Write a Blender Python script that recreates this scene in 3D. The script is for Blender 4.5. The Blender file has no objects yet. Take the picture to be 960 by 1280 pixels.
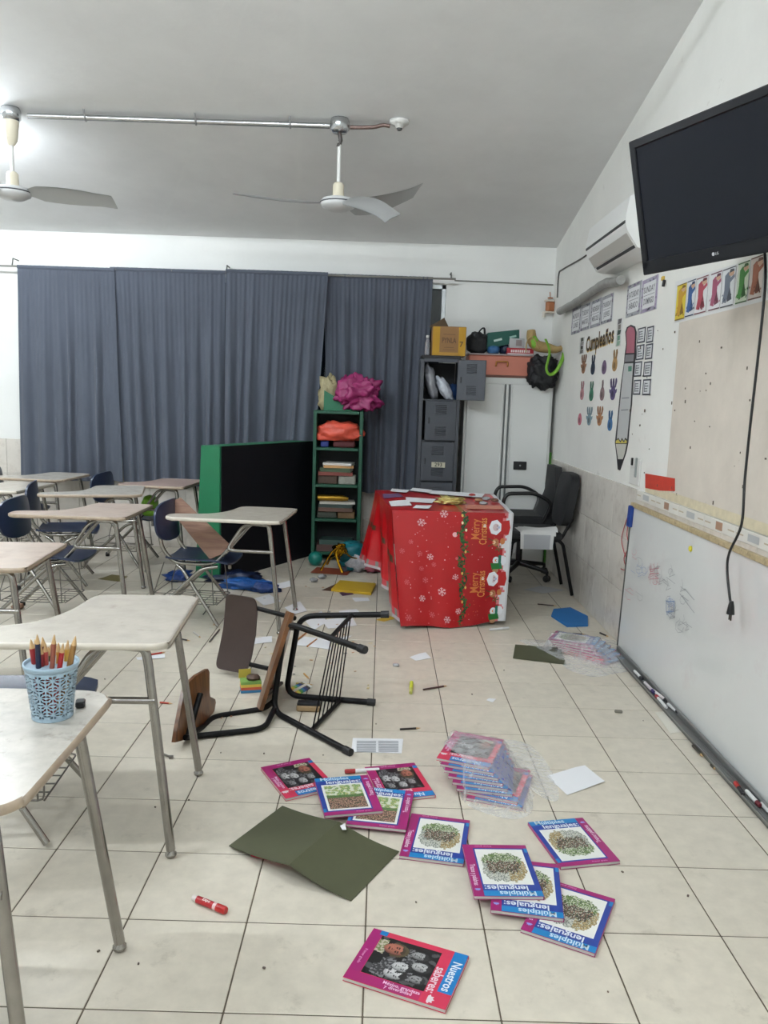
import bpy, math, random
import numpy as np
from mathutils import Vector, Matrix, noise
random.seed(7)
scene = bpy.context.scene
COL = scene.collection
PI = math.pi

# ---------------------------------------------------------------- camera, world, light, exposure
FPX, PITCH, ROLL, YAW, CAM_H = 1000.8, 0.142068, 0.0320829, 0.00474919, 1.4537
def _cam_axes():
    cy, sy = math.cos(YAW), math.sin(YAW); cp, sp = math.cos(PITCH), math.sin(PITCH)
    f = Vector((sy*cp, cy*cp, -sp)); r0 = Vector((cy, -sy, 0)); u0 = r0.cross(f)
    c, s = math.cos(ROLL), math.sin(ROLL)
    return r0*c + u0*s, u0*c - r0*s, f
CR, CU, CF = _cam_axes()
CPOS = Vector((0, 0, CAM_H))
cam_data = bpy.data.cameras.new('camera')
cam_data.sensor_fit = 'VERTICAL'; cam_data.sensor_height = 36.0
cam_data.lens = 36.0*FPX/1280.0
cam_data.clip_start = 0.05; cam_data.clip_end = 60
cam = bpy.data.objects.new('camera', cam_data); COL.objects.link(cam)
cam.matrix_world = Matrix(((CR.x, CU.x, -CF.x, 0), (CR.y, CU.y, -CF.y, 0), (CR.z, CU.z, -CF.z, CAM_H), (0, 0, 0, 1)))
scene.camera = cam
scene.view_settings.view_transform = 'Standard'; scene.view_settings.look = 'None'
scene.view_settings.exposure = 0.12; scene.view_settings.gamma = 1.0
scene.view_settings.use_curve_mapping = False
world = bpy.data.worlds.new('night'); scene.world = world; world.use_nodes = True
world.node_tree.nodes['Background'].inputs[0].default_value = (0.012, 0.016, 0.025, 1)
world.node_tree.nodes['Background'].inputs[1].default_value = 1.0
def ceil_z(y): return 2.82 + 0.19*(7.40 - y)
# x, y, radiance of the glowing tube of each fluorescent batten (they light the room; built further down)
LIGHTS = [(-3.25, 5.45, 275.0), (-2.95, 1.7, 470.0), (-1.0, -2.0, 520.0), (-0.8, 2.9, 150.0)]  # the last two are unseen fill lamps, added to even out the brightness

# unprojection of photograph coordinates onto known planes of the room
def ray(x, y): return CF + CR*((x-480)/FPX) - CU*((y-640)/FPX)
def fl(x, y, z=0.0):
    d = ray(x, y); return CPOS + d*((z-CAM_H)/d.z)
def at(x, y, Y):
    d = ray(x, y); return CPOS + d*(Y/d.y)
def wx(x, y, X=1.5):
    d = ray(x, y); return CPOS + d*(X/d.x)
def onplane(x, y, p, n):
    d = ray(x, y); return CPOS + d*((p-CPOS).dot(n)/d.dot(n))

# ---------------------------------------------------------------- materials
def lin(c):
    out = []
    for v in c[:3]:
        v = v/255.0
        out.append(v/12.92 if v <= 0.04045 else ((v+0.055)/1.055)**2.4)
    return (out[0], out[1], out[2], 1.0)
_MATS = {}
def mat(name, col=(200, 200, 200), rough=0.5, metal=0.0, var=0.0, scale=8.0, bump=0.0, bscale=60.0, spec=0.5, trans=0.0, coat=0.0, wood=None, emit=0.0, alpha=1.0, stretch=None, rand=0.0, dirt=None, sheen=0.0):
    if name in _MATS: return _MATS[name]
    m = bpy.data.materials.new(name); m.use_nodes = True
    nt = m.node_tree; N = nt.nodes; L = nt.links; b = N['Principled BSDF']
    c = lin(col)
    b.inputs['Base Color'].default_value = c
    b.inputs['Roughness'].default_value = rough; b.inputs['Metallic'].default_value = metal
    b.inputs['Specular IOR Level'].default_value = spec
    if trans: b.inputs['Transmission Weight'].default_value = trans
    if coat: b.inputs['Coat Weight'].default_value = coat; b.inputs['Coat Roughness'].default_value = 0.08
    if alpha < 1: b.inputs['Alpha'].default_value = alpha
    if sheen: b.inputs['Sheen Weight'].default_value = sheen
    if emit:
        b.inputs['Emission Color'].default_value = c; b.inputs['Emission Strength'].default_value = emit
    if var or bump or wood or dirt or rand:
        g = N.new('ShaderNodeNewGeometry'); vec = g.outputs['Position']
        if wood or stretch:
            tc = N.new('ShaderNodeTexCoord'); mp = N.new('ShaderNodeMapping')
            mp.inputs['Scale'].default_value = stretch or (1, 1, 1)
            L.new(tc.outputs['Object'], mp.inputs['Vector']); vec = mp.outputs['Vector']
    cur = None
    if var:
        n = N.new('ShaderNodeTexNoise'); n.inputs['Scale'].default_value = scale; n.inputs['Detail'].default_value = 6
        n.inputs['Roughness'].default_value = 0.62; L.new(vec, n.inputs['Vector'])
        r = N.new('ShaderNodeValToRGB'); r.color_ramp.elements[0].position = 0.3; r.color_ramp.elements[1].position = 0.72
        r.color_ramp.elements[0].color = tuple(v*(1-var) for v in c[:3])+(1,)
        r.color_ramp.elements[1].color = tuple(min(1, v*(1+var*0.6)) for v in c[:3])+(1,)
        L.new(n.outputs['Fac'], r.inputs['Fac']); cur = r.outputs['Color']
    if wood:
        n = N.new('ShaderNodeTexNoise'); n.inputs['Scale'].default_value = 1.0; n.inputs['Detail'].default_value = 5; n.inputs['Distortion'].default_value = 0.6
        mp2 = N.new('ShaderNodeMapping'); mp2.inputs['Scale'].default_value = wood[1]
        L.new(vec, mp2.inputs['Vector']); L.new(mp2.outputs['Vector'], n.inputs['Vector'])
        r = N.new('ShaderNodeValToRGB'); r.color_ramp.elements[0].position = 0.35; r.color_ramp.elements[1].position = 0.68
        r.color_ramp.elements[0].color = lin(wood[0]); r.color_ramp.elements[1].color = c
        L.new(n.outputs['Fac'], r.inputs['Fac']); cur = r.outputs['Color']
    if dirt:                      # stains with a shape of their own: (colour, scale, low, high)
        n = N.new('ShaderNodeTexNoise'); n.inputs['Scale'].default_value = dirt[1]; n.inputs['Detail'].default_value = 7; n.inputs['Roughness'].default_value = 0.7
        L.new(vec, n.inputs['Vector'])
        r = N.new('ShaderNodeValToRGB'); r.color_ramp.elements[0].position = dirt[2]; r.color_ramp.elements[1].position = dirt[3]
        mx = N.new('ShaderNodeMix'); mx.data_type = 'RGBA'
        L.new(n.outputs['Fac'], r.inputs['Fac']); L.new(r.outputs['Color'], mx.inputs['Factor'])
        if cur: L.new(cur, mx.inputs['A'])
        else: mx.inputs['A'].default_value = c
        mx.inputs['B'].default_value = lin(dirt[0]); cur = mx.outputs['Result']
    if rand:
        oi = N.new('ShaderNodeObjectInfo'); ma = N.new('ShaderNodeMapRange'); ma.inputs['To Min'].default_value = 1-rand; ma.inputs['To Max'].default_value = 1+rand*0.4
        L.new(oi.outputs['Random'], ma.inputs['Value'])
        hs = N.new('ShaderNodeHueSaturation'); L.new(ma.outputs['Result'], hs.inputs['Value'])
        if cur: L.new(cur, hs.inputs['Color'])
        else: hs.inputs['Color'].default_value = c
        cur = hs.outputs['Color']
    if cur: L.new(cur, b.inputs['Base Color'])
    if bump:
        n = N.new('ShaderNodeTexNoise'); n.inputs['Scale'].default_value = bscale; n.inputs['Detail'].default_value = 4
        L.new(vec, n.inputs['Vector'])
        bp = N.new('ShaderNodeBump'); bp.inputs['Strength'].default_value = bump; bp.inputs['Distance'].default_value = 0.01
        L.new(n.outputs['Fac'], bp.inputs['Height']); L.new(bp.outputs['Normal'], b.inputs['Normal'])
    _MATS[name] = m
    return m
def print_mat(name='print', rough=0.4, coat=0.0, fade=0.0):
    """flat print: the colour of each face comes from the mesh's colour attribute"""
    if name in _MATS: return _MATS[name]
    m = bpy.data.materials.new(name); m.use_nodes = True
    nt = m.node_tree; b = nt.nodes['Principled BSDF']
    a = nt.nodes.new('ShaderNodeAttribute'); a.attribute_name = 'Col'
    nt.links.new(a.outputs['Color'], b.inputs['Base Color'])
    b.inputs['Roughness'].default_value = rough
    if coat: b.inputs['Coat Weight'].default_value = coat; b.inputs['Coat Roughness'].default_value = 0.1
    _MATS[name] = m
    return m
PR = print_mat('print', 0.6)
PRG = print_mat('print_glossy', 0.32)

# ---------------------------------------------------------------- mesh building
def V(*a): return Vector(a[0]) if len(a) == 1 else Vector(a)
def fillet(pts, r, n=5):
    pts = [V(p) for p in pts]; out = [pts[0]]
    for i in range(1, len(pts)-1):
        a, b, c = pts[i-1], pts[i], pts[i+1]
        d1, d2 = (a-b), (c-b); l1, l2 = d1.length, d2.length
        rr = min(r, l1*0.45, l2*0.45)
        p, q = b+d1/l1*rr, b+d2/l2*rr
        for k in range(n+1):
            t = k/n; out.append(p*(1-t)**2 + b*2*t*(1-t) + q*t*t)
    out.append(pts[-1]); return out
def spline(pts, n=6, closed=False):
    pts = [V(p) for p in pts]; out = []; m = len(pts)
    for i in range(m if closed else m-1):
        if closed: p0, p1, p2, p3 = pts[i-1], pts[i], pts[(i+1) % m], pts[(i+2) % m]
        else: p0, p1, p2, p3 = pts[max(i-1, 0)], pts[i], pts[i+1], pts[min(i+2, m-1)]
        for k in range(n):
            t = k/n
            out.append(0.5*((2*p1) + (p2-p0)*t + (2*p0-5*p1+4*p2-p3)*t*t + (3*p1-p0-3*p2+p3)*t**3))
    if not closed: out.append(pts[-1])
    return out
_GLYPH = {}
def glyphs(s, bold=0.0):
    k = (s, bold)
    if k not in _GLYPH:
        cu = bpy.data.curves.new('t', 'FONT'); cu.body = s; cu.resolution_u = 2; cu.offset = bold; cu.size = 1.0
        cu.align_x = 'CENTER'; cu.align_y = 'CENTER'
        o = bpy.data.objects.new('t', cu)
        me = bpy.data.meshes.new_from_object(o)
        _GLYPH[k] = ([tuple(v.co[:2]) for v in me.vertices], [tuple(p.vertices) for p in me.polygons])
        bpy.data.objects.remove(o); bpy.data.curves.remove(cu); bpy.data.meshes.remove(me)
    return _GLYPH[k]
class MB:
    def __init__(s): s.v = []; s.f = []; s.c = []; s.sm = []
    def add(s, vs, fs, col=None, smooth=False):
        o = len(s.v); s.v += [V(p) for p in vs]
        for f in fs: s.f.append(tuple(i+o for i in f)); s.c.append(col); s.sm.append(smooth)
        return o
    def quad(s, a, b, c, d, col=None): s.add([a, b, c, d], [(0, 1, 2, 3)], col); return s
    def box(s, c, size, rot=None, bev=0.0, col=None):
        hx, hy, hz = size[0]/2, size[1]/2, size[2]/2
        if bev > 0:
            b = min(bev, hx*0.45, hy*0.45, hz*0.45); vs = []; idx = {}
            for sx in (-1, 1):
                for sy in (-1, 1):
                    for sz in (-1, 1):
                        for ax in range(3):
                            p = [sx*(hx-b), sy*(hy-b), sz*(hz-b)]; p[ax] = (sx*hx, sy*hy, sz*hz)[ax]
                            idx[(sx, sy, sz, ax)] = len(vs); vs.append(V(p))
            fs = []; sg = (-1, 1)
            for ax in range(3):
                a1, a2 = (ax+1) % 3, (ax+2) % 3
                for q in sg:
                    l = []
                    for (i, j) in ((-1, -1), (1, -1), (1, 1), (-1, 1)):
                        k = [0, 0, 0]; k[ax] = q; k[a1] = i; k[a2] = j; l.append(idx[(k[0], k[1], k[2], ax)])
                    fs.append(tuple(l if q > 0 else l[::-1]))
                for i in sg:
                    for j in sg:
                        def kk(t, w):
                            k = [0, 0, 0]; k[ax] = t; k[a1] = i; k[a2] = j; return idx[(k[0], k[1], k[2], w)]
                        l = [kk(-1, a1), kk(1, a1), kk(1, a2), kk(-1, a2)]
                        fs.append(tuple(l if i*j < 0 else l[::-1]))
            for sx in sg:
                for sy in sg:
                    for sz in sg:
                        l = [idx[(sx, sy, sz, 0)], idx[(sx, sy, sz, 1)], idx[(sx, sy, sz, 2)]]
                        fs.append(tuple(l if sx*sy*sz > 0 else l[::-1]))
        else:
            vs = [V(x, y, z) for x in (-hx, hx) for y in (-hy, hy) for z in (-hz, hz)]
            fs = [(0, 1, 3, 2), (4, 6, 7, 5), (0, 4, 5, 1), (2, 3, 7, 6), (0, 2, 6, 4), (1, 5, 7, 3)]
        c = V(c)
        if rot is not None: vs = [rot @ v for v in vs]
        s.add([v+c for v in vs], fs, col); return s
    def tube(s, pts, r, n=8, col=None, caps=True, closed=False, rfun=None, flat=None):
        pts = [V(p) for p in pts]; m = len(pts); vs = []; fs = []
        up = None
        for i, p in enumerate(pts):
            if closed: t = pts[(i+1) % m]-pts[i-1]
            else: t = pts[min(i+1, m-1)]-pts[max(i-1, 0)]
            if t.length < 1e-9: t = V(0, 0, 1)
            t.normalize()
            if up is None:
                up = V(0, 0, 1) if abs(t.z) < 0.9 else V(1, 0, 0)
            a = up-t*up.dot(t)
            if a.length < 1e-6: a = t.orthogonal()
            a.normalize(); up = a; b = t.cross(a)
            rr = rfun(i/(m-1)) * r if rfun else r
            for k in range(n):
                an = 2*PI*(k+0.5)/n
                vs.append(p + a*(math.cos(an)*rr*(flat or 1)) + b*(math.sin(an)*rr))
        for i in range(m if closed else m-1):
            j = (i+1) % m
            for k in range(n):
                l = (k+1) % n; fs.append((i*n+k, i*n+l, j*n+l, j*n+k))
        s.add(vs, fs, col, True)
        if caps and not closed:
            s.add(vs[:n], [tuple(range(n))[::-1]], col); s.add(vs[-n:], [tuple(range(n))], col)
        return s
    def lathe(s, prof, n=20, o=(0, 0, 0), rot=None, col=None, smooth=True, sx=1.0, sy=1.0):
        vs = []; fs = []; o = V(o)
        for r, z in prof:
            for k in range(n):
                a = 2*PI*k/n; v = V(r*math.cos(a)*sx, r*math.sin(a)*sy, z)
                vs.append((rot @ v if rot is not None else v)+o)
        for i in range(len(prof)-1):
            for k in range(n):
                l = (k+1) % n; fs.append((i*n+k, i*n+l, (i+1)*n+l, (i+1)*n+k))
        s.add(vs, fs, col, smooth)
        if prof[0][0] > 1e-5: s.add(vs[:n], [tuple(range(n))[::-1]], col)
        if prof[-1][0] > 1e-5: s.add(vs[-n:], [tuple(range(n))], col)
        return s
    def prism(s, poly, o, u, v, n, t, col=None, side=None):
        """polygon (2D list) in frame o,u,v extruded by t along n"""
        o, u, v, n = V(o), V(u), V(v), V(n); k = len(poly)
        a = [o+u*p[0]+v*p[1] for p in poly]; b = [p+n*t for p in a]
        fl_ = (u.cross(v)).dot(n) * t < 0
        s.add(b, [tuple(range(k))[::-1] if fl_ else tuple(range(k))], col)
        s.add(a, [tuple(range(k)) if fl_ else tuple(range(k))[::-1]], col)
        fs = [(i, (i+1) % k, k+(i+1) % k, k+i) for i in range(k)]
        if fl_: fs = [f[::-1] for f in fs]
        s.add(a+b, fs, side or col); return s
    def grid(s, fn, nu, nv, colfn=None, col=None, smooth=True, closed_u=False):
        vs = [fn(i/nu, j/nv) for j in range(nv+1) for i in range(nu+1)]
        o = len(s.v); s.v += [V(p) for p in vs]; w = nu+1
        for j in range(nv):
            for i in range(nu):
                c = colfn((i+0.5)/nu, (j+0.5)/nv) if colfn else col
                if c == 'skip': continue
                s.f.append((o+j*w+i, o+j*w+i+1, o+(j+1)*w+i+1, o+(j+1)*w+i)); s.c.append(c); s.sm.append(smooth)
        return s
    def blob(s, c, r, amp=0.15, fr=2.0, seed=0, n=18, m=12, rot=None, col=None, flatb=None, p=1.0):
        vs = []; fs = []; c = V(c)
        for j in range(m+1):
            th = PI*j/m
            for i in range(n):
                ph = 2*PI*i/n
                d = V(math.sin(th)*math.cos(ph), math.sin(th)*math.sin(ph), math.cos(th))
                q = noise.noise(d*fr + V(seed*7.3, seed*3.1, seed)) + 0.5*noise.noise(d*fr*2.3+V(seed, 5, seed*2))
                k = 1+amp*q
                e = V(*(math.copysign(abs(x)**p, x) for x in d))
                w = V(e.x*r[0]*k, e.y*r[1]*k, e.z*r[2]*k)
                if rot is not None: w = rot @ w
                w = w+c
                if flatb is not None and w.z < flatb: w.z = flatb
                vs.append(w)
        for j in range(m):
            for i in range(n):
                l = (i+1) % n
                f = (j*n+i, (j+1)*n+i, (j+1)*n+l, j*n+l)
                if j == 0: f = (i, (j+1)*n+i, (j+1)*n+l)
                elif j == m-1: f = (j*n+i, (j+1)*n+i, j*n+l)
                fs.append(f)
        s.add(vs, fs, col, True); return s
    def text(s, st, o, u, v, n, size, col, bold=0.0, align='C', off=0.0004, wmax=None):
        vs, fs = glyphs(st, bold)
        if not vs: return s
        u, v, n = V(u).normalized(), V(v).normalized(), V(n).normalized()
        x0, x1 = min(p[0] for p in vs), max(p[0] for p in vs)
        k = size; kx = size
        if wmax and (x1-x0)*size > wmax: kx = wmax/(x1-x0)
        sh = {'C': -(x0+x1)/2, 'L': -x0, 'R': -x1}[align]
        s.add([V(o)+u*((p[0]+sh)*kx)+v*(p[1]*k)+n*off for p in vs], fs, col); return s
    def rect(s, o, u, v, x0, y0, x1, y1, col, n=None, off=0.0):
        o, u, v = V(o), V(u), V(v); d = (V(n)*off) if n is not None else V(0, 0, 0)
        s.add([o+u*x0+v*y0+d, o+u*x1+v*y0+d, o+u*x1+v*y1+d, o+u*x0+v*y1+d], [(0, 1, 2, 3)], col); return s
    def xf(s, M):
        s.v = [M @ p for p in s.v]; return s
def link_mesh(name, mb, mats, M=None):
    me = bpy.data.meshes.new(name)
    me.from_pydata([tuple((M @ p) if M is not None else p) for p in mb.v], [], mb.f)
    me.polygons.foreach_set('use_smooth', mb.sm)
    if any(c is not None for c in mb.c):
        at_ = me.color_attributes.new('Col', 'FLOAT_COLOR', 'CORNER')
        buf = np.empty((len(me.loops), 4), dtype=np.float32); k = 0
        cache = {}
        for f, c in zip(mb.f, mb.c):
            q = c if c is not None else (200, 200, 200)
            if q not in cache: cache[q] = lin(q)
            buf[k:k+len(f)] = cache[q]; k += len(f)
        at_.data.foreach_set('color', buf.ravel())
    me.materials.append(mats)
    me.update()
    o = bpy.data.objects.new(name, me); COL.objects.link(o)
    return o
def root_of(o):
    while o.parent: o = o.parent
    return o
def mtx(o): return Matrix.Translation(o.location) @ o.rotation_euler.to_matrix().to_4x4()
def part(name, mb, m, parent, world=True, label=None, stuff=False):
    """a part (or sub-part); world=True when the mesh was built in world coordinates"""
    M = mtx(root_of(parent)).inverted() if world else None
    o = link_mesh(name, mb, m, M); o.parent = parent
    if label: o['label'] = label
    if stuff: o['kind'] = 'stuff'
    return o
def tag(o, label, cat, group=None, kind=None):
    o['label'] = label; o['category'] = cat
    if group: o['group'] = group
    if kind: o['kind'] = kind
    return o
def thing(name, label, cat, loc=(0, 0, 0), rot=(0, 0, 0), group=None):
    o = bpy.data.objects.new(name, None); COL.objects.link(o); o.empty_display_size = 0.1
    o.location = loc; o.rotation_euler = rot if not isinstance(rot, (int, float)) else (0, 0, rot)
    return tag(o, label, cat, group)
def solo(name, mb, m, label, cat, group=None, kind=None):
    """a thing that is one mesh; its origin is set at its base"""
    xs = [p.x for p in mb.v]; ys = [p.y for p in mb.v]; zs = [p.z for p in mb.v]
    b = V((min(xs)+max(xs))/2, (min(ys)+max(ys))/2, min(zs))
    o = link_mesh(name, mb, m, Matrix.Translation(-b)); o.location = b
    return tag(o, label, cat, group, kind)
def struct(name, mb, m):
    o = link_mesh(name, mb, m); o['kind'] = 'structure'; return o
def dup(root, loc, rot, label, group=None):
    r = root.copy(); COL.objects.link(r); r.location = loc; r.rotation_euler = rot if not isinstance(rot, (int, float)) else (0, 0, rot)
    r['label'] = label
    if group: r['group'] = group
    for ch in list(root.children):
        c = ch.copy(); COL.objects.link(c); c.parent = r
        for g in ch.children:
            d = g.copy(); COL.objects.link(d); d.parent = c
    return r
def rotz(a): return Matrix.Rotation(a, 3, 'Z')
def frame(d):
    """rotation whose x axis points along d"""
    x = V(d).normalized(); y = V(0, 0, 1).cross(x)
    if y.length < 1e-4: y = V(0, 1, 0)
    y.normalize(); z = x.cross(y)
    return Matrix((x, y, z)).transposed()
# ---------------------------------------------------------------- the room
XR, YB, XL, YF = 1.5, 7.40, -5.6, -4.0
WAIN = 0.97
m_plaster = mat('white_plaster', (238, 238, 233), 0.75, var=0.05, scale=2.2, bump=0.12, bscale=35, dirt=((176, 172, 162), 3.0, 0.66, 0.80))
m_plaster_b = mat('white_plaster_back', (236, 237, 234), 0.75, var=0.04, scale=1.8, bump=0.10, bscale=35)
m_ceil = mat('painted_ceiling', (236, 237, 237), 0.8, var=0.07, scale=1.6, bump=0.10, bscale=25)
def ceiling_material():
    nt = m_ceil.node_tree; N, L = nt.nodes, nt.links; b = N['Principled BSDF']
    src = b.inputs['Base Color'].links[0].from_socket
    g = N.new('ShaderNodeNewGeometry')
    # two faint repaired cracks running up the slope, broken by noise
    cur = src
    for x0, k, w, st in ((-0.66, -0.12, 0.035, 0.45), (-1.45, -0.42, 0.018, 0.3)):
        sx = N.new('ShaderNodeSeparateXYZ'); L.new(g.outputs['Position'], sx.inputs[0])
        nz = N.new('ShaderNodeTexNoise'); nz.inputs['Scale'].default_value = 2.5; L.new(g.outputs['Position'], nz.inputs['Vector'])
        a = N.new('ShaderNodeMath'); a.operation = 'MULTIPLY_ADD'; L.new(sx.outputs['Y'], a.inputs[0]); a.inputs[1].default_value = -k; a.inputs[2].default_value = k*6.0-x0
        s_ = N.new('ShaderNodeMath'); s_.operation = 'ADD'; L.new(sx.outputs['X'], s_.inputs[0]); L.new(a.outputs[0], s_.inputs[1])
        w1 = N.new('ShaderNodeMath'); w1.operation = 'MULTIPLY_ADD'; L.new(nz.outputs['Fac'], w1.inputs[0]); w1.inputs[1].default_value = 0.12; w1.inputs[2].default_value = -0.06
        s2 = N.new('ShaderNodeMath'); s2.operation = 'ADD'; L.new(s_.outputs[0], s2.inputs[0]); L.new(w1.outputs[0], s2.inputs[1])
        ab = N.new('ShaderNodeMath'); ab.operation = 'ABSOLUTE'; L.new(s2.outputs[0], ab.inputs[0])
        mr = N.new('ShaderNodeMapRange'); mr.inputs['From Min'].default_value = 0; mr.inputs['From Max'].default_value = w; mr.inputs['To Min'].default_value = st; mr.inputs['To Max'].default_value = 0
        L.new(ab.outputs[0], mr.inputs['Value'])
        mx = N.new('ShaderNodeMix'); mx.data_type = 'RGBA'; L.new(mr.outputs['Result'], mx.inputs['Factor']); L.new(cur, mx.inputs['A']); mx.inputs['B'].default_value = lin((238, 239, 238)); cur = mx.outputs['Result']
    L.new(cur, b.inputs['Base Color'])
ceiling_material()
m_grout = mat('dark_grout', (92, 82, 68), 0.9, var=0.2, scale=6)
m_tile = mat('cream_floor_tile', (214, 206, 190), 0.34, var=0.10, scale=16, rand=0.05, spec=0.45, dirt=((168, 160, 144), 7.0, 0.60, 0.82))
m_wtile = mat('grey_wall_tile', (222, 216, 207), 0.22, var=0.07, scale=4, rand=0.04, stretch=None, dirt=((186, 176, 166), 9.0, 0.5, 0.8))

# floor: a grout bed, and each tile a part of it
mb = MB(); mb.box(((XL+XR)/2, (YF+YB)/2, -0.06), (XR-XL, YB-YF, 0.116)); floor = struct('floor', mb, m_grout)
TS, TX0, TY0, GAP = 0.33, -0.66444, 1.70986, 0.0042
def tile_mb(w, d):
    b = MB(); b.box((0, 0, -0.003), (w-GAP, d-GAP, 0.006), bev=0.0016); return b
tile_cache = {}
def floor_tile(cx, cy, w, d):
    k = (round(w, 4), round(d, 4))
    if k not in tile_cache:
        o = part('floor_tile', tile_mb(w, d), m_tile, floor); tile_cache[k] = o
    else:
        o = tile_cache[k].copy(); COL.objects.link(o); o.parent = floor
    o.location = (cx, cy, random.uniform(-0.0005, 0.0)); return o
rest = MB(); spots = []
i0 = int(math.floor((XL-TX0)/TS)); i1 = int(math.ceil((XR-TX0)/TS)); j0 = int(math.floor((YF-TY0)/TS)); j1 = int(math.ceil((YB-TY0)/TS))
for i in range(i0, i1):
    for j in range(j0, j1):
        xa, xb = max(XL, TX0+i*TS), min(XR, TX0+(i+1)*TS); ya, yb = max(YF, TY0+j*TS), min(YB, TY0+(j+1)*TS)
        if xb-xa < 0.02 or yb-ya < 0.02: continue
        spots.append(((xa+xb)/2, (ya+yb)/2, xb-xa, yb-ya))
def in_view(x, y):
    d = V(x, y, 0)-CPOS; q = d.dot(CF)
    if q < 0.2: return False
    px, py = 480+FPX*d.dot(CR)/q, 640-FPX*d.dot(CU)/q
    return -140 < px < 1100 and py < 1480
near = sorted([s for s in spots if in_view(s[0], s[1])], key=lambda s: s[1])[:290]
keep = set(near)
for s in near: floor_tile(*s)
for s in spots:
    if s not in keep: rest.box((s[0], s[1], -0.0032), (s[2]-GAP, s[3]-GAP, 0.006), bev=0.0016)
part('floor_tiles', rest, m_tile, floor, stuff=True)

# ceiling: a sloping slab that rises away from the window wall
mb = MB()
za, zb = ceil_z(YB+0.15), ceil_z(YF-0.15)
mb.add([(XL-0.15, YB+0.15, za), (XR+0.15, YB+0.15, za), (XR+0.15, YF-0.15, zb), (XL-0.15, YF-0.15, zb),
        (XL-0.15, YB+0.15, za+0.15), (XR+0.15, YB+0.15, za+0.15), (XR+0.15, YF-0.15, zb+0.15), (XL-0.15, YF-0.15, zb+0.15)],
       [(0, 1, 2, 3), (7, 6, 5, 4), (0, 4, 5, 1), (1, 5, 6, 2), (2, 6, 7, 3), (3, 7, 4, 0)])
struct('ceiling', mb, m_ceil)
def side_wall(name, x0, x1, m):
    b = MB(); ya, yb = YF, YB
    b.add([(x0, ya, -0.05), (x0, yb, -0.05), (x0, yb, ceil_z(yb)), (x0, ya, ceil_z(ya)), (x1, ya, -0.05), (x1, yb, -0.05), (x1, yb, ceil_z(yb)), (x1, ya, ceil_z(ya))],
          [(0, 1, 2, 3), (7, 6, 5, 4), (0, 4, 5, 1), (1, 5, 6, 2), (2, 6, 7, 3), (3, 7, 4, 0)])
    return struct(name, b, m)
wall_right = side_wall('wall_right', XR, XR+0.15, m_plaster)
wall_left = side_wall('wall_left', XL-0.15, XL, m_plaster_b)
mb = MB(); mb.box(((XL+XR)/2, YF-0.075, ceil_z(YF)/2-0.03), (XR-XL+0.3, 0.15, ceil_z(YF)+0.04)); struct('wall_front', mb, m_plaster_b)
# back wall with the window opening
WX0, WX1, WZ0, WZ1 = -3.30, 0.53, 0.98, 2.47
mb = MB(); zt = ceil_z(YB)
for (xa, xb, za_, zb_) in ((XL-0.15, WX0, -0.05, zt), (WX1, XR+0.15, -0.05, zt), (WX0, WX1, -0.05, WZ0), (WX0, WX1, WZ1, zt)):
    mb.box(((xa+xb)/2, YB+0.075, (za_+zb_)/2), (xb-xa, 0.15, zb_-za_))
wall_back = struct('wall_back', mb, m_plaster_b)
m_alu = mat('aluminium', (176, 180, 182), 0.38, 0.85)
m_glass_night = mat('window_glass', (70, 84, 92), 0.05, trans=0.85)
mb = MB()
for x in (WX0+0.02, WX1-0.02): mb.box((x, YB+0.03, (WZ0+WZ1)/2), (0.04, 0.07, WZ1-WZ0), bev=0.004)
for z in (WZ0+0.02, WZ1-0.02): mb.box(((WX0+WX1)/2, YB+0.03, z), (WX1-WX0, 0.07, 0.04), bev=0.004)
window = struct('window_1', mb, m_alu)
for k in range(1, 4):
    x = WX0+(WX1-WX0)*k/4
    b = MB(); b.box((x, YB+0.03, (WZ0+WZ1)/2), (0.035, 0.05, WZ1-WZ0-0.08), bev=0.003); part('mullion', b, m_alu, window)
for k in range(4):
    xa, xb = WX0+(WX1-WX0)*k/4+0.02, WX0+(WX1-WX0)*(k+1)/4-0.02
    b = MB(); b.box(((xa+xb)/2, YB+0.03, (WZ0+WZ1)/2), (xb-xa, 0.006, WZ1-WZ0-0.08)); part('pane', b, m_glass_night, window)

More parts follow.
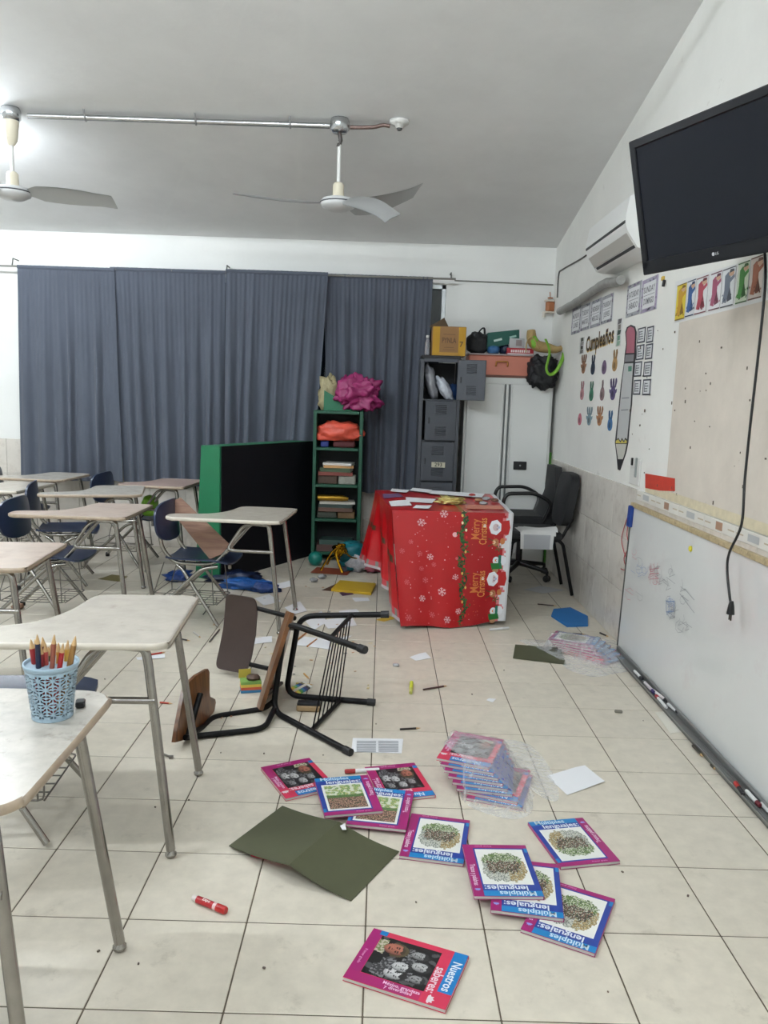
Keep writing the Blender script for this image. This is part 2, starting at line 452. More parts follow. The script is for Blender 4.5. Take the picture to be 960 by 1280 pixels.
# wainscot: each wall tile a part of its wall, with a narrow decorated border row on the right wall
def wall_tile(parent, c, size):
    b = MB(); b.box(c, size, bev=0.0015); return part('wall_tile', b, m_wtile, parent)
y = YB
while y > 1.6:
    ya = y-0.33
    for z0, z1 in ((0.0, 0.325), (0.325, 0.65), (0.65, WAIN)):
        wall_tile(wall_right, (XR-0.004, (ya+y)/2, (z0+z1)/2), (0.012, 0.327, z1-z0-0.003))
    y = ya
x = XR-0.012
while x > -4.6:
    xa = x-0.33
    for z0, z1 in ((0.0, 0.325), (0.325, 0.65), (0.65, WAIN)):
        wall_tile(wall_back, ((xa+x)/2, YB-0.004, (z0+z1)/2), (0.327, 0.012, z1-z0-0.003))
    x = xa
m_border = print_mat('border_print', 0.35)
y = 4.62; k = 0
while y > 2.0:
    ya = y-0.33; b = MB(); b.box((XR-0.005, (ya+y)/2, WAIN-0.028), (0.017, 0.326, 0.054), bev=0.0015, col=(226, 224, 216))
    n = V(-1, 0, 0); o = V(XR-0.0140, (ya+y)/2, WAIN-0.028)
    if k % 2: b.rect(o, V(0, -1, 0), V(0, 0, 1), -0.035, -0.018, 0.035, 0.018, (168, 134, 110))
    else: b.rect(o, V(0, -1, 0), V(0, 0, 1), -0.05, -0.015, 0.05, 0.015, (186, 190, 190))
    b.rect(o, V(0, -1, 0), V(0, 0, 1), -0.155, -0.003, -0.09, 0.003, (190, 176, 150))
    b.rect(o, V(0, -1, 0), V(0, 0, 1), 0.09, -0.003, 0.155, 0.003, (190, 176, 150))
    part('border_tile', b, m_border, wall_right); y = ya; k += 1
# the bare patch where the whiteboard used to hang, spotted with old glue
m_bare = mat('bare_plaster', (216, 207, 195), 0.85, var=0.08, scale=5, bump=0.3, bscale=30, dirt=((150, 134, 116), 22.0, 0.69, 0.74))
b = MB(); pz0, pz1 = 0.985, 1.88
b.box((XR-0.001, (4.18+1.9)/2, (pz0+pz1)/2), (0.008, 4.18-1.9, pz1-pz0)); part('bare_patch', b, m_bare, wall_right)
m_ochre = mat('ochre_plaster_edge', (216, 205, 176), 0.9, var=0.12, scale=20)
b = MB(); b.box((XR-0.001, (4.50+1.9)/2, 0.995), (0.010, 2.6, 0.045)); part('glue_line', b, m_ochre, wall_right)
# specks of old tape and glue on the plaster
m_speck = mat('glue_specks', (104, 92, 82), 0.9)
b = MB(); rs = random.Random(3)
for k in range(46):
    yy, zz = rs.uniform(2.8, 4.9), rs.uniform(1.0, 1.9); r = rs.choice((0.003, 0.004, 0.006, 0.008))
    b.box((XR-0.006, yy, zz), (0.003, r*rs.uniform(0.6, 1.6), r*rs.uniform(0.8, 2.2)))
part('specks', b, m_speck, wall_right, stuff=True)
# a scrap of red board left on the wall
m_red_scrap = mat('red_board', (196, 62, 46), 0.6, var=0.12, scale=20)
a_, b_, c_, d_ = wx(808, 592), wx(845, 598), wx(845, 614), wx(808, 610)
b = MB(); b.prism([(a_.y, a_.z), (b_.y, b_.z), (c_.y, c_.z), ((c_.y+d_.y)/2, (c_.z+d_.z)/2-0.006), (d_.y, d_.z)], (XR-0.001, 0, 0), (0, 1, 0), (0, 0, 1), (-1, 0, 0), 0.006)
solo('board_scrap', b, m_red_scrap, 'torn strip of red board stuck to the wall above the whiteboard end', 'scrap')

# ---------------------------------------------------------------- fluorescent battens (out of the picture: two at the left, two added as fill)
m_white_paint = mat('white_enamel', (228, 228, 224), 0.35)
for k, (lx, ly, w) in enumerate(LIGHTS):
    z = ceil_z(ly)
    t = thing('ceiling_light', ['white fluorescent batten on the ceiling beside the left fan', 'white fluorescent batten on the ceiling above the front desks', 'unseen white batten added on the ceiling behind the camera as fill light', 'unseen white batten added above the middle of the floor as fill light'][k], 'light', (lx, ly, z))
    b = MB(); b.box((lx, ly, z-0.03), (1.24, 0.05, 0.056), bev=0.008); part('housing', b, m_white_paint, t)
    b = MB(); b.tube([(lx-0.58, ly, z-0.15), (lx+0.58, ly, z-0.15)], 0.016, 8); part('tube', b, mat('lit_tube_%d' % int(w), (240, 248, 255), 0.4, emit=w), t)
    b = MB()
    for sx in (-1, 1): b.box((lx+sx*0.595, ly, z-0.112), (0.03, 0.04, 0.11), bev=0.004)
    part('lamp_holder', b, m_white_paint, t)

# ---------------------------------------------------------------- conduit, fans, smoke detector
m_chrome = mat('steel_conduit', (190, 192, 194), 0.22, 1.0)
m_offwhite = mat('cream_plastic', (226, 218, 196), 0.4)
m_blade = mat('grey_fan_blade', (176, 178, 178), 0.35, 0.35)
m_motor = mat('fan_motor_enamel', (205, 206, 206), 0.3)
FY = 5.40; FZ = ceil_z(FY)
def cz(y=FY): return ceil_z(y)
b = MB(); b.tube([(-2.32, FY, FZ-0.045), (-0.40, FY, FZ-0.045)], 0.017, 10)
t = thing('conduit', 'bright steel conduit pipe running along the ceiling between the two fans', 'pipe', (-1.3, FY, FZ-0.06))
part('pipe', b, m_chrome, t)
m_strap = mat('grey_strap', (150, 150, 150), 0.5, 0.4)
for x in (-1.95, -1.25, -0.65):
    b = MB(); b.tube([(x, FY-0.04, FZ-0.006), (x, FY-0.024, FZ-0.045), (x, FY, FZ-0.066), (x, FY+0.024, FZ-0.045), (x, FY+0.04, FZ-0.018)], 0.006, 6); part('strap', b, m_strap, t)
b = MB(); b.tube(spline([(-0.27, FY, FZ-0.05), (-0.13, FY, FZ-0.045), (-0.06, FY, FZ-0.03), (-0.015, FY, FZ-0.035)], 4), 0.012, 8)
m_copper = mat('copper_pipe', (128, 108, 102), 0.4, 0.7)
solo('conduit', b, m_copper, 'short brownish conduit between the right fan and the smoke detector', 'pipe')
def fan(x, label, blades, cream_cup, drop):
    t = thing('ceiling_fan', label, 'fan', (x, FY, FZ))
    b = MB(); b.lathe([(0.0, 0.0), (0.055, 0.0), (0.062, -0.02), (0.062, -0.065), (0.045, -0.085), (0.0, -0.085)][::-1], 18, (x, FY, FZ)); part('junction_box', b, m_chrome, t)
    zm = FZ-drop
    b = MB()
    if cream_cup: b.lathe([(0.018, -0.23), (0.038, -0.20), (0.05, -0.09), (0.05, -0.08)], 16, (x, FY, FZ))
    else:
        b.tube([(x, FY, FZ-0.08), (x+0.008, FY, FZ-0.13), (x-0.006, FY, FZ-0.17)], 0.014, 8)
    part('hook_cover', b, m_offwhite if cream_cup else mat('dark_hook', (88, 84, 82), 0.5, 0.5), t)
    b = MB(); b.tube([(x, FY, FZ-0.14), (x, FY, zm+0.09)], 0.0125, 10); part('down_rod', b, m_white_paint, t)
    b = MB(); b.lathe([(0.0, 0.13), (0.026, 0.13), (0.036, 0.118), (0.038, 0.03), (0.045, 0.02), (0.0, 0.02)][::-1], 16, (x, FY, zm)); part('canopy', b, m_offwhite, t)
    b = MB(); b.lathe([(0.0, -0.045), (0.06, -0.042), (0.105, -0.02), (0.115, 0.0), (0.112, 0.004), (0.112, 0.010), (0.115, 0.014), (0.10, 0.03), (0.05, 0.04), (0.0, 0.04)], 28, (x, FY, zm)); mo = part('motor', b, m_motor, t)
    b = MB(); b.lathe([(0.1125, 0.003), (0.1165, 0.005), (0.1165, 0.009), (0.1125, 0.011)], 28, (x, FY, zm)); part('trim_ring', b, mat('dark_ring', (70, 72, 76), 0.4), mo)
    for ang, lift, pitch in blades:
        a = math.radians(ang); d = V(math.cos(a), math.sin(a), 0); s_ = V(-math.sin(a), math.cos(a), 0)
        def bl(u, v, d=d, s_=s_, lift=lift, pitch=pitch):
            r = 0.10+0.57*u; w = 0.105+0.03*math.sin(PI*min(1, u*1.2))
            if u < 0.12: w = 0.05+0.06*u/0.12
            e = (v-0.5)*w
            return V(x, FY, zm+0.008+lift*u*(0.4+0.6*u)) + d*r + s_*e + V(0, 0, 1)*(-pitch*e-1.2*e*e)
        b = MB(); b.grid(bl, 14, 4); top = len(b.v); b.grid(lambda u, v: bl(u, 1-v)-V(0, 0, 0.004), 14, 4)
        part('blade', b, m_blade, t)
    return t
fan(-0.335, 'three-bladed grey ceiling fan hanging at the right end of the conduit', ((180, 0.04, 0.30), (38, 0.20, 0.75), (-58, -0.20, -0.55)), False, 0.52)
fan(-2.43, 'ceiling fan with cream rod cover, cut off by the left edge of the picture', ((-4, -0.05, 0.5), (140, 0.20, 0.5), (242, -0.10, 0.3)), True, 0.52)
b = MB(); b.lathe([(0.0, -0.046), (0.026, -0.046), (0.030, -0.030), (0.050, -0.026), (0.062, -0.016), (0.064, -0.0), (0.0, 0.0)], 20, (0.045, FY, FZ), col=(226, 226, 222))
b.lathe([(0.0, -0.058), (0.014, -0.058), (0.018, -0.046), (0.0, -0.044)], 12, (0.045, FY, FZ), col=(84, 84, 84))
solo('smoke_detector', b, PR, 'round white smoke detector on the ceiling right of the fan', 'detector')

# ---------------------------------------------------------------- curtains and their wire
m_curtain = mat('slate_blue_curtain', (82, 88, 100), 0.9, var=0.06, scale=5, bump=0.06, bscale=400, sheen=0.15)
CY = 7.27
def curtain(name, x0t, x1t, x0b, x1b, zt, zb, seed, label, amp=0.03, yb=0.0, dens=8.5):
    r = random.Random(seed); W = x1t-x0t; nf = max(3, int(W*dens)); ph = [r.uniform(0, 6.28) for _ in range(6)]
    wob = [r.uniform(-0.35, 0.35) for _ in range(nf+3)]
    def fn(u, v):
        h = v                                              # 0 top .. 1 bottom
        s = u*nf; k = int(s); w = wob[k]*(1-(s-k))+wob[k+1]*(s-k)
        big = math.sin(2*PI*(s+w)+ph[0])+0.45*math.sin(2*PI*(s*0.53+w*0.7)+ph[1])
        small = math.sin(2*PI*u*nf*3.1+ph[2])
        a = amp*(0.35+0.75*h)
        y = CY+yb-0.01 + a*(big*min(1, 0.25+h*1.6)*0.7 + 0.30*small*max(0.12, 1-1.6*h))
        y += 0.010*math.sin(7*h+3*u*nf*0.3+ph[3])*h
        x = (x0t+(x1t-x0t)*u)*(1-h)+(x0b+(x1b-x0b)*u)*h + 0.012*math.sin(2*PI*(s*0.5)+ph[4]+h*2)*h
        z = zt+(zb-zt)*h + 0.008*math.sin(2*PI*s*0.31+ph[5])*h
        return V(x, y, z)
    t = thing(name, label, 'curtain', ((x0t+x1t)/2, CY, zb), group=None)
    b = MB(); b.grid(fn, int(W*100), 46); part('cloth', b, m_curtain, t)
    b = MB(); b.grid(lambda u, v: fn(u, 0)+V(0, -0.012*math.cos((v-0.25)*2*PI), 0.0+0.016*math.sin((v-0.25)*2*PI)+0.012), int(W*60), 8)
    part('rod_pocket', b, m_curtain, t)
curtain('curtain', -3.25, -2.40, -3.28, -2.36, 2.475, 0.62, 1, 'leftmost slate blue curtain panel hanging at the left end of the window', amp=0.036)
curtain('curtain', -2.44, -1.425, -2.36, -1.44, 2.485, 0.60, 2, 'second slate blue curtain panel from the left, overlapped by the leftmost one', amp=0.036, yb=0.008)
curtain('curtain', -1.41, -0.52, -1.42, -0.63, 2.49, 0.64, 5, 'slate blue curtain panel behind the overturned bookcase, with a slanting right edge', amp=0.042, yb=-0.055)
curtain('curtain', -0.56, 0.40, -0.50, 0.36, 2.49, 0.58, 8, 'rightmost slate blue curtain panel behind the green shelf and beside the locker', amp=0.056, yb=0.02)
m_wire = mat('thin_wire', (128, 126, 120), 0.5, 0.3)
m_darkwire = mat('dark_wire', (96, 94, 90), 0.6)
t = thing('curtain_rod', 'thin metal curtain rod across the window wall above the curtains', 'rod', (-1.0, CY, 2.49))
b = MB(); b.tube([(-3.75, CY, 2.49), (0.60, CY, 2.505)], 0.009, 8); part('rod', b, m_wire, t)
for x in (-3.30, -1.417, 0.56):
    b = MB(); b.tube([(x, CY, 2.495+0.013*(x > 0)), (x, CY+0.02, 2.56), (x, YB-0.002, 2.56)], 0.006, 6); part('hook', b, m_darkwire, t)
b = MB(); b.tube([(0.60, YB-0.008, 2.51), (1.485, YB-0.008, 2.50)], 0.0055, 6)
solo('cable', b, m_wire, 'thin grey cable running along the window wall from the curtain rod to the corner', 'cable')
# ---------------------------------------------------------------- student desks with attached chairs
m_steel = mat('worn_chrome_tube', (156, 153, 148), 0.2, 0.95, var=0.12, scale=30)
m_lam = mat('cream_laminate', (198, 190, 177), 0.24, var=0.10, scale=14, dirt=((160, 148, 136), 9.0, 0.60, 0.82), spec=0.5)
m_lam_pink = mat('pinkish_laminate', (208, 190, 176), 0.28, var=0.10, scale=12, dirt=((168, 140, 124), 7.0, 0.52, 0.8))
m_lam_brown = mat('faded_brown_laminate', (184, 160, 150), 0.35, var=0.10, scale=12)
m_lam_grey = mat('greyed_laminate', (200, 194, 184), 0.25, var=0.16, scale=18, dirt=((140, 130, 120), 16.0, 0.56, 0.8))
m_edge = mat('desk_edge', (176, 158, 138), 0.4, var=0.15, scale=30)
m_edge_w = mat('cream_desk_edge', (214, 206, 192), 0.35, var=0.08, scale=30)
m_navy = mat('navy_plastic', (34, 46, 72), 0.30, var=0.10, scale=10, spec=0.5)
m_rubber = mat('black_rubber', (26, 26, 28), 0.6)
m_wirebasket = mat('basket_wire', (120, 116, 110), 0.35, 0.8)
DZ = 0.70
CK = ((1, 0), (0.6, 0.066), (0.266, 0.266), (0.066, 0.6), (0, 1))
def desk_outline(arm=0.72, w=0.30, cr=0.06):
    o = spline([(-cr*k[0], -w+cr*k[1]) for k in CK]+[(-cr*k[0], w-cr*k[1]) for k in CK[::-1]], 2)
    o = [(p.x, p.y) for p in [V(q[0], q[1], 0) for q in o]]
    b = spline([V(-cr, w, 0), V(-0.30, w, 0), V(-0.36, w-0.015, 0), V(-0.385, w-0.06, 0), V(-0.40, 0.10, 0), V(-0.43, 0.0, 0), V(-0.48, -0.075, 0), V(-0.56, -0.115, 0), V(-arm+0.06, -0.135, 0), V(-arm+0.01, -0.16, 0), V(-arm, -0.21, 0), V(-arm+0.012, -w+0.035, 0), V(-arm+0.06, -w, 0)], 4)
    o = o[:-1]+[(p.x, p.y) for p in b]
    return o
def desk_parts(t, lam, edge, arm=0.72, cr=0.055):
    X, Y, Z = V(1, 0, 0), V(0, 1, 0), V(0, 0, 1)
    ol = desk_outline(arm, 0.30, cr); b = MB()
    cx = sum(p[0] for p in ol)/len(ol); cy = -0.02
    ins = []
    for i, p in enumerate(ol):
        q, r = ol[i-1], ol[(i+1) % len(ol)]
        d = V(r[0]-q[0], r[1]-q[1], 0).normalized(); ins.append((p[0]-d.y*0.006, p[1]+d.x*0.006))
    k = len(ol)
    b.add([(p[0], p[1], DZ) for p in ins], [tuple(range(k))])
    part('desktop', b, lam, t, False)
    e = MB(); rings = [[(p[0], p[1], DZ) for p in ins], [(p[0], p[1], DZ-0.004) for p in ol], [(p[0], p[1], DZ-0.017) for p in ol], [(p[0], p[1], DZ-0.022) for p in ins]]
    vs = [q for rg in rings for q in rg]
    e.add(vs, [(j*k+i, j*k+(i+1) % k, (j+1)*k+(i+1) % k, (j+1)*k+i)[::-1] for j in range(3) for i in range(k)], None, True)
    e.add(rings[3], [tuple(range(k))[::-1]])
    part('edge_band', e, edge, t, False)
    zu = DZ-0.022
    for sy in (-1, 1):
        lg = part('leg', MB().tube(fillet([(-0.20, sy*0.20, zu-0.012), (-0.085, sy*0.222, zu-0.014), (-0.075, sy*0.226, zu-0.06), (0.0, sy*0.275, 0.022)], 0.05), 0.0145, 10), m_steel, t, False)
        part('glide', MB().lathe([(0.0, 0.0), (0.014, 0.0), (0.018, 0.006), (0.018, 0.012), (0.011, 0.018), (0.011, 0.026), (0.0, 0.026)], 12, (0.0, sy*0.275, 0)), m_steel, lg, False)
    part('side_rail', MB().tube(fillet([(-0.052, -0.241, 0.50), (-0.34, -0.235, 0.50), (-0.25, -0.20, zu-0.03), (-0.18, -0.16, zu-0.012)], 0.04), 0.011, 8), m_steel, t, False)
    b = MB()
    b.box((-0.22, 0, zu-0.012), (0.20, 0.30, 0.006)); part('mounting_plate', b, m_steel, t, False)
    part('seat_support', MB().tube(fillet([(-0.16, -0.10, zu-0.014), (-0.22, -0.11, zu-0.03), (-0.44, -0.135, 0.388), (-0.56, -0.145, 0.384), (-0.70, -0.15, 0.390), (-0.775, -0.155, 0.48), (-0.80, -0.15, 0.72)], 0.06), 0.0125, 8), m_steel, t, False)
    part('seat_support', MB().tube(fillet([(-0.42, 0.145, 0.30), (-0.42, 0.145, 0.384), (-0.56, 0.145, 0.384), (-0.70, 0.15, 0.390), (-0.775, 0.155, 0.48), (-0.80, 0.15, 0.72)], 0.06), 0.0125, 8), m_steel, t, False)
    for sy in (-1, 1):
        lg = part('rear_leg', MB().tube(fillet([(-0.42, sy*0.145, 0.375), (-0.52, sy*0.165, 0.36), (-0.86, sy*0.225, 0.025)], 0.05), 0.0125, 8), m_steel, t, False)
        part('rubber_foot', MB().lathe([(0.0, 0.0), (0.017, 0.0), (0.018, 0.022), (0.014, 0.034), (0.0, 0.034)], 10, (-0.862, sy*0.226, 0)), m_rubber, lg, False)
        part('middle_leg', MB().tube(fillet([(-0.68, sy*0.145, 0.375), (-0.64, sy*0.16, 0.35), (-0.40, sy*0.215, 0.012)], 0.05), 0.0115, 8), m_steel, t, False)
    # seat shell
    def seat(u, v):
        x = -0.335-0.42*u; y = (v-0.5)*0.40*(1-0.10*u)
        rx = abs(2*u-1)**6; ry = abs(2*v-1)**6
        if rx > 0.2 or ry > 0.2:
            k = 1-0.05*rx*ry; x = -0.545+(x+0.545)*k; y *= k
        z = 0.408 + 0.018*abs(2*v-1)**2.2 - 0.022*max(0, 0.28-u)**1.3*4 + 0.03*max(0, u-0.8)
        return V(x, y, z)
    b = MB(); b.grid(seat, 12, 12); b.grid(lambda u, v: seat(u, 1-v)-V(0, 0, 0.012), 12, 12)
    for f in (lambda u, v: seat(u, 0)-V(0, 0, 0.012*v), lambda u, v: seat(1-u, 1)-V(0, 0, 0.012*v), lambda u, v: seat(0, 1-u)-V(0, 0, 0.012*v), lambda u, v: seat(1, u)-V(0, 0, 0.012*v)): b.grid(f, 12, 1)
    part('seat', b, m_navy, t, False)
    def back(u, v):
        a = 2*PI*u; r = v
        ca, sa = math.cos(a), math.sin(a)
        yy = 0.215*math.copysign(abs(ca)**0.6, ca)*r; zz = 0.112*math.copysign(abs(sa)**0.7, sa)*r
        return V(-0.780-0.12*zz-0.9*yy*yy*0.9+0.03, yy, 0.640+zz*1.12)
    b = MB(); b.grid(back, 28, 6); b.grid(lambda u, v: back(1-u, v)-V(0.014, 0, 0), 28, 6); b.grid(lambda u, v: back(u, 1)-V(0.014*v, 0, 0), 28, 1)
    part('backrest', b, m_navy, t, False)
    # book rack of welded wire under the seat
    b = MB(); zb = 0.135
    b.tube(fillet([(-0.42, -0.17, zb+0.05), (-0.42, -0.17, zb), (-0.82, -0.17, zb), (-0.82, 0.17, zb), (-0.42, 0.17, zb), (-0.42, -0.17, zb)], 0.02, 2), 0.0035, 5)
    for k in range(5): b.tube([(-0.42, -0.115+k*0.058, zb), (-0.82, -0.115+k*0.058, zb)], 0.0028, 4)
    for k in range(3): b.tube([(-0.52-0.10*k, -0.17, zb), (-0.52-0.10*k, 0.17, zb)], 0.0028, 4)
    for sy in (-1, 1):
        b.tube([(-0.46, sy*0.145, 0.39), (-0.44, sy*0.17, zb)], 0.0035, 5); b.tube([(-0.76, sy*0.15, 0.39), (-0.82, sy*0.17, zb+0.06), (-0.82, sy*0.17, zb)], 0.0035, 5)
        b.tube([(-0.82, sy*0.17, zb+0.06), (-0.44, sy*0.17, zb+0.06)], 0.0028, 4)
    b.tube([(-0.82, -0.17, zb+0.06), (-0.82, 0.17, zb+0.06)], 0.0028, 4)
    part('book_rack', b, m_wirebasket, t, False)
    return t
GD = 'student desks with navy seats'
d1 = thing('student_desk', 'nearest student desk at the lower left, carrying the cup of pencils', 'desk', (-0.642, 1.64, 0), math.radians(1.0), GD)
desk_parts(d1, m_lam_grey, m_edge, 0.72, 0.09)
d2 = thing('student_desk', 'cream-topped student desk second from the camera, beside the toppled chair', 'desk', (-0.645, 2.62, 0), math.radians(4), GD)
desk_parts(d2, m_lam, m_edge_w)
d3 = thing('student_desk', 'pinkish-topped student desk at the left edge, right behind the cream desk', 'desk', (-1.50, 3.57, 0), math.radians(5), GD)
desk_parts(d3, m_lam_pink, m_edge)
def desk_copy(src, x, y, a, label): return dup(src, (x, y, 0), math.radians(a), label, GD)
desk_copy(d3, -1.51, 4.99, 0, 'student desk in the middle of the left rows, directly behind the pinkish desk')
desk_copy(d1, -1.80, 6.05, 14, 'greyish student desk turned at an angle, seen edge-on behind the middle desk')
desk_copy(d2, -2.60, 6.02, -5, 'student desk at the far left, second from the curtain')
desk_copy(d1, -2.60, 6.82, -5, 'student desk furthest left at the back, nearly touching the curtain')
d7 = thing('student_desk', 'student desk with a faded brown top, furthest back beside the green bookcase panel', 'desk', (-1.54, 6.60, 0), math.radians(-5), GD)
desk_parts(d7, m_lam_brown, m_edge, 0.56)
desk_copy(d2, -0.575, 5.02, -4, 'student desk before the black panel, a brown board leaning on its seat')
desk_copy(d3, -2.62, 5.0, 4, 'student desk cut off by the left edge, its navy backrest beside the middle desk')
m_lime = mat('lime_plastic', (122, 178, 50), 0.5, var=0.1, scale=14)
b = MB(); q = at(190, 646, 6.5); b.blob((q.x-0.03, 6.55, 0.505), (0.055, 0.10, 0.085), 0.12, 1.6, 3, p=0.6, flatb=0.43)
solo('bag', b, m_lime, 'lime green bag on the navy seat behind the middle desk', 'bag')
# brown board leaning against the backrest of the desk by the black panel
m_board = mat('brown_pressed_board', (158, 124, 104), 0.7, wood=((128, 96, 80), (6, 6, 60)))
P = [at(206, 629, 5.16), at(226, 622, 5.16), at(293, 686, 4.96), at(262, 699, 4.96)]
b = MB(); n = (P[1]-P[0]).cross(P[3]-P[0]).normalized()*0.012
b.add(P+[p+n for p in P], [(0, 1, 2, 3), (7, 6, 5, 4), (0, 4, 5, 1), (1, 5, 6, 2), (2, 6, 7, 3), (3, 7, 4, 0)])
solo('board', b, m_board, 'narrow brown board leaning from the navy seat against the backrest by the black panel', 'board')

# ---------------------------------------------------------------- toppled tablet-arm chair
m_blackpaint = mat('black_enamel_tube', (12, 12, 14), 0.5, spec=0.22)
m_ply = mat('varnished_plywood', (126, 84, 50), 0.28, wood=((84, 52, 30), (8, 40, 8)))
m_darkwood = mat('dark_brown_laminate', (62, 48, 44), 0.42, var=0.06, scale=10)
tc = thing('tablet_chair', 'toppled black tube chair with plywood seat and writing tablet, lying on its side', 'chair', (fl(350, 890).x, fl(350, 890).y, 0))
RT = 0.0135
def g(x, y): return fl(x, y, RT+0.001)
A4 = g(437, 940); A3 = g(341, 889); A2 = at(357, 778, A3.y); A1 = at(455, 812, A4.y+0.02)
B4 = g(467, 878); B3 = g(357, 869); B2 = at(374, 770, B3.y); B1 = at(484, 768, B4.y+0.02)
for nm, pts in (('front_leg_frame', [A1, A2, A3, A4]), ('rear_leg_frame', [B1, B2, B3, B4])):
    o = part(nm, MB().tube(fillet(pts, 0.075, 6), RT, 10), m_blackpaint, tc)
    for e, d in ((pts[0], pts[0]-pts[1]), (pts[3], pts[3]-pts[2])):
        d = d.normalized(); part('rubber_foot', MB().tube([e-d*0.03, e+d*0.008], RT+0.0035, 10), m_rubber, o)
def mixp(a, b, t): return a*(1-t)+b*t
lo0, lo1 = mixp(B3, B4, 0.63), mixp(A3, A4, 0.52); hi0, hi1 = mixp(B2, B1, 0.60), mixp(A2, A1, 0.60)
part('stretcher', MB().tube([lo0, lo1], 0.0105, 8), m_blackpaint, tc); part('stretcher', MB().tube([hi0, hi1], 0.0105, 8), m_blackpaint, tc)
for k in range(7):
    t_ = 0.06+0.88*k/6
    part('rack_rod', MB().tube([mixp(lo0, lo1, t_), mixp(hi0, hi1, t_)], 0.0035, 6), m_blackpaint, tc)
# seat board, nearly edge-on, with a rolled front edge
N1, N2, F2, F1 = at(321, 886, 3.47), at(360, 764, 3.47), at(369, 768, 3.86), at(343, 868, 3.86)
sn = (N2-N1).cross(F1-N1).normalized()
if sn.x > 0: sn = -sn
def seatp(u, v, off):
    p = N1*(1-u)*(1-v)+N2*u*(1-v)+F2*u*v+F1*(1-u)*v
    roll = max(0.0, 0.22-v)/0.22
    return p + sn*(off-0.03*roll*roll)
b = MB(); b.grid(lambda u, v: seatp(u, v, 0.0), 10, 12); b.grid(lambda u, v: seatp(1-u, v, 0.018), 10, 12)
for f in (lambda u, v: seatp(u, 0, 0.018*(1-v)), lambda u, v: seatp(1-u, 1, 0.018*(1-v)), lambda u, v: seatp(0, 1-u, 0.018*(1-v)), lambda u, v: seatp(1, u, 0.018*(1-v))): b.grid(f, 10, 1)
part('seat', b, m_ply, tc)
for t_ in (0.16, 0.84):
    part('seat_rail', MB().tube([mixp(N1, N2, t_)+(F1-N1)*0.05-sn*0.02, mixp(F1, F2, t_)-sn*0.02], 0.010, 8), m_blackpaint, tc)
# backrest
Q = [at(281, 742, 4.0), at(320, 748, 3.93), at(308, 843, 3.93), at(267, 835, 4.0)]
bn = (Q[1]-Q[0]).cross(Q[3]-Q[0]).normalized()
if bn.y > 0: bn = -bn
def backp(a, r, off):
    c, s = math.cos(a), math.sin(a); u = 0.5+0.5*math.copysign(abs(c)**0.28, c)*r; v = 0.5+0.5*math.copysign(abs(s)**0.28, s)*r
    p = Q[0]*(1-u)*(1-v)+Q[1]*u*(1-v)+Q[2]*u*v+Q[3]*(1-u)*v
    return p + bn*(off-0.035*(1-(2*v-1)**2))
b = MB(); b.grid(lambda u, v: backp(2*PI*u, v, 0.0), 48, 8); b.grid(lambda u, v: backp(-2*PI*u, v, -0.012), 48, 8); b.grid(lambda u, v: backp(2*PI*u, 1, -0.012*v), 48, 1)
part('backrest', b, m_darkwood, tc)
for (p, q) in (((320, 760), (369, 773)), ((306, 829), (345, 838))):
    part('back_post', MB().tube(fillet([at(p[0]-18, p[1]-3, 4.0), at(p[0], p[1], 3.98), at(q[0], q[1], 3.84)], 0.03), 0.0115, 8), m_blackpaint, tc)
# writing tablet on its two arms
T0, T1 = fl(230, 930, 0.002), fl(268, 890, 0.002); T2 = T0+V(-0.02, 0, 0.25)
tn = (T1-T0).cross(T2-T0).normalized()
if tn.x > 0: tn = -tn
poly = [onplane(x, y, T0, tn) for x, y in ((219, 928), (221, 914), (227, 882), (232, 857), (246, 844), (260, 836), (262, 840), (262, 866), (263, 871), (269, 874), (270, 878), (268, 889), (258, 907), (243, 926), (236, 930))]
for p in poly: p.z = max(p.z, 0.003)
k = len(poly); b = MB(); off = tn*0.016
b.add(poly+[p+off for p in poly], [tuple(range(k)), tuple(range(k, 2*k))[::-1]]+[(i, k+i, k+(i+1) % k, (i+1) % k) for i in range(k)])
part('writing_tablet', b, m_ply, tc)
part('tablet_arm', MB().tube(fillet([onplane(238, 916, T0, tn)-tn*0.012, onplane(252, 908, T0, tn)-tn*0.012, at(266, 896, 3.44), at(330, 886, 3.54), A3+V(0.0, 0.0, 0.045)], 0.05), 0.0125, 8), m_blackpaint, tc)
part('tablet_arm', MB().tube(fillet([onplane(228, 922, T0, tn)-tn*0.012, g(246, 920), g(331, 911), A3+V(0.01, -0.02, 0.02)], 0.06), 0.0125, 8), m_blackpaint, tc)
part('tablet_bracket', MB().tube([onplane(247, 867, T0, tn)-tn*0.012, onplane(231, 921, T0, tn)-tn*0.012], 0.014, 6, flat=0.6), m_blackpaint, tc)

# ---------------------------------------------------------------- overturned bookcase: green sides, black back towards the room
m_green = mat('green_painted_wood', (26, 112, 74), 0.45, var=0.08, scale=8, dirt=((110, 160, 130), 30.0, 0.70, 0.74))
m_black_back = mat('black_back_panel', (13, 14, 20), 0.7, spec=0.2, var=0.15, scale=4, dirt=((60, 62, 70), 40.0, 0.74, 0.77))
GA, GB = fl(276, 726), fl(389, 694); GA.z = GB.z = 0
gx = (GB-GA); gl = gx.length; gx.normalize(); gy = V(-gx.y, gx.x, 0)      # gy points away from the camera (into the case)
GH = at(277, 558, GA.y).z; GD_ = 0.24
t = thing('bookcase', 'overturned green bookcase lying on its side with its black back facing the room', 'bookcase', (GA+gx*gl/2+gy*GD_/2))
def gbox(c, s, bev=0.003):
    bb = MB(); R = Matrix((gx, gy, V(0, 0, 1))).transposed(); bb.box(GA+gx*c[0]+gy*c[1]+V(0, 0, c[2]), s, R, bev); return bb
part('back_panel', gbox((gl/2, -0.004, GH/2), (gl, 0.010, GH), 0.001), m_black_back, t)
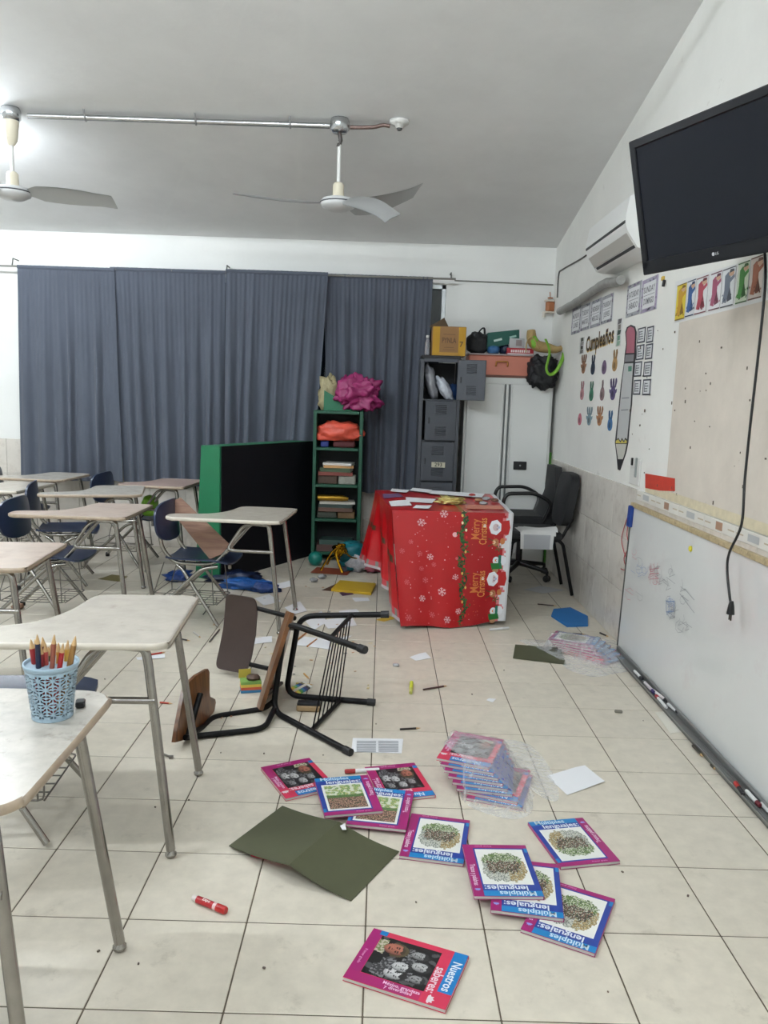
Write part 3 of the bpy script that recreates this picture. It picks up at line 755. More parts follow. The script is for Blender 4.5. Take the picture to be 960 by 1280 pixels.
bb = MB(); R = Matrix((gx, gy, V(0, 0, 1))).transposed()
e0, e1 = GA-gx*0.001, GA-gx*0.019
prof = [(0, 0), (GD_, 0), (GD_-0.06, GH+0.0), (0.0, GH)]
bb.prism(prof, e1, gy, V(0, 0, 1), gx, 0.018); part('end_panel', bb, m_green, t)
part('end_panel', gbox((gl-0.009, GD_/2, GH/2), (0.018, GD_, GH)), m_green, t)
part('side_panel', gbox((gl/2, GD_/2-0.03, GH-0.009), (gl-0.036, GD_-0.07, 0.018)), m_green, t)
part('side_panel', gbox((gl/2, GD_/2, 0.009), (gl-0.036, GD_, 0.018)), m_green, t)
for k in (1, 2, 3): part('shelf', gbox((gl*k/4, GD_/2-0.03, GH/2), (0.016, GD_-0.07, GH-0.036)), m_green, t)

# ---------------------------------------------------------------- standing green shelf with its load
SY = 6.92; SX0, SX1 = -0.60, -0.17; SD = 0.27
t = thing('shelf_unit', 'narrow green open shelf standing against the dark curtain, full of bags and books', 'shelf', ((SX0+SX1)/2, SY+SD/2, 0))
m_green_d = mat('dark_green_paint', (16, 76, 56), 0.5, var=0.08, scale=8)
SZ = [at(430, y, SY).z for y in (516, 562, 608, 651)]
for x in (SX0+0.012, SX1-0.02): part('upright', MB().box((x+0.004, SY+SD/2, (SZ[0]+0.015)/2), (0.03, SD, SZ[0]+0.015), bev=0.003), m_green_d, t)
part('back_panel', MB().box(((SX0+SX1)/2, SY+SD-0.006, SZ[0]/2), (SX1-SX0-0.06, 0.008, SZ[0]), bev=0.001), mat('dark_back', (16, 24, 26), 0.7), t)
for z in SZ+[0.08]: part('shelf', MB().box(((SX0+SX1)/2-0.004, SY+SD/2-0.005, z), (SX1-SX0-0.064, SD-0.02, 0.026), bev=0.003), m_green_d, t)
m_paper = mat('paper', (226, 226, 224), 0.7, var=0.03, scale=10)
def flatbook(x, y, z, w, d, h, a, col, label, name='book', cat='book', grp='books lying on the green shelf'):
    t = thing(name, label, cat, (x, y, z), a, grp)
    cm = mat('cover_%d_%d_%d' % col, col, 0.45)
    b = MB(); b.box((0, 0, h/2), (w-0.006, d-0.006, h-0.004), bev=0.0008); part('pages', b, m_paper, t, False)
    b = MB(); b.box((0, 0, 0.001), (w, d, 0.002)); b.box((0, 0, h-0.001), (w, d, 0.002)); b.box((0, -d/2+0.001, h/2), (w, 0.002, h-0.004)); part('cover', b, cm, t, False)
    return t
sx = (SX0+SX1)/2
shelfz = [z+0.0135 for z in SZ]+[0.094]
def crate(x, z, w, h, col, lab):
    b = MB(); b.box((x, SY+0.12, z+h/2), (w, 0.17, h), rotz(0.02), 0.006); solo('box', b, mat('box_%d_%d_%d' % col, col, 0.5, var=0.2, scale=30), lab, 'box', 'boxes under the books in the green shelf')
crate(sx-0.085, shelfz[2], 0.17, 0.075, (76, 56, 44), 'dark brown box under the left of the pile with the white booklet, green shelf')
crate(sx+0.085, shelfz[2], 0.15, 0.075, (150, 150, 140), 'pale grey box under the right of the pile with the white booklet, green shelf')
crate(sx-0.085, shelfz[3], 0.17, 0.06, (60, 66, 56), 'dark olive box under the left of the books with the gold roll')
crate(sx+0.085, shelfz[3], 0.15, 0.06, (110, 84, 52), 'brown box under the right of the books with the gold roll')
b = MB(); b.box((sx-0.12, SY+0.09, shelfz[1]+0.028), (0.07, 0.12, 0.055), rotz(0.1), 0.008); solo('pouch', b, mat('royal_blue_pouch', (32, 50, 122), 0.5), 'royal blue pouch left of the dark red one under the coral bag', 'pouch')
shelfz[2] += 0.0755; shelfz[3] += 0.0605
zz = shelfz[2]
for k, (w, d, h, a, col, lab) in enumerate([(0.30, 0.20, 0.03, 0.05, (126, 62, 54), 'reddish brown book lowest in the pile with the white booklet in the green shelf'), (0.27, 0.19, 0.035, -0.1, (64, 84, 58), 'olive green book under the white booklet in the green shelf'), (0.26, 0.20, 0.022, 0.12, (198, 150, 96), 'tan book under the white booklet, showing at its right'), (0.25, 0.18, 0.02, -0.16, (214, 212, 206), 'white booklet on top of the pile in the middle of the green shelf')]):
    flatbook(sx+0.01*k-0.02, SY+0.12, zz, w, d, h, a, col, lab); zz += h+0.0005
zz = shelfz[3]
for k, (w, d, h, a, col, lab) in enumerate([(0.30, 0.20, 0.035, 0.02, (96, 70, 58), 'brown book lowest in the pile under the gold roll'), (0.29, 0.20, 0.03, -0.06, (52, 70, 66), 'dark grey-green book in the middle of the pile under the gold roll'), (0.31, 0.19, 0.018, 0.08, (200, 196, 186), 'pale booklet lying directly under the gold roll')]):
    flatbook(sx+0.005*k-0.01, SY+0.12, zz, w, d, h, a, col, lab); zz += h+0.0005
m_gold = mat('gold_foil', (168, 130, 48), 0.3, 0.9, bump=0.5, bscale=60)
b = MB(); b.tube([(sx-0.17, SY+0.10, zz+0.028), (sx+0.05, SY+0.10, zz+0.028), (sx+0.10, SY+0.10, zz+0.022)], 0.028, 12, rfun=lambda t: 1 if t < 0.9 else 0.55)
solo('roll', b, m_gold, 'gold foil roll lying on the books in the green shelf', 'roll')
zz = shelfz[4]
flatbook(sx-0.04, SY+0.12, zz, 0.26, 0.20, 0.06, 0.03, (84, 60, 56), 'thick dark book on the lowest board of the green shelf')
flatbook(sx+0.0, SY+0.12, zz+0.0605, 0.28, 0.19, 0.04, -0.05, (60, 84, 78), 'dark teal book on the thick book in the lowest part of the green shelf')
m_orange_bag = mat('coral_plastic_bag', (214, 86, 66), 0.38, var=0.1, scale=20, bump=0.35, bscale=40)
b = MB(); b.blob((sx+0.005, SY+0.10, shelfz[1]+0.135), (0.205, 0.13, 0.085), 0.35, 2.2, 11, 30, 18, flatb=shelfz[1]+0.06, p=0.8)
m_darkred = mat('dark_red_cloth', (92, 40, 44), 0.7, var=0.15, scale=30)
bb = MB(); bb.box((sx+0.05, SY+0.11, shelfz[1]+0.030), (0.19, 0.17, 0.058), rotz(0.06), 0.012)
solo('pouch', bb, m_darkred, 'dark red pouch under the coral bag in the green shelf', 'pouch')
solo('bag', b, m_orange_bag, 'crumpled coral orange bag stuffed into the top opening of the green shelf', 'bag')
m_pink_bag = mat('magenta_plastic_bag', (150, 42, 100), 0.4, var=0.14, scale=14, bump=0.5, bscale=28)
b = MB(); q = at(450, 497, SY+0.10)
b.blob((q.x-0.005, SY+0.10, 1.475), (0.165, 0.12, 0.13), 0.6, 2.4, 21, 60, 40, p=0.8, flatb=SZ[0]+0.015)
b.blob((q.x-0.13, SY+0.10, 1.52), (0.07, 0.07, 0.12), 0.45, 2.0, 23, 22, 14, rot=Matrix.Rotation(0.35, 3, 'Y'))
b.v = [V(p.x, p.y, p.z) for p in b.v]
solo('bag', b, m_pink_bag, 'crumpled magenta bag slumped on top of the green shelf', 'bag')
m_cream_bag = mat('cream_crumpled_bag', (170, 160, 122), 0.5, var=0.2, scale=24, bump=0.5, bscale=40)
m_folder_g = mat('green_folder_card', (24, 110, 76), 0.4)
q0, q1 = at(402, 516, SY+0.13), at(446, 516, SY+0.13)
b = MB(); b.prism([(at(404, 518, SY+0.13).x, SZ[0]+0.013), (at(447, 518, SY+0.13).x, SZ[0]+0.013), (at(425, 503, SY+0.13).x, 1.42), (at(405, 487, SY+0.13).x, 1.50)], (0, SY+0.16, 0), (1, 0, 0), (0, 0, 1), (0, 1, 0), 0.012)
solo('folder', b, m_folder_g, 'green folder standing on top of the green shelf in front of the cream bag', 'folder')
b = MB(); q = at(411, 486, SY+0.23); b.blob((q.x, SY+0.225, q.z-0.06), (0.085, 0.05, 0.17), 0.5, 2.2, 31, 22, 16, flatb=SZ[0]+0.014)
solo('bag', b, m_cream_bag, 'crumpled cream bag behind the green folder on the green shelf', 'bag')

# ---------------------------------------------------------------- grey locker
m_lock = mat('grey_locker_steel', (74, 78, 85), 0.45, 0.2, var=0.05, scale=6)
m_lock_d = mat('dark_locker_inside', (48, 51, 57), 0.6)
LY = 6.80; LX0, LX1 = 0.30, 0.64; LD = 0.42; LT = at(550, 448, LY).z; NB = 5; LH = (LT-0.07)/NB
t = thing('locker', 'tall grey steel locker column with its top door open, beside the white cabinet', 'locker', ((LX0+LX1)/2, LY+LD/2, 0))
for x in (LX0+0.006, LX1-0.006): part('side_panel', MB().box((x, LY+LD/2+0.01, LT/2+0.01), (0.012, LD-0.02, LT-0.02), bev=0.002), m_lock, t)
part('back_panel', MB().box(((LX0+LX1)/2, LY+LD-0.006, LT/2), (LX1-LX0-0.03, 0.008, LT-0.04)), m_lock_d, t)
part('top_panel', MB().box(((LX0+LX1)/2, LY+LD/2, LT-0.006), (LX1-LX0, LD, 0.012), bev=0.002), m_lock, t)
b = MB()
for x in (LX0+0.015, LX1-0.015): b.box((x, LY+0.006, LT/2), (0.03, 0.012, LT), bev=0.002)
b.box(((LX0+LX1)/2, LY+0.006, 0.035), (LX1-LX0-0.06, 0.010, 0.07), bev=0.002); b.box(((LX0+LX1)/2, LY+0.006, LT-0.015), (LX1-LX0-0.06, 0.010, 0.03), bev=0.002)
part('front_frame', b, m_lock, t)
for k in range(NB):
    z = 0.07+LH*k; part('shelf', MB().box(((LX0+LX1)/2, LY+LD/2+0.005, z), (LX1-LX0-0.026, LD-0.03, 0.010)), m_lock, t)
def door(name, R, o, w, h, plate=None):
    b = MB(); b.box(o+R @ V(w/2, 0, h/2), (w, 0.016, h), R, 0.003); d = part('door', b, m_lock, t)
    for zc in (0.78, 0.24):
        for k in range(5):
            bb = MB(); bb.box(o+R @ V(w/2+0.0, -0.009, h*zc+(k-2)*0.0165), (w*0.36, 0.007, 0.008), R @ Matrix.Rotation(0.5, 3, 'X'), 0.001); part('louvre', bb, m_lock, d)
    part('latch', MB().box(o+R @ V(w*0.12, -0.010, h*0.5), (0.012, 0.008, 0.05), R, 0.002), m_lock_d, d)
    return d
dw = LX1-LX0-0.062
for k in range(4):
    off = 0.022 if k == 3 else 0.0
    d = door('door', rotz(0.0) if k != 3 else rotz(0.05), V(LX0+0.031+off, LY-0.004-(0.010 if k == 3 else 0), 0.075+LH*k), dw-off*0.7, LH-0.012)
    if k == 2:
        pc = V((LX0+LX1)/2+0.01, LY-0.0125, at(549, 581, LY).z)
        bb = MB(); bb.box(pc, (0.115, 0.003, 0.045), col=(196, 192, 170)); bb.text('293', pc+V(0, -0.0016, 0), (1, 0, 0), (0, 0, 1), (0, -1, 0), 0.045, (40, 40, 40), 0.015)
        part('number_plate', bb, PR, d, label='pale number plate reading 293')
hinge = V(LX1-0.028, LY-0.008, 0.075+LH*4)
Rd = rotz(math.radians(-14))
door('door', Rd, hinge, 0.235, LH-0.012)
m_greyplastic = mat('grey_plastic_bag', (150, 152, 158), 0.3, var=0.2, scale=20, bump=0.4, bscale=40)
m_clearbag = mat('pale_plastic_bag', (206, 212, 222), 0.22, var=0.15, scale=40, bump=0.5, bscale=50)
zc = 0.076+LH*4
b = MB(); q = at(538, 480, LY+0.12); b.blob((q.x+0.005, LY+0.12, zc+0.14), (0.045, 0.10, 0.15), 0.35, 2.5, 41, 20, 14, rot=Matrix.Rotation(-0.25, 3, 'Y'), flatb=zc)
solo('bag', b, m_greyplastic, 'grey plastic bag leaning at the left inside the open locker compartment', 'bag')
b = MB(); q = at(556, 488, LY+0.10); b.blob((q.x, LY+0.10, zc+0.085), (0.045, 0.09, 0.12), 0.4, 2.6, 43, 20, 14, rot=Matrix.Rotation(-0.55, 3, 'Y'), flatb=zc)
solo('bag', b, m_clearbag, 'whitish plastic bag in the middle of the open locker compartment', 'bag')
m_bluebag = mat('blue_bag', (36, 66, 112), 0.4, var=0.2, scale=24)
b = MB(); q = at(569, 488, LY+0.16); b.blob((q.x-0.02, LY+0.2, zc+0.05), (0.06, 0.10, 0.085), 0.3, 2.0, 47, 18, 12, flatb=zc)
solo('bag', b, m_bluebag, 'dark blue bag at the back right of the open locker compartment', 'bag')

# ---------------------------------------------------------------- white metal cabinet
m_cab = mat('pale_grey_cabinet', (226, 228, 225), 0.42, 0.0, var=0.03, scale=3)
m_seam = mat('cabinet_seam', (104, 108, 108), 0.6)
KY = 7.0; KX0, KX1, KD = 0.70, 1.465, 0.365; KT = at(693, 474, KY).z
t = thing('cabinet', 'white two-door metal cabinet in the corner, with boxes and bags on top', 'cabinet', ((KX0+KX1)/2, KY+KD/2, 0))
b = MB(); b.box(((KX0+KX1)/2, KY+KD/2+0.012, KT/2), (KX1-KX0, KD-0.012, KT), bev=0.004); part('body', b, m_cab, t)
xm = (KX0+KX1)/2-0.015
for xa, xb, s in ((KX0+0.022, xm-0.03, 1), (xm+0.03, KX1-0.022, -1)):
    b = MB(); b.box(((xa+xb)/2, KY+0.006, KT/2-0.005), (xb-xa, 0.016, KT-0.10), bev=0.003); d = part('door', b, m_cab, t)
    xs = xb-0.006 if s > 0 else xa+0.006
    part('door_flange', MB().box((xs, KY-0.006, KT/2-0.005), (0.014, 0.014, KT-0.11), bev=0.003), m_cab, d)
    xs = xb if s > 0 else xa
    part('door_gap', MB().box((xs+s*0.012, KY+0.002, KT/2-0.005), (0.010, 0.006, KT-0.10)), m_seam, d)
    if s < 0:
        q = at(650, 582, KY-0.01)
        hp = part('handle_plate', MB().box((q.x, KY-0.007, q.z), (0.115, 0.012, 0.072), bev=0.003), mat('black_plastic', (28, 29, 31), 0.4), d, label='black handle plate with keyhole')
        part('keyhole', MB().lathe([(0.0, 0.0), (0.008, 0.0), (0.008, 0.004), (0.0, 0.004)], 10, (q.x, KY-0.013, q.z), Matrix.Rotation(PI/2, 3, 'X')), m_alu, hp)
part('centre_post', MB().box((xm, KY+0.004, KT/2-0.005), (0.022, 0.012, KT-0.10), bev=0.003), m_cab, t)
m_gr = mat('green_umbrella_cloth', (70, 140, 40), 0.6, var=0.3, scale=20)
b = MB(); b.tube([(1.482, 7.02, 0.0), (1.482, 7.04, 0.72), (1.483, 7.06, 1.02)], 0.014, 8, rfun=lambda t: 0.8+0.9*t*(1-t)*2)
solo('umbrella', b, m_gr, 'furled green umbrella standing between the white cabinet and the right wall', 'umbrella')

# things on the locker and the cabinet
m_black_cloth = mat('black_cloth', (26, 27, 31), 0.75, var=0.2, scale=20, bump=0.3, bscale=60)
zl = LT
b = MB(); b.box((LX0+0.17, LY+0.16, zl+0.0125), (0.33, 0.28, 0.025), bev=0.004); solo('tray', b, mat('black_tray', (34, 34, 37), 0.5), 'flat black tray under the yellow carton on the locker', 'tray')
zl += 0.025
c0, c1 = at(540, 437, LY+0.06), at(582, 437, LY+0.06); ch = at(560, 408, LY+0.06).z-zl
t = thing('carton', 'yellow and brown cardboard carton with open flap on top of the locker', 'carton', ((c0.x+c1.x)/2, LY+0.15, zl))
cw = c1.x-c0.x; xc = (c0.x+c1.x)/2; R = rotz(-0.05)
m_carton = print_mat('carton_print', 0.65)
b = MB(); BR, YE = (146, 108, 66), (186, 142, 34); o = V(xc, LY+0.06, zl)
b.box((xc, LY+0.15, zl+ch/2), (cw, 0.18, ch), bev=0.003, col=BR)
o = V(xc, LY+0.0595, zl); u, v, n = V(1, 0, 0), V(0, 0, 1), V(0, -1, 0)
b.rect(o, u, v, -cw/2+0.003, 0.004, -cw/2+0.062, ch-0.004, YE); b.rect(o, u, v, cw/2-0.062, 0.004, cw/2-0.003, ch-0.004, YE)
b.rect(o, u, v, -cw/2+0.06, 0.004, cw/2-0.06, 0.03, (186, 142, 60))
b.text('PYNLA', o+v*(ch*0.52), u, v, n, 0.062, (92, 66, 40), 0.02, off=0.001, wmax=cw*0.42); b.text('7', o+u*(cw*0.37)+v*(ch*0.40), u, v, n, 0.06, (80, 56, 30), 0.02, off=0.001)
b.rect(o+n*0.001, u, v, -0.05, ch*0.72, 0.05, ch*0.74, (110, 80, 50)); b.rect(o+n*0.001, u, v, -0.04, ch*0.28, 0.04, ch*0.30, (110, 80, 50)); b.rect(o+n*0.001, u, v, -0.05, ch*0.20, 0.05, ch*0.215, (110, 80, 50))
part('body', b, m_carton, t)
b = MB(); b.add([(xc-cw/2, LY+0.235, zl+ch), (xc+0.01, LY+0.235, zl+ch), (xc-0.035, LY+0.26, zl+ch+0.09), (xc-cw/2-0.02, LY+0.26, zl+ch+0.012),
                 (xc-cw/2, LY+0.24, zl+ch), (xc+0.01, LY+0.24, zl+ch), (xc-0.035, LY+0.265, zl+ch+0.09), (xc-cw/2-0.02, LY+0.265, zl+ch+0.012)], [(0, 1, 2, 3), (7, 6, 5, 4), (0, 4, 5, 1), (1, 5, 6, 2), (2, 6, 7, 3), (3, 7, 4, 0)], (84, 66, 44))
part('flap', b, m_carton, t)
q = at(534, 437, LY+0.05)
t = thing('bottle', 'small clear plastic bottle with white cap left of the yellow carton on the locker', 'bottle', (q.x, LY+0.06, zl))
b = MB(); b.lathe([(0.0, 0.0), (0.020, 0.0), (0.022, 0.01), (0.021, 0.10), (0.012, 0.13), (0.010, 0.145), (0.0, 0.145)], 14, (q.x, LY+0.06, zl)); part('body', b, mat('clear_bottle', (206, 208, 216), 0.1, trans=0.7), t)
b = MB(); b.lathe([(0.0, 0.145), (0.012, 0.145), (0.012, 0.165), (0.0, 0.165)], 12, (q.x, LY+0.06, zl)); part('cap', b, m_white_paint, t)
kz = KT
# salmon case with handle and its grey lid
m_salmon = mat('salmon_plastic_case', (198, 122, 102), 0.45, var=0.06, scale=10)
s0, s1 = at(585, 464, KY+0.02), at(668, 466, KY+0.02); sh = at(620, 444, KY+0.02).z-kz
t = thing('case', 'salmon pink carrying case with a handle on top of the white cabinet', 'case', ((s0.x+s1.x)/2, KY+0.15, kz))
xc = (s0.x+s1.x)/2; w = s1.x-s0.x
b = MB(); b.box((xc, KY+0.14, kz+sh/2), (w, 0.24, sh), bev=0.012); part('body', b, m_salmon, t)
b = MB(); b.box((xc, KY+0.14, kz+0.012), (w+0.006, 0.246, 0.02), bev=0.006); part('bottom_rim', b, mat('brown_rim', (112, 70, 58), 0.5), t)
b = MB(); b.box((xc, KY+0.14, kz+sh+0.006), (w+0.008, 0.25, 0.012), bev=0.004); part('lid', b, mat('grey_pink_lid', (176, 164, 164), 0.45), t)
b = MB(); b.tube(fillet([(xc-0.05, KY+0.018, kz+sh*0.52), (xc-0.05, KY-0.0, kz+sh*0.56), (xc-0.05, KY-0.004, kz+sh*0.72), (xc+0.05, KY-0.004, kz+sh*0.72), (xc+0.05, KY-0.0, kz+sh*0.56), (xc+0.05, KY+0.018, kz+sh*0.52)], 0.015), 0.007, 8); part('handle', b, mat('ochre_handle', (190, 128, 62), 0.4), t)
kz2 = kz+sh+0.0125
b = MB(); q = at(597, 428, KY+0.12); b.blob((q.x, KY+0.13, kz2+0.082), (0.088, 0.10, 0.10), 0.25, 1.8, 51, 24, 16, p=0.8, flatb=kz2)
t = thing('backpack', 'small black backpack between the yellow carton and the green box on the salmon case', 'backpack', (q.x, KY+0.13, kz2))
part('body', b, m_black_cloth, t)
b = MB(); b.tube(spline([(q.x-0.01, KY+0.12, kz2+0.15), (q.x+0.02, KY+0.10, kz2+0.205), (q.x+0.05, KY+0.10, kz2+0.215), (q.x+0.058, KY+0.11, kz2+0.14)], 5), 0.010, 6, flat=0.5); part('strap', b, m_black_cloth, t)
b = MB(); q = at(617, 437, KY+0.08); b.blob((q.x, KY+0.10, kz2+0.034), (0.055, 0.07, 0.036), 0.2, 2, 53, 18, 12, flatb=kz2, p=0.8); solo('pouch', b, mat('bright_blue_pouch', (58, 108, 158), 0.45, var=0.1, scale=20), 'bright blue pouch under the green box on the salmon case', 'pouch')
b = MB(); q = at(634, 435, KY+0.1); b.blob((q.x-0.005, KY+0.16, kz2+0.046), (0.06, 0.07, 0.048), 0.2, 2, 54, 18, 12, flatb=kz2, p=0.8); solo('pouch', b, mat('navy_pouch', (24, 38, 66), 0.5), 'dark navy pouch under the right end of the green box', 'pouch')
# green box resting across the two pouches
ga, gb, gc, gd = at(607, 437, KY+0.09), at(649, 427, KY+0.09), at(649, 412, KY+0.09), at(610, 416, KY+0.09)
b = MB(); lift = V(0, 0, 0.010); GR = (20, 84, 74)
pl = [(ga.x, ga.z), (gb.x, gb.z), (gc.x, gc.z), (gd.x, gd.z)]
b.prism(pl, (0, KY+0.08, 0), (1, 0, 0), (0, 0, 1), (0, 1, 0), 0.17, GR)
gu = V(gb.x-ga.x, 0, gb.z-ga.z).normalized()
gv = V(-gu.z, 0, gu.x)
b.rect(mixp(ga, gb, 0.34)*0.55+mixp(gd, gc, 0.34)*0.45+V(0, -0.0115, 0), gu, gv, -0.036, -0.009, 0.036, 0.009, (196, 212, 206))
b.rect(mixp(ga, gb, 0.80)*0.5+mixp(gd, gc, 0.80)*0.5+V(0, -0.0115, 0), gu, gv, -0.03, -0.008, 0.03, 0.008, (150, 190, 180))
solo('box', b, PR, 'dark green box lying tilted across the pouches on the salmon case', 'box')
q0, q1 = at(634, 441, KY+0.03), at(667, 445, KY+0.03)
b = MB(); xc = (q0.x+q1.x)/2; w = q1.x-q0.x
b.box((xc, KY+0.11, kz2+0.0275), (w, 0.14, 0.055), bev=0.002, col=(176, 40, 54)); [b.rect((xc, KY+0.0388, kz2), (1, 0, 0), (0, 0, 1), -w*0.36+i*w*0.082, 0.018, -w*0.36+i*w*0.082+w*0.06, 0.040, (232, 216, 214)) for i in range(9)]
b.rect((xc, KY+0.039, kz2), (1, 0, 0), (0, 0, 1), -w/2+0.003, 0.002, w/2-0.003, 0.010, (230, 224, 220)); solo('box', b, PRG, 'flat red box with white lettering on the right of the salmon case', 'box')
q = at(645, 428, KY+0.1); b = MB(); b.box((q.x, KY+0.12, kz2+0.055+0.042), (0.13, 0.10, 0.084), rotz(0.1), 0.003, col=(188, 190, 192)); b.box((q.x+0.02, KY+0.068, kz2+0.10), (0.05, 0.003, 0.05), rotz(0.1), col=(150, 140, 140)); solo('box', b, PR, 'pale grey box standing on the flat red box', 'box')
# tan and black bags with a lime strap on the right end
m_tan = mat('tan_bag_fabric', (172, 146, 96), 0.7, var=0.15, scale=16, bump=0.25, bscale=40)
m_blackbag = mat('black_bag_fabric', (24, 25, 29), 0.6, var=0.2, scale=10, bump=0.4, bscale=24)
t = thing('bag', 'slumped black bag with a lime strap on the white cabinet\'s right end', 'bag', (1.34, KY+0.12, kz))
b = MB(); q = at(686, 462, KY+0.05); b.blob((1.352, KY-0.02, kz+0.055), (0.118, 0.115, 0.140), 0.30, 3.0, 65, 44, 30, p=0.72); part('body', b, m_blackbag, t)
b = MB(); q = at(671, 476, KY-0.05); b.blob((q.x, KY-0.075, kz-0.0), (0.066, 0.05, 0.075), 0.3, 2, 63, 18, 12, rot=Matrix.Rotation(0.5, 3, 'Y')); 
b.tube([(q.x+0.02, KY-0.06, kz+0.03), (q.x+0.06, KY+0.0, kz+0.07)], 0.03, 10); part('pocket', b, m_blackbag, t)
lime = [at(682, 424, KY-0.13), at(687, 440, KY-0.17), at(683, 460, KY-0.185), at(687, 468, KY-0.185), at(695, 464, KY-0.18), at(703, 449, KY-0.17), at(705, 441, KY-0.12)]
b = MB(); b.tube(spline(lime, 5), 0.016, 6, flat=0.45); part('strap', b, m_lime, t)
t = thing('bag', 'folded tan bag lying on the black bag at the corner above the white cabinet', 'bag', (1.33, KY-0.04, kz+0.19))
b = MB(); pts = [at(664, 413, KY-0.03), at(665, 424, KY-0.04), at(671, 432, KY-0.05), at(684, 435, KY-0.06), at(695, 437, KY-0.06), at(702, 435, KY-0.06)]
b.tube(spline(pts, 5), 0.05, 12, rfun=lambda t: 0.55+0.55*math.sin(PI*min(1, 0.15+t*0.95)), flat=0.85); part('body', b, m_tan, t)
b = MB(); b.tube(spline([at(657, 441, KY-0.08), at(660, 424, KY-0.09), at(668, 424, KY-0.10), at(674, 436, KY-0.11)], 5), 0.010, 6, flat=0.5); part('handle', b, m_tan, t)
b = MB(); b.blob(at(668, 427, KY-0.085), (0.03, 0.02, 0.05), 0.25, 2, 71, 16, 10); part('lime_patch', b, m_lime, t, label='lime green patch')
# ---------------------------------------------------------------- teacher's table under the red Christmas cloth
tt = thing('table', 'teacher\'s table hidden under the red Christmas cloth', 'table', (0.46, 5.56, 0))
m_tabletop = mat('table_wood', (150, 118, 88), 0.5)
part('tabletop', MB().box((0.47, 5.58, 0.727), (0.70, 1.04, 0.028), bev=0.004), m_tabletop, tt)
for x in (0.19, 0.76):
    for y in (5.15, 6.02): part('leg', MB().box((x, y, 0.357), (0.035, 0.035, 0.712), bev=0.003), m_blackpaint, tt)
m_cloth = print_mat('cloth_print', 0.3)
RED, RED2, LACE = (172, 14, 22), (160, 12, 22), (214, 216, 220)
cl = thing('tablecloth', 'red Christmas tablecloth with snowflakes and a white lace end over the teacher\'s table', 'tablecloth', (0.46, 5.4, 0.0))
FTL, FTR, FBL, FBR = V(0.075, 5.03, 0.748), V(0.852, 5.055, 0.748), V(0.150, 4.905, 0.012), V(0.838, 5.082, 0.022)
def front(u, v):
    p = FTL*(1-u)*(1-v)+FTR*u*(1-v)+FBL*(1-u)*v+FBR*u*v
    p.y += v*(0.012*math.sin(u*9.0)+0.008*math.sin(u*23+1))*(1-0.5*u) - 0.004*math.sin(v*PI)
    p.z += v*0.012*math.sin(u*7+1)
    return p
rr_ = random.Random(4)
def lacev(v): return 0.925+0.022*math.sin(v*38)+0.012*math.sin(v*81)
def cfront(u, v):
    if u > 0.985: return (196, 198, 202)
    if u > lacev(v)+0.012: return LACE
    if u > lacev(v)-0.012: return (206, 120, 126)
    return RED if u < 0.56 else RED2
b = MB(); b.grid(front, 70, 44, cfront)
TBL, TBR = V(-0.045, 6.11, 0.748), V(0.865, 6.09, 0.748)
def top(u, v):
    p = FTL*(1-u)*(1-v)+FTR*u*(1-v)+TBL*(1-u)*v+TBR*u*v
    p.z += 0.003*math.sin(u*17)*math.sin(v*13); return p
b.grid(top, 30, 12, lambda u, v: (196, 110, 92) if 0.6 < u < 0.66 else (150, 120, 70) if 0.56 < u < 0.6 else LACE if u > 0.95 else RED)
def left(u, v):
    a = FTL*(1-u)+TBL*u
    bot = spline_l(u)
    w = v**1.25
    p = a*(1-w)+bot*w; p.z = a.z+(bot.z-a.z)*v
    f = math.sin(u*21+0.6)+0.5*math.sin(u*39)
    p.x += 0.030*f*v*min(1, u*6+0.1); p.y += 0.012*math.cos(u*17)*v*min(1, u*6)
    return p
LP = [FBL, at(490, 756, 5.12), at(481, 729, 5.38), at(465, 709, 5.68), at(444, 700, 5.97)]
def spline_l(u):
    s = spline(LP, 8); k = u*(len(s)-1); i = min(int(k), len(s)-2); return s[i]*(1-(k-i))+s[i+1]*(k-i)
def cleft(u, v):
    if v > 0.97: return (170, 160, 164)
    if v > 0.91: return (180, 70, 76) if int(u*40) % 2 else (120, 124, 116)
    if 0.44 < v < 0.5: return (70, 62, 40) if math.sin(u*60) > -0.3 else RED2
    return RED
b.grid(left, 60, 30, cleft)
RBL = V(0.895, 6.05, 0.30)
b.grid(lambda u, v: (FTR*(1-u)+TBR*u)*(1-v)+(FBR*(1-u)+RBL*u)*v+V(0.012*math.sin(u*20)*v, 0, 0), 30, 10, lambda u, v: LACE)
b.grid(lambda u, v: (TBL*(1-u)+TBR*u)+V(0, 0.03*v+0.012*math.sin(u*20)*v, -0.42*v), 24, 8, col=RED)
part('cloth', b, m_cloth, cl)
fn_ = V(0.02, -1, 0.1).normalized(); W_, H_ = 0.74, 0.745
def dec(bm, u, v, pts, col, off=0.0012):
    vs = [front(u+x/W_, v+y/H_)+V(0, -off, 0.0) for x, y in pts]; bm.add(vs, [tuple(range(len(vs)))], col)
def disc(bm, u, v, rx, ry, col, off=0.0012, n=10, wob=0.0):
    dec(bm, u, v, [(rx*math.cos(2*PI*k/n)*(1+wob*((k % 2)*2-1)), ry*math.sin(2*PI*k/n)*(1+wob*((k % 2)*2-1))) for k in range(n)], col, off)
sf = MB()
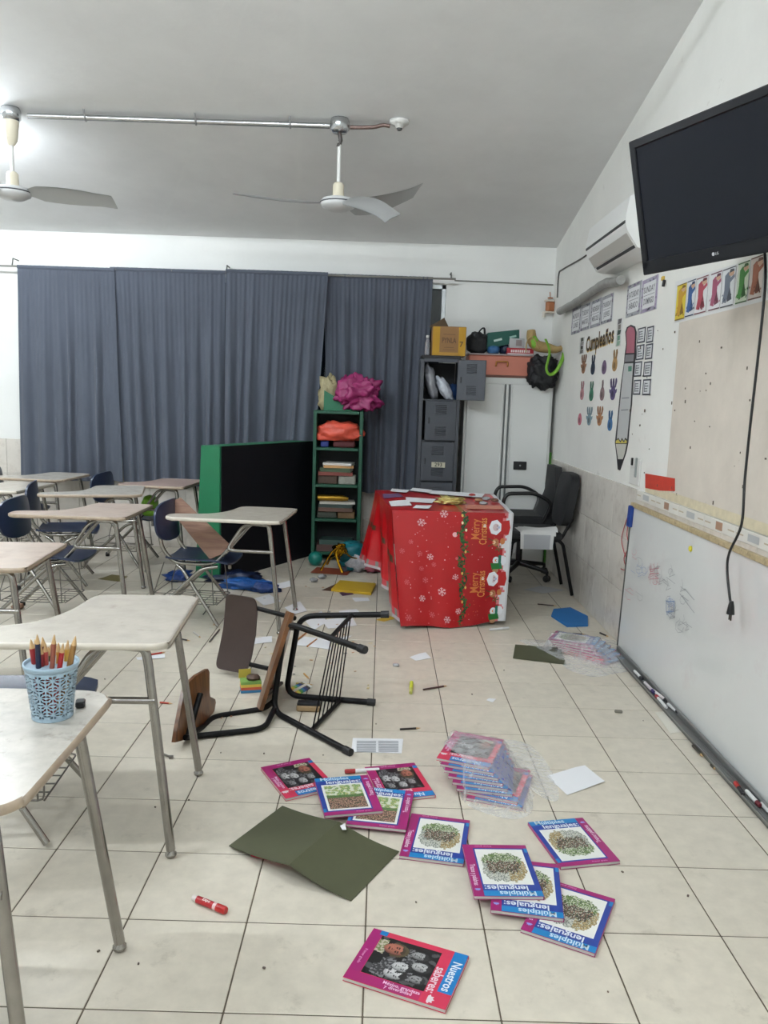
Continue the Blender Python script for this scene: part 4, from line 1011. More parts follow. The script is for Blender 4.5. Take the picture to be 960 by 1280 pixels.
def flake(u, v, r, col, rot=0.3):
    for k in range(6):
        a = rot+k*PI/3; d = (math.cos(a), math.sin(a)); n = (-d[1], d[0]); w = r*0.09
        dec(sf, u, v, [(n[0]*w, n[1]*w), (d[0]*r+n[0]*w, d[1]*r+n[1]*w), (d[0]*r-n[0]*w, d[1]*r-n[1]*w), (-n[0]*w, -n[1]*w)], col)
        for s in (-1, 1):
            a2 = a+s*0.9; e = (math.cos(a2)*r*0.36, math.sin(a2)*r*0.36); q = (d[0]*r*0.6, d[1]*r*0.6); m_ = (-e[1]*0.22, e[0]*0.22)
            dec(sf, u, v, [(q[0]+m_[0], q[1]+m_[1]), (q[0]+e[0]+m_[0], q[1]+e[1]+m_[1]), (q[0]+e[0]-m_[0], q[1]+e[1]-m_[1]), (q[0]-m_[0], q[1]-m_[1])], col, 0.0014)
WH, PK = (214, 176, 182), (196, 92, 100)
for u, v, r in ((0.235, 0.10, 0.026), (0.425, 0.02, 0.026), (0.395, 0.69, 0.028), (0.215, 0.76, 0.022), (0.44, 0.93, 0.024), (0.52, 0.56, 0.02), (0.545, 0.86, 0.02), (0.30, 0.395, 0.022)): flake(u, v, r, WH, rr_.uniform(0, 1))
for u, v, r in ((0.21, 0.37, 0.018), (0.33, 0.46, 0.016), (0.25, 0.60, 0.02), (0.06, 0.35, 0.018), (0.085, 0.62, 0.018), (0.08, 0.93, 0.022), (0.30, 0.90, 0.02), (0.14, 0.27, 0.016), (0.22, 0.50, 0.016)): flake(u, v, r, PK, rr_.uniform(0, 1))
for k in range(70):
    disc(sf, rr_.uniform(0.03, 0.54), rr_.uniform(0.02, 0.98), 0.004*rr_.choice((0.6, 0.8, 1.3)), 0.004*rr_.choice((0.6, 0.8, 1.2)), rr_.choice((WH, PK, PK)), n=7)
disc(sf, 0.515, 0.195, 0.016, 0.016, (224, 180, 184)); disc(sf, 0.53, 0.40, 0.010, 0.010, PK)
for k in range(46): disc(sf, rr_.uniform(0.64, 0.92), rr_.uniform(0.02, 0.98), 0.003, 0.003, rr_.choice((WH, PK, (200, 90, 60))), n=6)
part('snowflake_print', sf, m_cloth, cl, stuff=True)
gp = MB()
for k in range(210):
    v = rr_.uniform(0.0, 0.985); c = 0.585+0.018*math.sin(v*25.0)+rr_.gauss(0, 0.013)
    a = rr_.uniform(0, 6.28); l = rr_.uniform(0.012, 0.024); d = (math.cos(a)*l, math.sin(a)*l); n = (-d[1]*0.28, d[0]*0.28)
    dec(gp, c, v, [(-d[0]*0.5, -d[1]*0.5), (n[0], n[1]), (d[0], d[1]), (-n[0], -n[1])], rr_.choice(((22, 70, 32), (30, 92, 40), (16, 52, 26), (60, 96, 36))), 0.0013+0.0005*rr_.random())
for k in range(16): disc(gp, 0.59+rr_.uniform(-0.02, 0.03), k/16+0.03, 0.007, 0.010, rr_.choice(((236, 226, 190), (216, 180, 90), (200, 40, 40))), 0.0022, 8)
part('garland_print', gp, m_cloth, cl, stuff=True)
fp = MB()
for v0 in (0.03, 0.50):
    up = V(front(0.6, v0+0.1)-front(0.9, v0+0.1)).normalized(); rd_ = V(front(0.7, v0+0.05)-front(0.7, v0+0.25)).normalized()
    fp.text('Merry', front(0.69, v0+0.115), rd_, up, (0, -1, 0), 0.075, (206, 120, 60), 0.012, off=0.003, wmax=0.13)
    fp.text('Christmas', front(0.755, v0+0.135), rd_, up, (0, -1, 0), 0.07, (214, 140, 70), 0.010, off=0.003, wmax=0.17)
    # Santa: hat to the right, beard to the left
    c = (0.865, v0+0.10)
    dec(fp, c[0]+0.055, c[1], [(-0.02, -0.04), (0.035, -0.05), (0.045, 0.0), (0.035, 0.05), (-0.02, 0.045)], (176, 30, 30), 0.0014); dec(fp, c[0]-0.035, c[1], [(0.0, -0.03), (0.0, 0.03), (-0.03, 0.012), (-0.045, -0.012)], (190, 30, 34), 0.0014); disc(fp, c[0]-0.10, c[1]-0.012, 0.010, 0.011, (226, 226, 228), 0.002)
    disc(fp, c[0]-0.01, c[1], 0.038, 0.050, (228, 230, 236), 0.0018, 14, 0.05); disc(fp, c[0]-0.005, c[1], 0.020, 0.026, (206, 186, 190), 0.0022)
    for s in (-1, 1): disc(fp, c[0]+0.004, c[1]+s*0.014, 0.0035, 0.0035, (50, 60, 90), 0.0026, 8)
    disc(fp, c[0]+0.020, c[1], 0.006, 0.009, (160, 180, 210), 0.0026, 8)
    # reindeer
    c = (0.862, v0+0.235)
    disc(fp, c[0], c[1], 0.022, 0.026, (170, 112, 74), 0.0016); disc(fp, c[0]-0.012, c[1], 0.011, 0.013, (212, 180, 144), 0.002); disc(fp, c[0]+0.06, c[1]-0.01, 0.016, 0.022, (190, 120, 70), 0.0016)
    disc(fp, c[0]-0.022, c[1], 0.005, 0.005, (190, 30, 30), 0.0025, 8)
    for s in (-1, 1): dec(fp, c[0]-0.02, c[1]+s*0.018, [(0, 0), (-0.03, s*0.016), (-0.034, s*0.010), (-0.006, -s*0.004)], (96, 60, 40), 0.002); disc(fp, c[0]+0.004, c[1]+s*0.010, 0.003, 0.003, (30, 20, 20), 0.0025, 6)
    for k in range(5): dec(fp, c[0]+0.03, c[1]+0.055, [(0, 0), (math.cos(k*1.25)*0.03, math.sin(k*1.25)*0.03), (math.cos(k*1.25+0.5)*0.015, math.sin(k*1.25+0.5)*0.015)], (34, 104, 54), 0.002)
    # snowman
    c = (0.875, v0+0.40)
    disc(fp, c[0]+0.055, c[1], 0.028, 0.034, (222, 226, 232), 0.0014); disc(fp, c[0], c[1], 0.022, 0.026, (226, 230, 236), 0.0018)
    dec(fp, c[0]+0.028, c[1], [(-0.006, -0.036), (0.012, -0.036), (0.012, 0.05), (-0.006, 0.05)], (30, 110, 92), 0.0022); disc(fp, c[0]-0.004, c[1], 0.004, 0.010, (226, 120, 40), 0.0026, 6)
    for s in (-1, 1): disc(fp, c[0]+0.006, c[1]+s*0.010, 0.003, 0.003, (30, 30, 40), 0.0026, 6)
    dec(fp, c[0]-0.02, c[1]+0.05, [(-0.02, -0.02), (0.05, -0.018), (0.06, 0.02), (-0.01, 0.024)], (30, 112, 48), 0.0016)
    disc(fp, 0.875, v0+0.49, 0.02, 0.02, (170, 130, 96), 0.0016)
part('figure_print', fp, m_cloth, cl, stuff=True)
# paper and wrappers on the table
def sheet(name, pts, z, m, label, cat, group=None, th=0.0012, curl=0.004, seed=0, lines=None, col=None):
    """a thin sheet through pixel corners at height z; corners lift a little"""
    r = random.Random(seed); P = [fl(x, y, z) for x, y in pts]
    def s(u, v): 
        p = P[0]*(1-u)*(1-v)+P[1]*u*(1-v)+P[2]*u*v+P[3]*(1-u)*v
        p.z += 0.0004+curl*(0.5+0.5*math.sin(u*4+seed))*(u*u+(1-v)**2)*0.5; return p
    b = MB(); b.grid(s, 8, 8, col=col); b.grid(lambda u, v: s(1-u, v)+V(0, 0, th), 8, 8, col=col)
    b.f = [f[::-1] for f in b.f]
    for f in (lambda u, v: s(u, 0)+V(0, 0, th*v), lambda u, v: s(u, 1)+V(0, 0, th*(1-v)), lambda u, v: s(0, u)+V(0, 0, th*(1-v)), lambda u, v: s(1, u)+V(0, 0, th*v)): b.grid(f, 8, 1, col=col)
    if lines:
        for k in range(lines):
            v = 0.12+0.76*k/max(1, lines-1); u1 = r.uniform(0.7, 0.92)
            q = [s(0.08, v), s(u1, v), s(u1, v+0.3/lines), s(0.08, v+0.3/lines)]
            b.add([p+V(0, 0, th+0.0008) for p in q], [(0, 1, 2, 3)], (150, 150, 152))
    return solo(name, b, m, label, cat, group)
TZ = 0.7525
m_white_paper = mat('white_paper', (232, 233, 236), 0.7)
GP = 'loose sheets on the red table'
for k, (pts, lab) in enumerate([(((486, 627), (510, 625), (515, 632), (489, 633)), 'white sheet at the front left of the red table'), (((507, 622), (545, 624), (540, 629), (508, 627)), 'long white sheet just behind the front left sheet on the red table'), (((520, 632), (540, 632), (536, 636), (516, 635)), 'small torn white scrap near the front edge of the red table'), (((490, 611), (512, 613), (508, 616), (488, 614)), 'white scrap at the back left of the red table'), (((524, 612), (606, 618), (602, 622), (538, 617)), 'large pale sheet across the back of the red table'), (((516, 610), (540, 613), (536, 616), (512, 613)), 'narrow white sheet at the far back edge of the red table')]):
    sheet('sheet', pts, TZ+0.002*k, m_white_paper, lab, 'paper', GP, seed=k)
sheet('leaflet', ((478, 618), (498, 617), (504, 621), (480, 623)), TZ, mat('purple_leaflet', (110, 84, 120), 0.5), 'purple leaflet at the left edge of the red table', 'leaflet', seed=9)
sheet('leaflet', ((585, 631), (625, 633), (630, 637), (583, 636)), TZ, mat('orange_leaflet', (206, 128, 104), 0.5), 'pale orange leaflet on the right front of the red table', 'leaflet', seed=10)
m_goldw = mat('gold_wrapper', (206, 188, 120), 0.3, 0.5, bump=0.5, bscale=80)
q = fl(562, 630, TZ); b = MB(); b.blob((q.x+0.01, q.y+0.02, TZ+0.018), (0.085, 0.05, 0.026), 0.6, 4, 81, 36, 20, p=0.7, flatb=TZ+0.002)
solo('wrapper', b, m_goldw, 'crumpled gold wrapper near the front edge of the red table', 'wrapper')
m_debris = [mat('scrap_%s' % n, c, 0.6) for n, c in (('red', (150, 50, 46)), ('tan', (170, 128, 92)), ('grey', (168, 168, 170)), ('brown', (110, 70, 52)))]
r5 = random.Random(12)
for k, (x, y, mi, w) in enumerate([(598, 627, 1, 'tan'), (608, 625, 2, 'grey'), (618, 627, 3, 'brown'), (590, 621, 0, 'dark red'), (604, 631, 2, 'pale grey')]):
    q = fl(x, y, TZ); b = MB(); b.blob((q.x, q.y, TZ+0.010), (0.028, 0.03, 0.013), 0.4, 3, 90+k, 14, 8, flatb=TZ+0.002)
    solo('scrap', b, m_debris[mi], ['tan crumpled scrap right of the gold wrapper on the red table', 'grey crumpled scrap near the back right of the red table', 'brown crumpled scrap at the right end of the red table', 'dark red scrap behind the gold wrapper on the red table', 'pale grey scrap in front of the tan one on the red table'][k], 'scrap')

# ---------------------------------------------------------------- office chair and visitor chair behind the table
m_blk_mesh = mat('black_upholstery', (24, 25, 28), 0.6, var=0.15, scale=60, bump=0.15, bscale=200)
m_blk_plastic = mat('black_moulding', (22, 22, 24), 0.35)
ox, oy = 1.175, 6.60
oc = thing('office_chair', 'black office chair with loop armrests and castors between the red table and the cabinet', 'chair', (ox, oy, 0))
part('gas_lift', MB().tube([(ox, oy, 0.10), (ox, oy, 0.45)], 0.026, 12), m_blk_plastic, oc)
for k in range(5):
    a = 2*PI*k/5+0.5; e = V(ox+0.28*math.cos(a), oy+0.28*math.sin(a), 0.085)
    if e.x > 1.42: e.x = 1.42
    arm = part('base_arm', MB().tube([(ox, oy, 0.12), e], 0.020, 8, rfun=lambda t: 1.25-0.5*t), m_blk_plastic, oc)
    b = MB()
    for s in (-1, 1): b.lathe([(0.0, -0.010), (0.024, -0.010), (0.027, -0.004), (0.027, 0.006), (0.022, 0.010), (0.0, 0.010)], 12, e+V(-math.sin(a)*0.014*s, math.cos(a)*0.014*s, -0.057), Matrix.Rotation(a, 3, 'Z') @ Matrix.Rotation(PI/2, 3, 'X'))
    b.tube([e+V(0, 0, 0.005), e+V(0, 0, -0.04)], 0.012, 8); part('castor', b, m_blk_plastic, arm)
b = MB(); b.box((ox+0.01, oy, 0.50), (0.46, 0.44, 0.085), bev=0.035); part('seat', b, m_blk_mesh, oc)
def obk(u, v):
    s = (u-0.5)*2; z = 0.52+0.42*v; x = ox+0.19+0.125*v+0.03*math.sin(v*PI)-0.03*(1-s*s); w = 0.205*(1-0.25*max(0, v-0.6)/0.4)
    return V(min(x, 1.455), oy+0.0+s*w, z)
b = MB(); b.grid(obk, 10, 12); b.grid(lambda u, v: obk(1-u, v)+V(-0.055, 0, 0), 10, 12)
for f in (lambda u, v: obk(u, 0)-V(0.055*v, 0, 0), lambda u, v: obk(1-u, 1)-V(0.055*v, 0, 0), lambda u, v: obk(0, 1-u)-V(0.055*v, 0, 0), lambda u, v: obk(1, u)-V(0.055*v, 0, 0)): b.grid(f, 10, 1)
part('backrest', b, m_blk_mesh, oc)
part('back_bar', MB().tube(fillet([(ox+0.05, oy, 0.46), (ox+0.25, oy, 0.47), (ox+0.285, oy-0.02, 0.70)], 0.05), 0.017, 8), m_blk_plastic, oc)
for s in (-1, 1):
    yy = oy+s*0.245
    part('armrest', MB().tube(fillet([(ox+0.14, yy-s*0.03, 0.50), (ox+0.20, yy, 0.66), (ox+0.06, yy, 0.735), (ox-0.17, yy, 0.725), (ox-0.20, yy, 0.64), (ox-0.13, yy-s*0.02, 0.50)], 0.06, 6), 0.019, 8, flat=0.8), m_blk_plastic, oc)
vc = thing('visitor_chair', 'black padded visitor chair with papers on its seat, against the right wall', 'chair', (1.2, 6.1, 0))
vy0, vy1 = 5.93, 6.30
for s, yy in ((0, vy0), (1, vy1)):
    part('leg', MB().tube(fillet([(1.32, yy, 0.44), (1.38, yy, 0.41), (1.475, yy+0.0, 0.012)], 0.03), 0.013, 8), m_blackpaint, vc)
    part('leg', MB().tube(fillet([(1.05, yy, 0.43), (1.0, yy, 0.41), (0.965, yy, 0.012)], 0.03), 0.013, 8), m_blackpaint, vc)
    part('seat_rail', MB().tube(fillet([(0.99, yy, 0.425), (1.36, yy, 0.425), (1.44, yy, 0.60)], 0.05), 0.012, 8), m_blackpaint, vc)
b = MB(); b.box((1.17, (vy0+vy1)/2, 0.462), (0.40, 0.42, 0.06), bev=0.024); part('seat', b, m_blk_mesh, vc)
def vbk(a, r, o):
    c, s = math.cos(a), math.sin(a); yy = math.copysign(abs(c)**0.45, c)*r*0.215; zz = math.copysign(abs(s)**0.5, s)*r*0.20
    return V(1.415+0.15*zz+o-0.02*(1-r*r), (vy0+vy1)/2-0.01+yy, 0.73+zz)
b = MB(); b.grid(lambda u, v: vbk(-2*PI*u, v, 0.035), 32, 6); b.grid(lambda u, v: vbk(2*PI*u, v, -0.028-0.012*(1-v*v)), 32, 6); b.grid(lambda u, v: vbk(2*PI*u, 1, -0.028+0.063*v), 32, 3); part('backrest', b, m_blk_mesh, vc)
m_news = print_mat('printed_paper', 0.7)
for k, (x0, x1, dy, hang, lab) in enumerate([(0.0, 0.27, 0.0, 0.13, 'printed newsletter hanging over the front of the black visitor chair seat'), (0.02, 0.275, 0.02, 0.035, 'white printed sheets lying on the newsletter on the visitor chair'), (0.06, 0.29, 0.05, 0.012, 'topmost curled paper on the visitor chair seat')]):
    xa = 1.04+x0; xb = 1.04+x1; y0 = vy0-0.045-0.004*(2-k); z0 = 0.494+0.007*k
    def sh(u, v, xa=xa, xb=xb, y0=y0, z0=z0, hang=hang, dy=dy, k=k):
        L_ = 0.20-dy; tot = L_+hang; s = v*tot
        x = xa+(xb-xa)*u + (0.03*(u-0.5)*-1 if k == 0 else 0)*v
        if s < L_: return V(x, y0+0.02+L_-s, z0+0.004*math.sin(u*5+k)+0.010*k*math.sin(v*3)*u)
        q = s-L_; return V(x, y0+0.02-min(q, 0.02)*0.8-0.002, z0-max(0, q-0.004))
    b = MB()
    def cc(u, v, k=k, hang=hang): 
        if k == 0 and v > 0.66 and 0.12 < u < 0.88 and (int(v*60) % 2): return (180, 182, 186)
        return (222, 222, 220)
    b.grid(sh, 10, 30, cc); b.grid(lambda u, v: sh(1-u, v)+V(0, 0.0015, -0.0015), 10, 30, col=(214, 214, 212)); solo('paper', b, m_news, lab, 'paper', 'papers on the visitor chair')
sheet('sheet', ((654, 737), (676, 733), (706, 738), (678, 742)), 0.004, mat('grey_sheet', (196, 196, 196), 0.5), 'pale sheet on the floor under the visitor chair', 'paper', seed=3)

# ---------------------------------------------------------------- things on the right wall
def wall_card(pts, lab, name, cat, group, painter, X=XR-0.001, th=0.003):
    """flat card on the right wall through pixel corners TL, TR, BR, BL as seen"""
    P = [wx(x, y, X) for x, y in pts]
    y0 = (P[0].y+P[3].y)/2; y1 = (P[1].y+P[2].y)/2; z1 = (P[0].z+P[1].z)/2; z0 = (P[2].z+P[3].z)/2
    w, h = y0-y1, z1-z0; o = V(X-th, y0, z0); u, v, n = V(0, -1, 0), V(0, 0, 1), V(-1, 0, 0)
    b = MB(); b.box((X-th/2, (y0+y1)/2, (z0+z1)/2), (th, w, h), col=(228, 228, 230)); painter(b, o, u, v, n, w, h)
    return solo(name, b, PR, lab, cat, group)
def day_painter(t1, t2, edge):
    def f(b, o, u, v, n, w, h):
        b.rect(o, u, v, 0, 0, w, h, edge, n, 0.0004); r = random.Random(t1)
        for k in range(26): b.rect(o, u, v, *(lambda x, y: (x, y, x+w*0.10, y+h*0.06))(r.choice((r.uniform(0, w*0.06), r.uniform(w*0.84, w*0.9))) if k % 2 else r.uniform(0, w*0.9), r.uniform(0, h*0.92) if k % 2 else r.choice((r.uniform(0, h*0.06), r.uniform(h*0.88, h*0.94)))), r.choice(((110, 112, 122), (176, 178, 186), (146, 130, 160))), n, 0.0008)
        b.rect(o, u, v, w*0.11, h*0.11, w*0.89, h*0.88, (228, 229, 231), n, 0.0012)
        b.text(t1, o+u*(w*0.5)+v*(h*0.66), u, v, n, h*0.26, (92, 94, 100), 0.012, off=0.0018, wmax=w*0.70)
        b.rect(o, u, v, w*0.16, h*0.49, w*0.84, h*0.505, (120, 120, 126), n, 0.0016)
        b.text(t2, o+u*(w*0.5)+v*(h*0.31), u, v, n, h*0.26, (92, 94, 100), 0.012, off=0.0018, wmax=w*0.62)
    return f
EDG = (168, 170, 176)
days = [(((716, 385), (727, 383), (725.5, 416), (714.6, 418)), 'MONDAY', 'LUNES'), (((727.7, 382), (738.6, 378), (737.6, 411), (726, 414)), 'TUESDAY', 'MARTES'), (((740, 377), (753, 372), (751, 406), (738, 411)), 'WEDNESDAY', 'MIÉRCOLES'), (((754, 371), (768, 366), (765, 402), (751, 405.6)), 'THURSDAY', 'JUEVES'), (((785, 357), (803, 351), (800.6, 392), (783, 397)), 'SATURDAY', 'SÁBADO'), (((804, 350), (824, 344), (821, 386), (801, 392)), 'SUNDAY', 'DOMINGO')]
for k, (p, a, c) in enumerate(days):
    wall_card(p, 'grey-bordered weekday card reading %s %s on the right wall' % (a, c), 'poster', 'poster', 'weekday cards on the right wall', day_painter(a, c, EDG if k < 5 else (172, 162, 188)))
# birthday letters
m_letter = mat('dark_brown_letters', (58, 44, 30), 0.6); m_letter_y = mat('yellow_letter_edge', (206, 170, 76), 0.6)
A, B_ = wx(733, 432), wx(768, 417.5)
t = thing('letters', 'dark cut-out letters reading Cumpleaños across the right wall', 'letters', (XR-0.003, (A.y+B_.y)/2, A.z-0.08))
u = (V(XR, B_.y, B_.z)-V(XR, A.y, A.z)); Lw = u.length; u.normalize(); v = u.cross(V(-1, 0, 0)) * -1
if v.z < 0: v = -v
cen = (A+B_)/2; cen.x = XR
full = 'Cumpleaños'
wid = []
for ch in full:
    xs = [p[0] for p in glyphs(ch, 0.03)[0]]; wid.append(max(xs)-min(xs)+0.07)
kw = Lw/sum(wid); run = 0.0
for i, ch in enumerate(full):
    ys = [p[1] for p in glyphs(ch, 0.03)[0]]
    pos = cen+u*((run+wid[i]/2)*kw-Lw/2); run += wid[i]; hh = 0.15
    b = MB(); b.text(ch, pos+V(0, 0, hh*0.0), u, v, (-1, 0, 0), hh, None, 0.03, off=0.002, wmax=(wid[i]-0.05)*kw)
    back_ = MB(); back_.text(ch, pos+V(0.0, 0.004, -0.004), u, v, (-1, 0, 0), hh*1.02, None, 0.045, off=0.001, wmax=wid[i]*kw)
    lo = part('letter', b, m_letter, t); part('letter_edge', back_, m_letter_y, lo)
# two little vertical drawings left and right of the word
def strip_pic(pts, cols, lab):
    def f(b, o, u, v, n, w, h):
        b.rect(o, u, v, 0, 0, w, h, (214, 214, 212), n, 0.0004); N_ = len(cols)
        for k, c in enumerate(cols): b.prism([(w*(0.2+0.1*(k % 2)), h*k/N_), (w*0.8, h*k/N_+0.003), (w*(0.9-0.12*(k % 2)), h*(k+0.9)/N_), (w*0.25, h*(k+0.95)/N_)], o+n*0.0005, u, v, n, 0.0006, c)
    wall_card(pts, lab, 'drawing', 'drawing', None, f)
strip_pic(((725, 423), (731, 421), (730.5, 441), (724.5, 443)), [(120, 120, 118), (60, 58, 56), (150, 148, 146), (70, 80, 70)], 'small grey drawing to the left of the Cumpleaños letters')
strip_pic(((771.5, 400), (778, 397), (777, 431), (770.5, 434)), [(150, 180, 160), (110, 150, 130), (40, 70, 60), (130, 124, 120), (100, 96, 100)], 'tall narrow green and grey drawing to the right of the Cumpleaños letters')
# twelve cut-out balloon bugs
bug = [((729.7, 459), (150, 110, 84), 3, 'brown'), ((741.4, 460), (34, 52, 74), 2, 'dark blue'), ((755.5, 459), (112, 92, 122), 0, 'plain purple'), ((768.8, 455), (182, 146, 96), 2, 'tan'),
       ((727.8, 492), (186, 132, 138), 2, 'pink horned'), ((739.4, 493), (52, 118, 92), 2, 'green'), ((753, 492), (140, 116, 118), 1, 'mauve'), ((766.4, 491), (92, 80, 124), 3, 'violet'),
       ((725, 524), (196, 112, 128), 0, 'plain pink'), ((736.7, 524), (128, 152, 162), 3, 'grey-blue'), ((749.7, 524), (178, 126, 86), 3, 'orange-brown'), ((762.8, 530), (66, 118, 168), 2, 'bright blue')]
rows_ = ['top', 'middle', 'bottom']
for k, ((x, y), c, horns, cn) in enumerate(bug):
    C_ = wx(x, y); C_.x = XR; d = C_.y; hz = 0.048*(1 if k < 8 else 0.95); wy = 0.108
    t = thing('paper_balloon', '%s paper balloon figure in the %s row under the Cumpleaños letters' % (cn, rows_[k//4]), 'decoration', (XR-0.003, C_.y, C_.z-hz), 0, 'birthday balloon figures on the right wall')
    P_ = [(wy*0.5*math.cos(a)*(1-0.15*math.sin(a)), hz*math.sin(a)) for a in [2*PI*i/18 for i in range(18)]]
    b = MB(); b.prism(P_, (XR-0.0005, C_.y, C_.z), (0, -1, 0), (0, 0, 1), (-1, 0, 0), 0.003, c)
    b.prism([(p[0]*0.45-0.004, p[1]*0.45-0.008) for p in P_], (XR-0.0035, C_.y, C_.z), (0, -1, 0), (0, 0, 1), (-1, 0, 0), 0.0006, tuple(int(v*0.72) for v in c)); part('body', b, PR, t)
    for h in range(horns):
        s = (h-(horns-1)/2)*0.042
        b = MB(); b.prism([(s-0.012, hz*0.7), (s+0.012, hz*0.7), (s*1.4+0.017, hz*1.5), (s*1.4+0.006, hz*1.95), (s*1.4-0.012, hz*1.85), (s*1.4-0.014, hz*1.4)], (XR-0.0005, C_.y, C_.z), (0, -1, 0), (0, 0, 1), (-1, 0, 0), 0.0036, tuple(int(v*0.8) for v in c)); part('horn', b, PR, t)
    if horns == 3:
        for s in (-1, 1):
            b = MB(); b.prism([(s*wy*0.42, -0.01), (s*wy*0.72, 0.004), (s*wy*0.78, 0.024), (s*wy*0.5, 0.018)], (XR-0.0005, C_.y, C_.z), (0, -1, 0), (0, 0, 1), (-1, 0, 0), 0.0034, c); part('arm', b, PR, t)
# the big paper pencil
t = thing('pencil_poster', 'tall paper pencil with a pink eraser and dark tip on the right wall', 'poster', (XR-0.003, wx(783, 500).y, wx(774, 587).z))
def wallpoly(px, off, c, name, th=0.002):
    P_ = [wx(x, y) for x, y in px]; b = MB()
    b.prism([(p.y, p.z) for p in P_], (XR-off, 0, 0), (0, 1, 0), (0, 0, 1), (-1, 0, 0), th, c); return part(name, b, PR, t)
wallpoly([(782, 415), (784, 409), (789, 406), (794, 408), (796, 415), (795, 445), (793.6, 455), (791.5, 480), (790.2, 505), (787.5, 530), (785.6, 553), (783, 566), (775.5, 588), (772.5, 587), (771, 570), (769, 553), (771.5, 530), (774, 505), (776.5, 480), (780.5, 453), (781.3, 443), (783, 430)], 0.0003, (46, 46, 50), 'outline')
wallpoly([(783.5, 416), (785.5, 410), (789, 408), (793, 410), (794.3, 416), (793.4, 441), (783.2, 441.5), (784.4, 430)], 0.0022, (178, 108, 124), 'eraser', 0.001)
wallpoly([(782.4, 443.5), (793.2, 443), (792.4, 451.5), (781.4, 452.5)], 0.0022, (134, 134, 138), 'ferrule', 0.001)
wallpoly([(781.2, 454.5), (792, 454), (790.2, 480), (788.8, 505), (786.2, 530), (784.4, 549), (782, 547), (780.5, 551), (778, 547), (776, 551), (773.5, 547), (771.6, 549), (773.2, 530), (775.6, 505), (778, 480)], 0.0022, (196, 198, 198), 'body', 0.001)
wallpoly([(770.5, 551), (773.5, 549), (776, 553.5), (778, 549.5), (780.5, 553.5), (782, 549.5), (784.2, 551.5), (783.6, 554), (770.2, 554)], 0.0022, (206, 192, 90), 'zigzag', 0.001)
wallpoly([(770.3, 555), (783.8, 555), (781.6, 566), (779, 574), (773.2, 574), (772, 566)], 0.0022, (206, 204, 196), 'wood_cone', 0.001)
wallpoly([(773, 575), (779, 575), (775.3, 587), (773.2, 586.5)], 0.0022, (40, 40, 44), 'tip', 0.001)
for (xa, ya) in ((781, 497), (780, 512)): wallpoly([(xa-3, ya), (xa+6, ya-0.7), (xa+6, ya+1), (xa-3, ya+1.6)], 0.0034, (150, 152, 156), 'writing', 0.0004)
wallpoly([(786, 458), (790.5, 457.5), (790.2, 464), (786, 464.5)], 0.0034, (84, 140, 120), 'sticker', 0.0004)
# eight little framed cards
def card_painter(k):
    def f(b, o, u, v, n, w, h):
        b.rect(o, u, v, 0, 0, w, h, (56, 60, 72), n, 0.0004); b.rect(o, u, v, w*0.12, h*0.09, w*0.88, h*0.91, (222, 224, 226), n, 0.0008); r = random.Random(k)
        for q in range(4): b.rect(o, u, v, w*0.22, h*(0.22+q*0.16), w*r.uniform(0.6, 0.8), h*(0.28+q*0.16), (96, 98, 108), n, 0.0012)
        b.rect(o, u, v, w*0.22, h*0.2, w*0.30, h*0.8, (110, 112, 124), n, 0.0012)
    return f
c1 = [((798, 411), (808, 408), (807, 427), (796.8, 430)), ((796.3, 432), (806.3, 430), (805.3, 448.5), (795.3, 451)), ((793.8, 453), (803.3, 451), (802.3, 470), (792.5, 471.5)), ((793, 475.5), (802, 474), (801.2, 493), (792, 494))]
c2 = [((809.5, 409), (818, 407), (817.3, 427.5), (808.6, 429)), ((808, 430.5), (817, 429), (816, 448), (806.8, 450)), ((805.5, 453), (816, 451), (815, 470), (804.8, 471.5)), ((804.5, 475), (814.6, 473), (813.4, 493.5), (803.4, 494.5))]
for k in range(4):
    for s, cc in ((0, c1), (1, c2)): wall_card(cc[k], 'small dark-framed card in the %s column, %s, beside the paper pencil' % (('left', 'right')[s], ('top one', 'second one down', 'third one down', 'lowest one')[k]), 'card', 'card', 'small framed cards beside the paper pencil', card_painter(k*2+s))
# strip of seven coloured figure sheets under the television
bp = [wx(845, 352), wx(958, 318), wx(957, 380), wx(843, 403)]
b = MB(); y0, y1 = wx(845, 380).y, 2.85
b.prism([(bp[0].y, bp[0].z), (2.85, bp[1].z-0.02), (2.85, bp[2].z-0.02), (bp[3].y, bp[3].z)], (XR-0.0003, 0, 0), (0, 1, 0), (0, 0, 1), (-1, 0, 0), 0.002, (226, 227, 226))
ed = wx(856, 402), wx(955, 381)
b.prism([(ed[0].y, ed[0].z), (2.85, ed[1].z-0.02), (2.85, ed[1].z-0.026), (ed[0].y, ed[0].z-0.008)], (XR-0.0022, 0, 0), (0, 1, 0), (0, 0, 1), (-1, 0, 0), 0.0006, (136, 142, 156))
solo('backing_strip', b, PR, 'long white paper strip behind the seven coloured figure sheets under the television', 'paper strip')
figs = [(((846, 358), (859, 352.5), (856, 398), (845, 401)), (222, 200, 70), (196, 150, 50), 'yellow'), (((859.5, 352), (870, 349), (868, 393), (857, 397)), (226, 228, 230), (62, 96, 150), 'blue'), (((871, 348.5), (885.5, 344), (883, 390), (869, 393)), (226, 228, 228), (176, 76, 90), 'red'), (((889, 343), (903, 338), (900, 385), (886.5, 389)), (226, 226, 228), (162, 86, 112), 'rose'), (((904.5, 337.5), (920.5, 332), (916.5, 381), (901, 385.5)), (224, 226, 228), (112, 120, 134), 'grey'), (((924, 330), (937.5, 325), (934.5, 376), (919, 381)), (206, 218, 196), (74, 140, 66), 'green'), (((939, 324), (956, 317), (953, 371), (936, 376)), (216, 206, 198), (158, 98, 72), 'brown')]
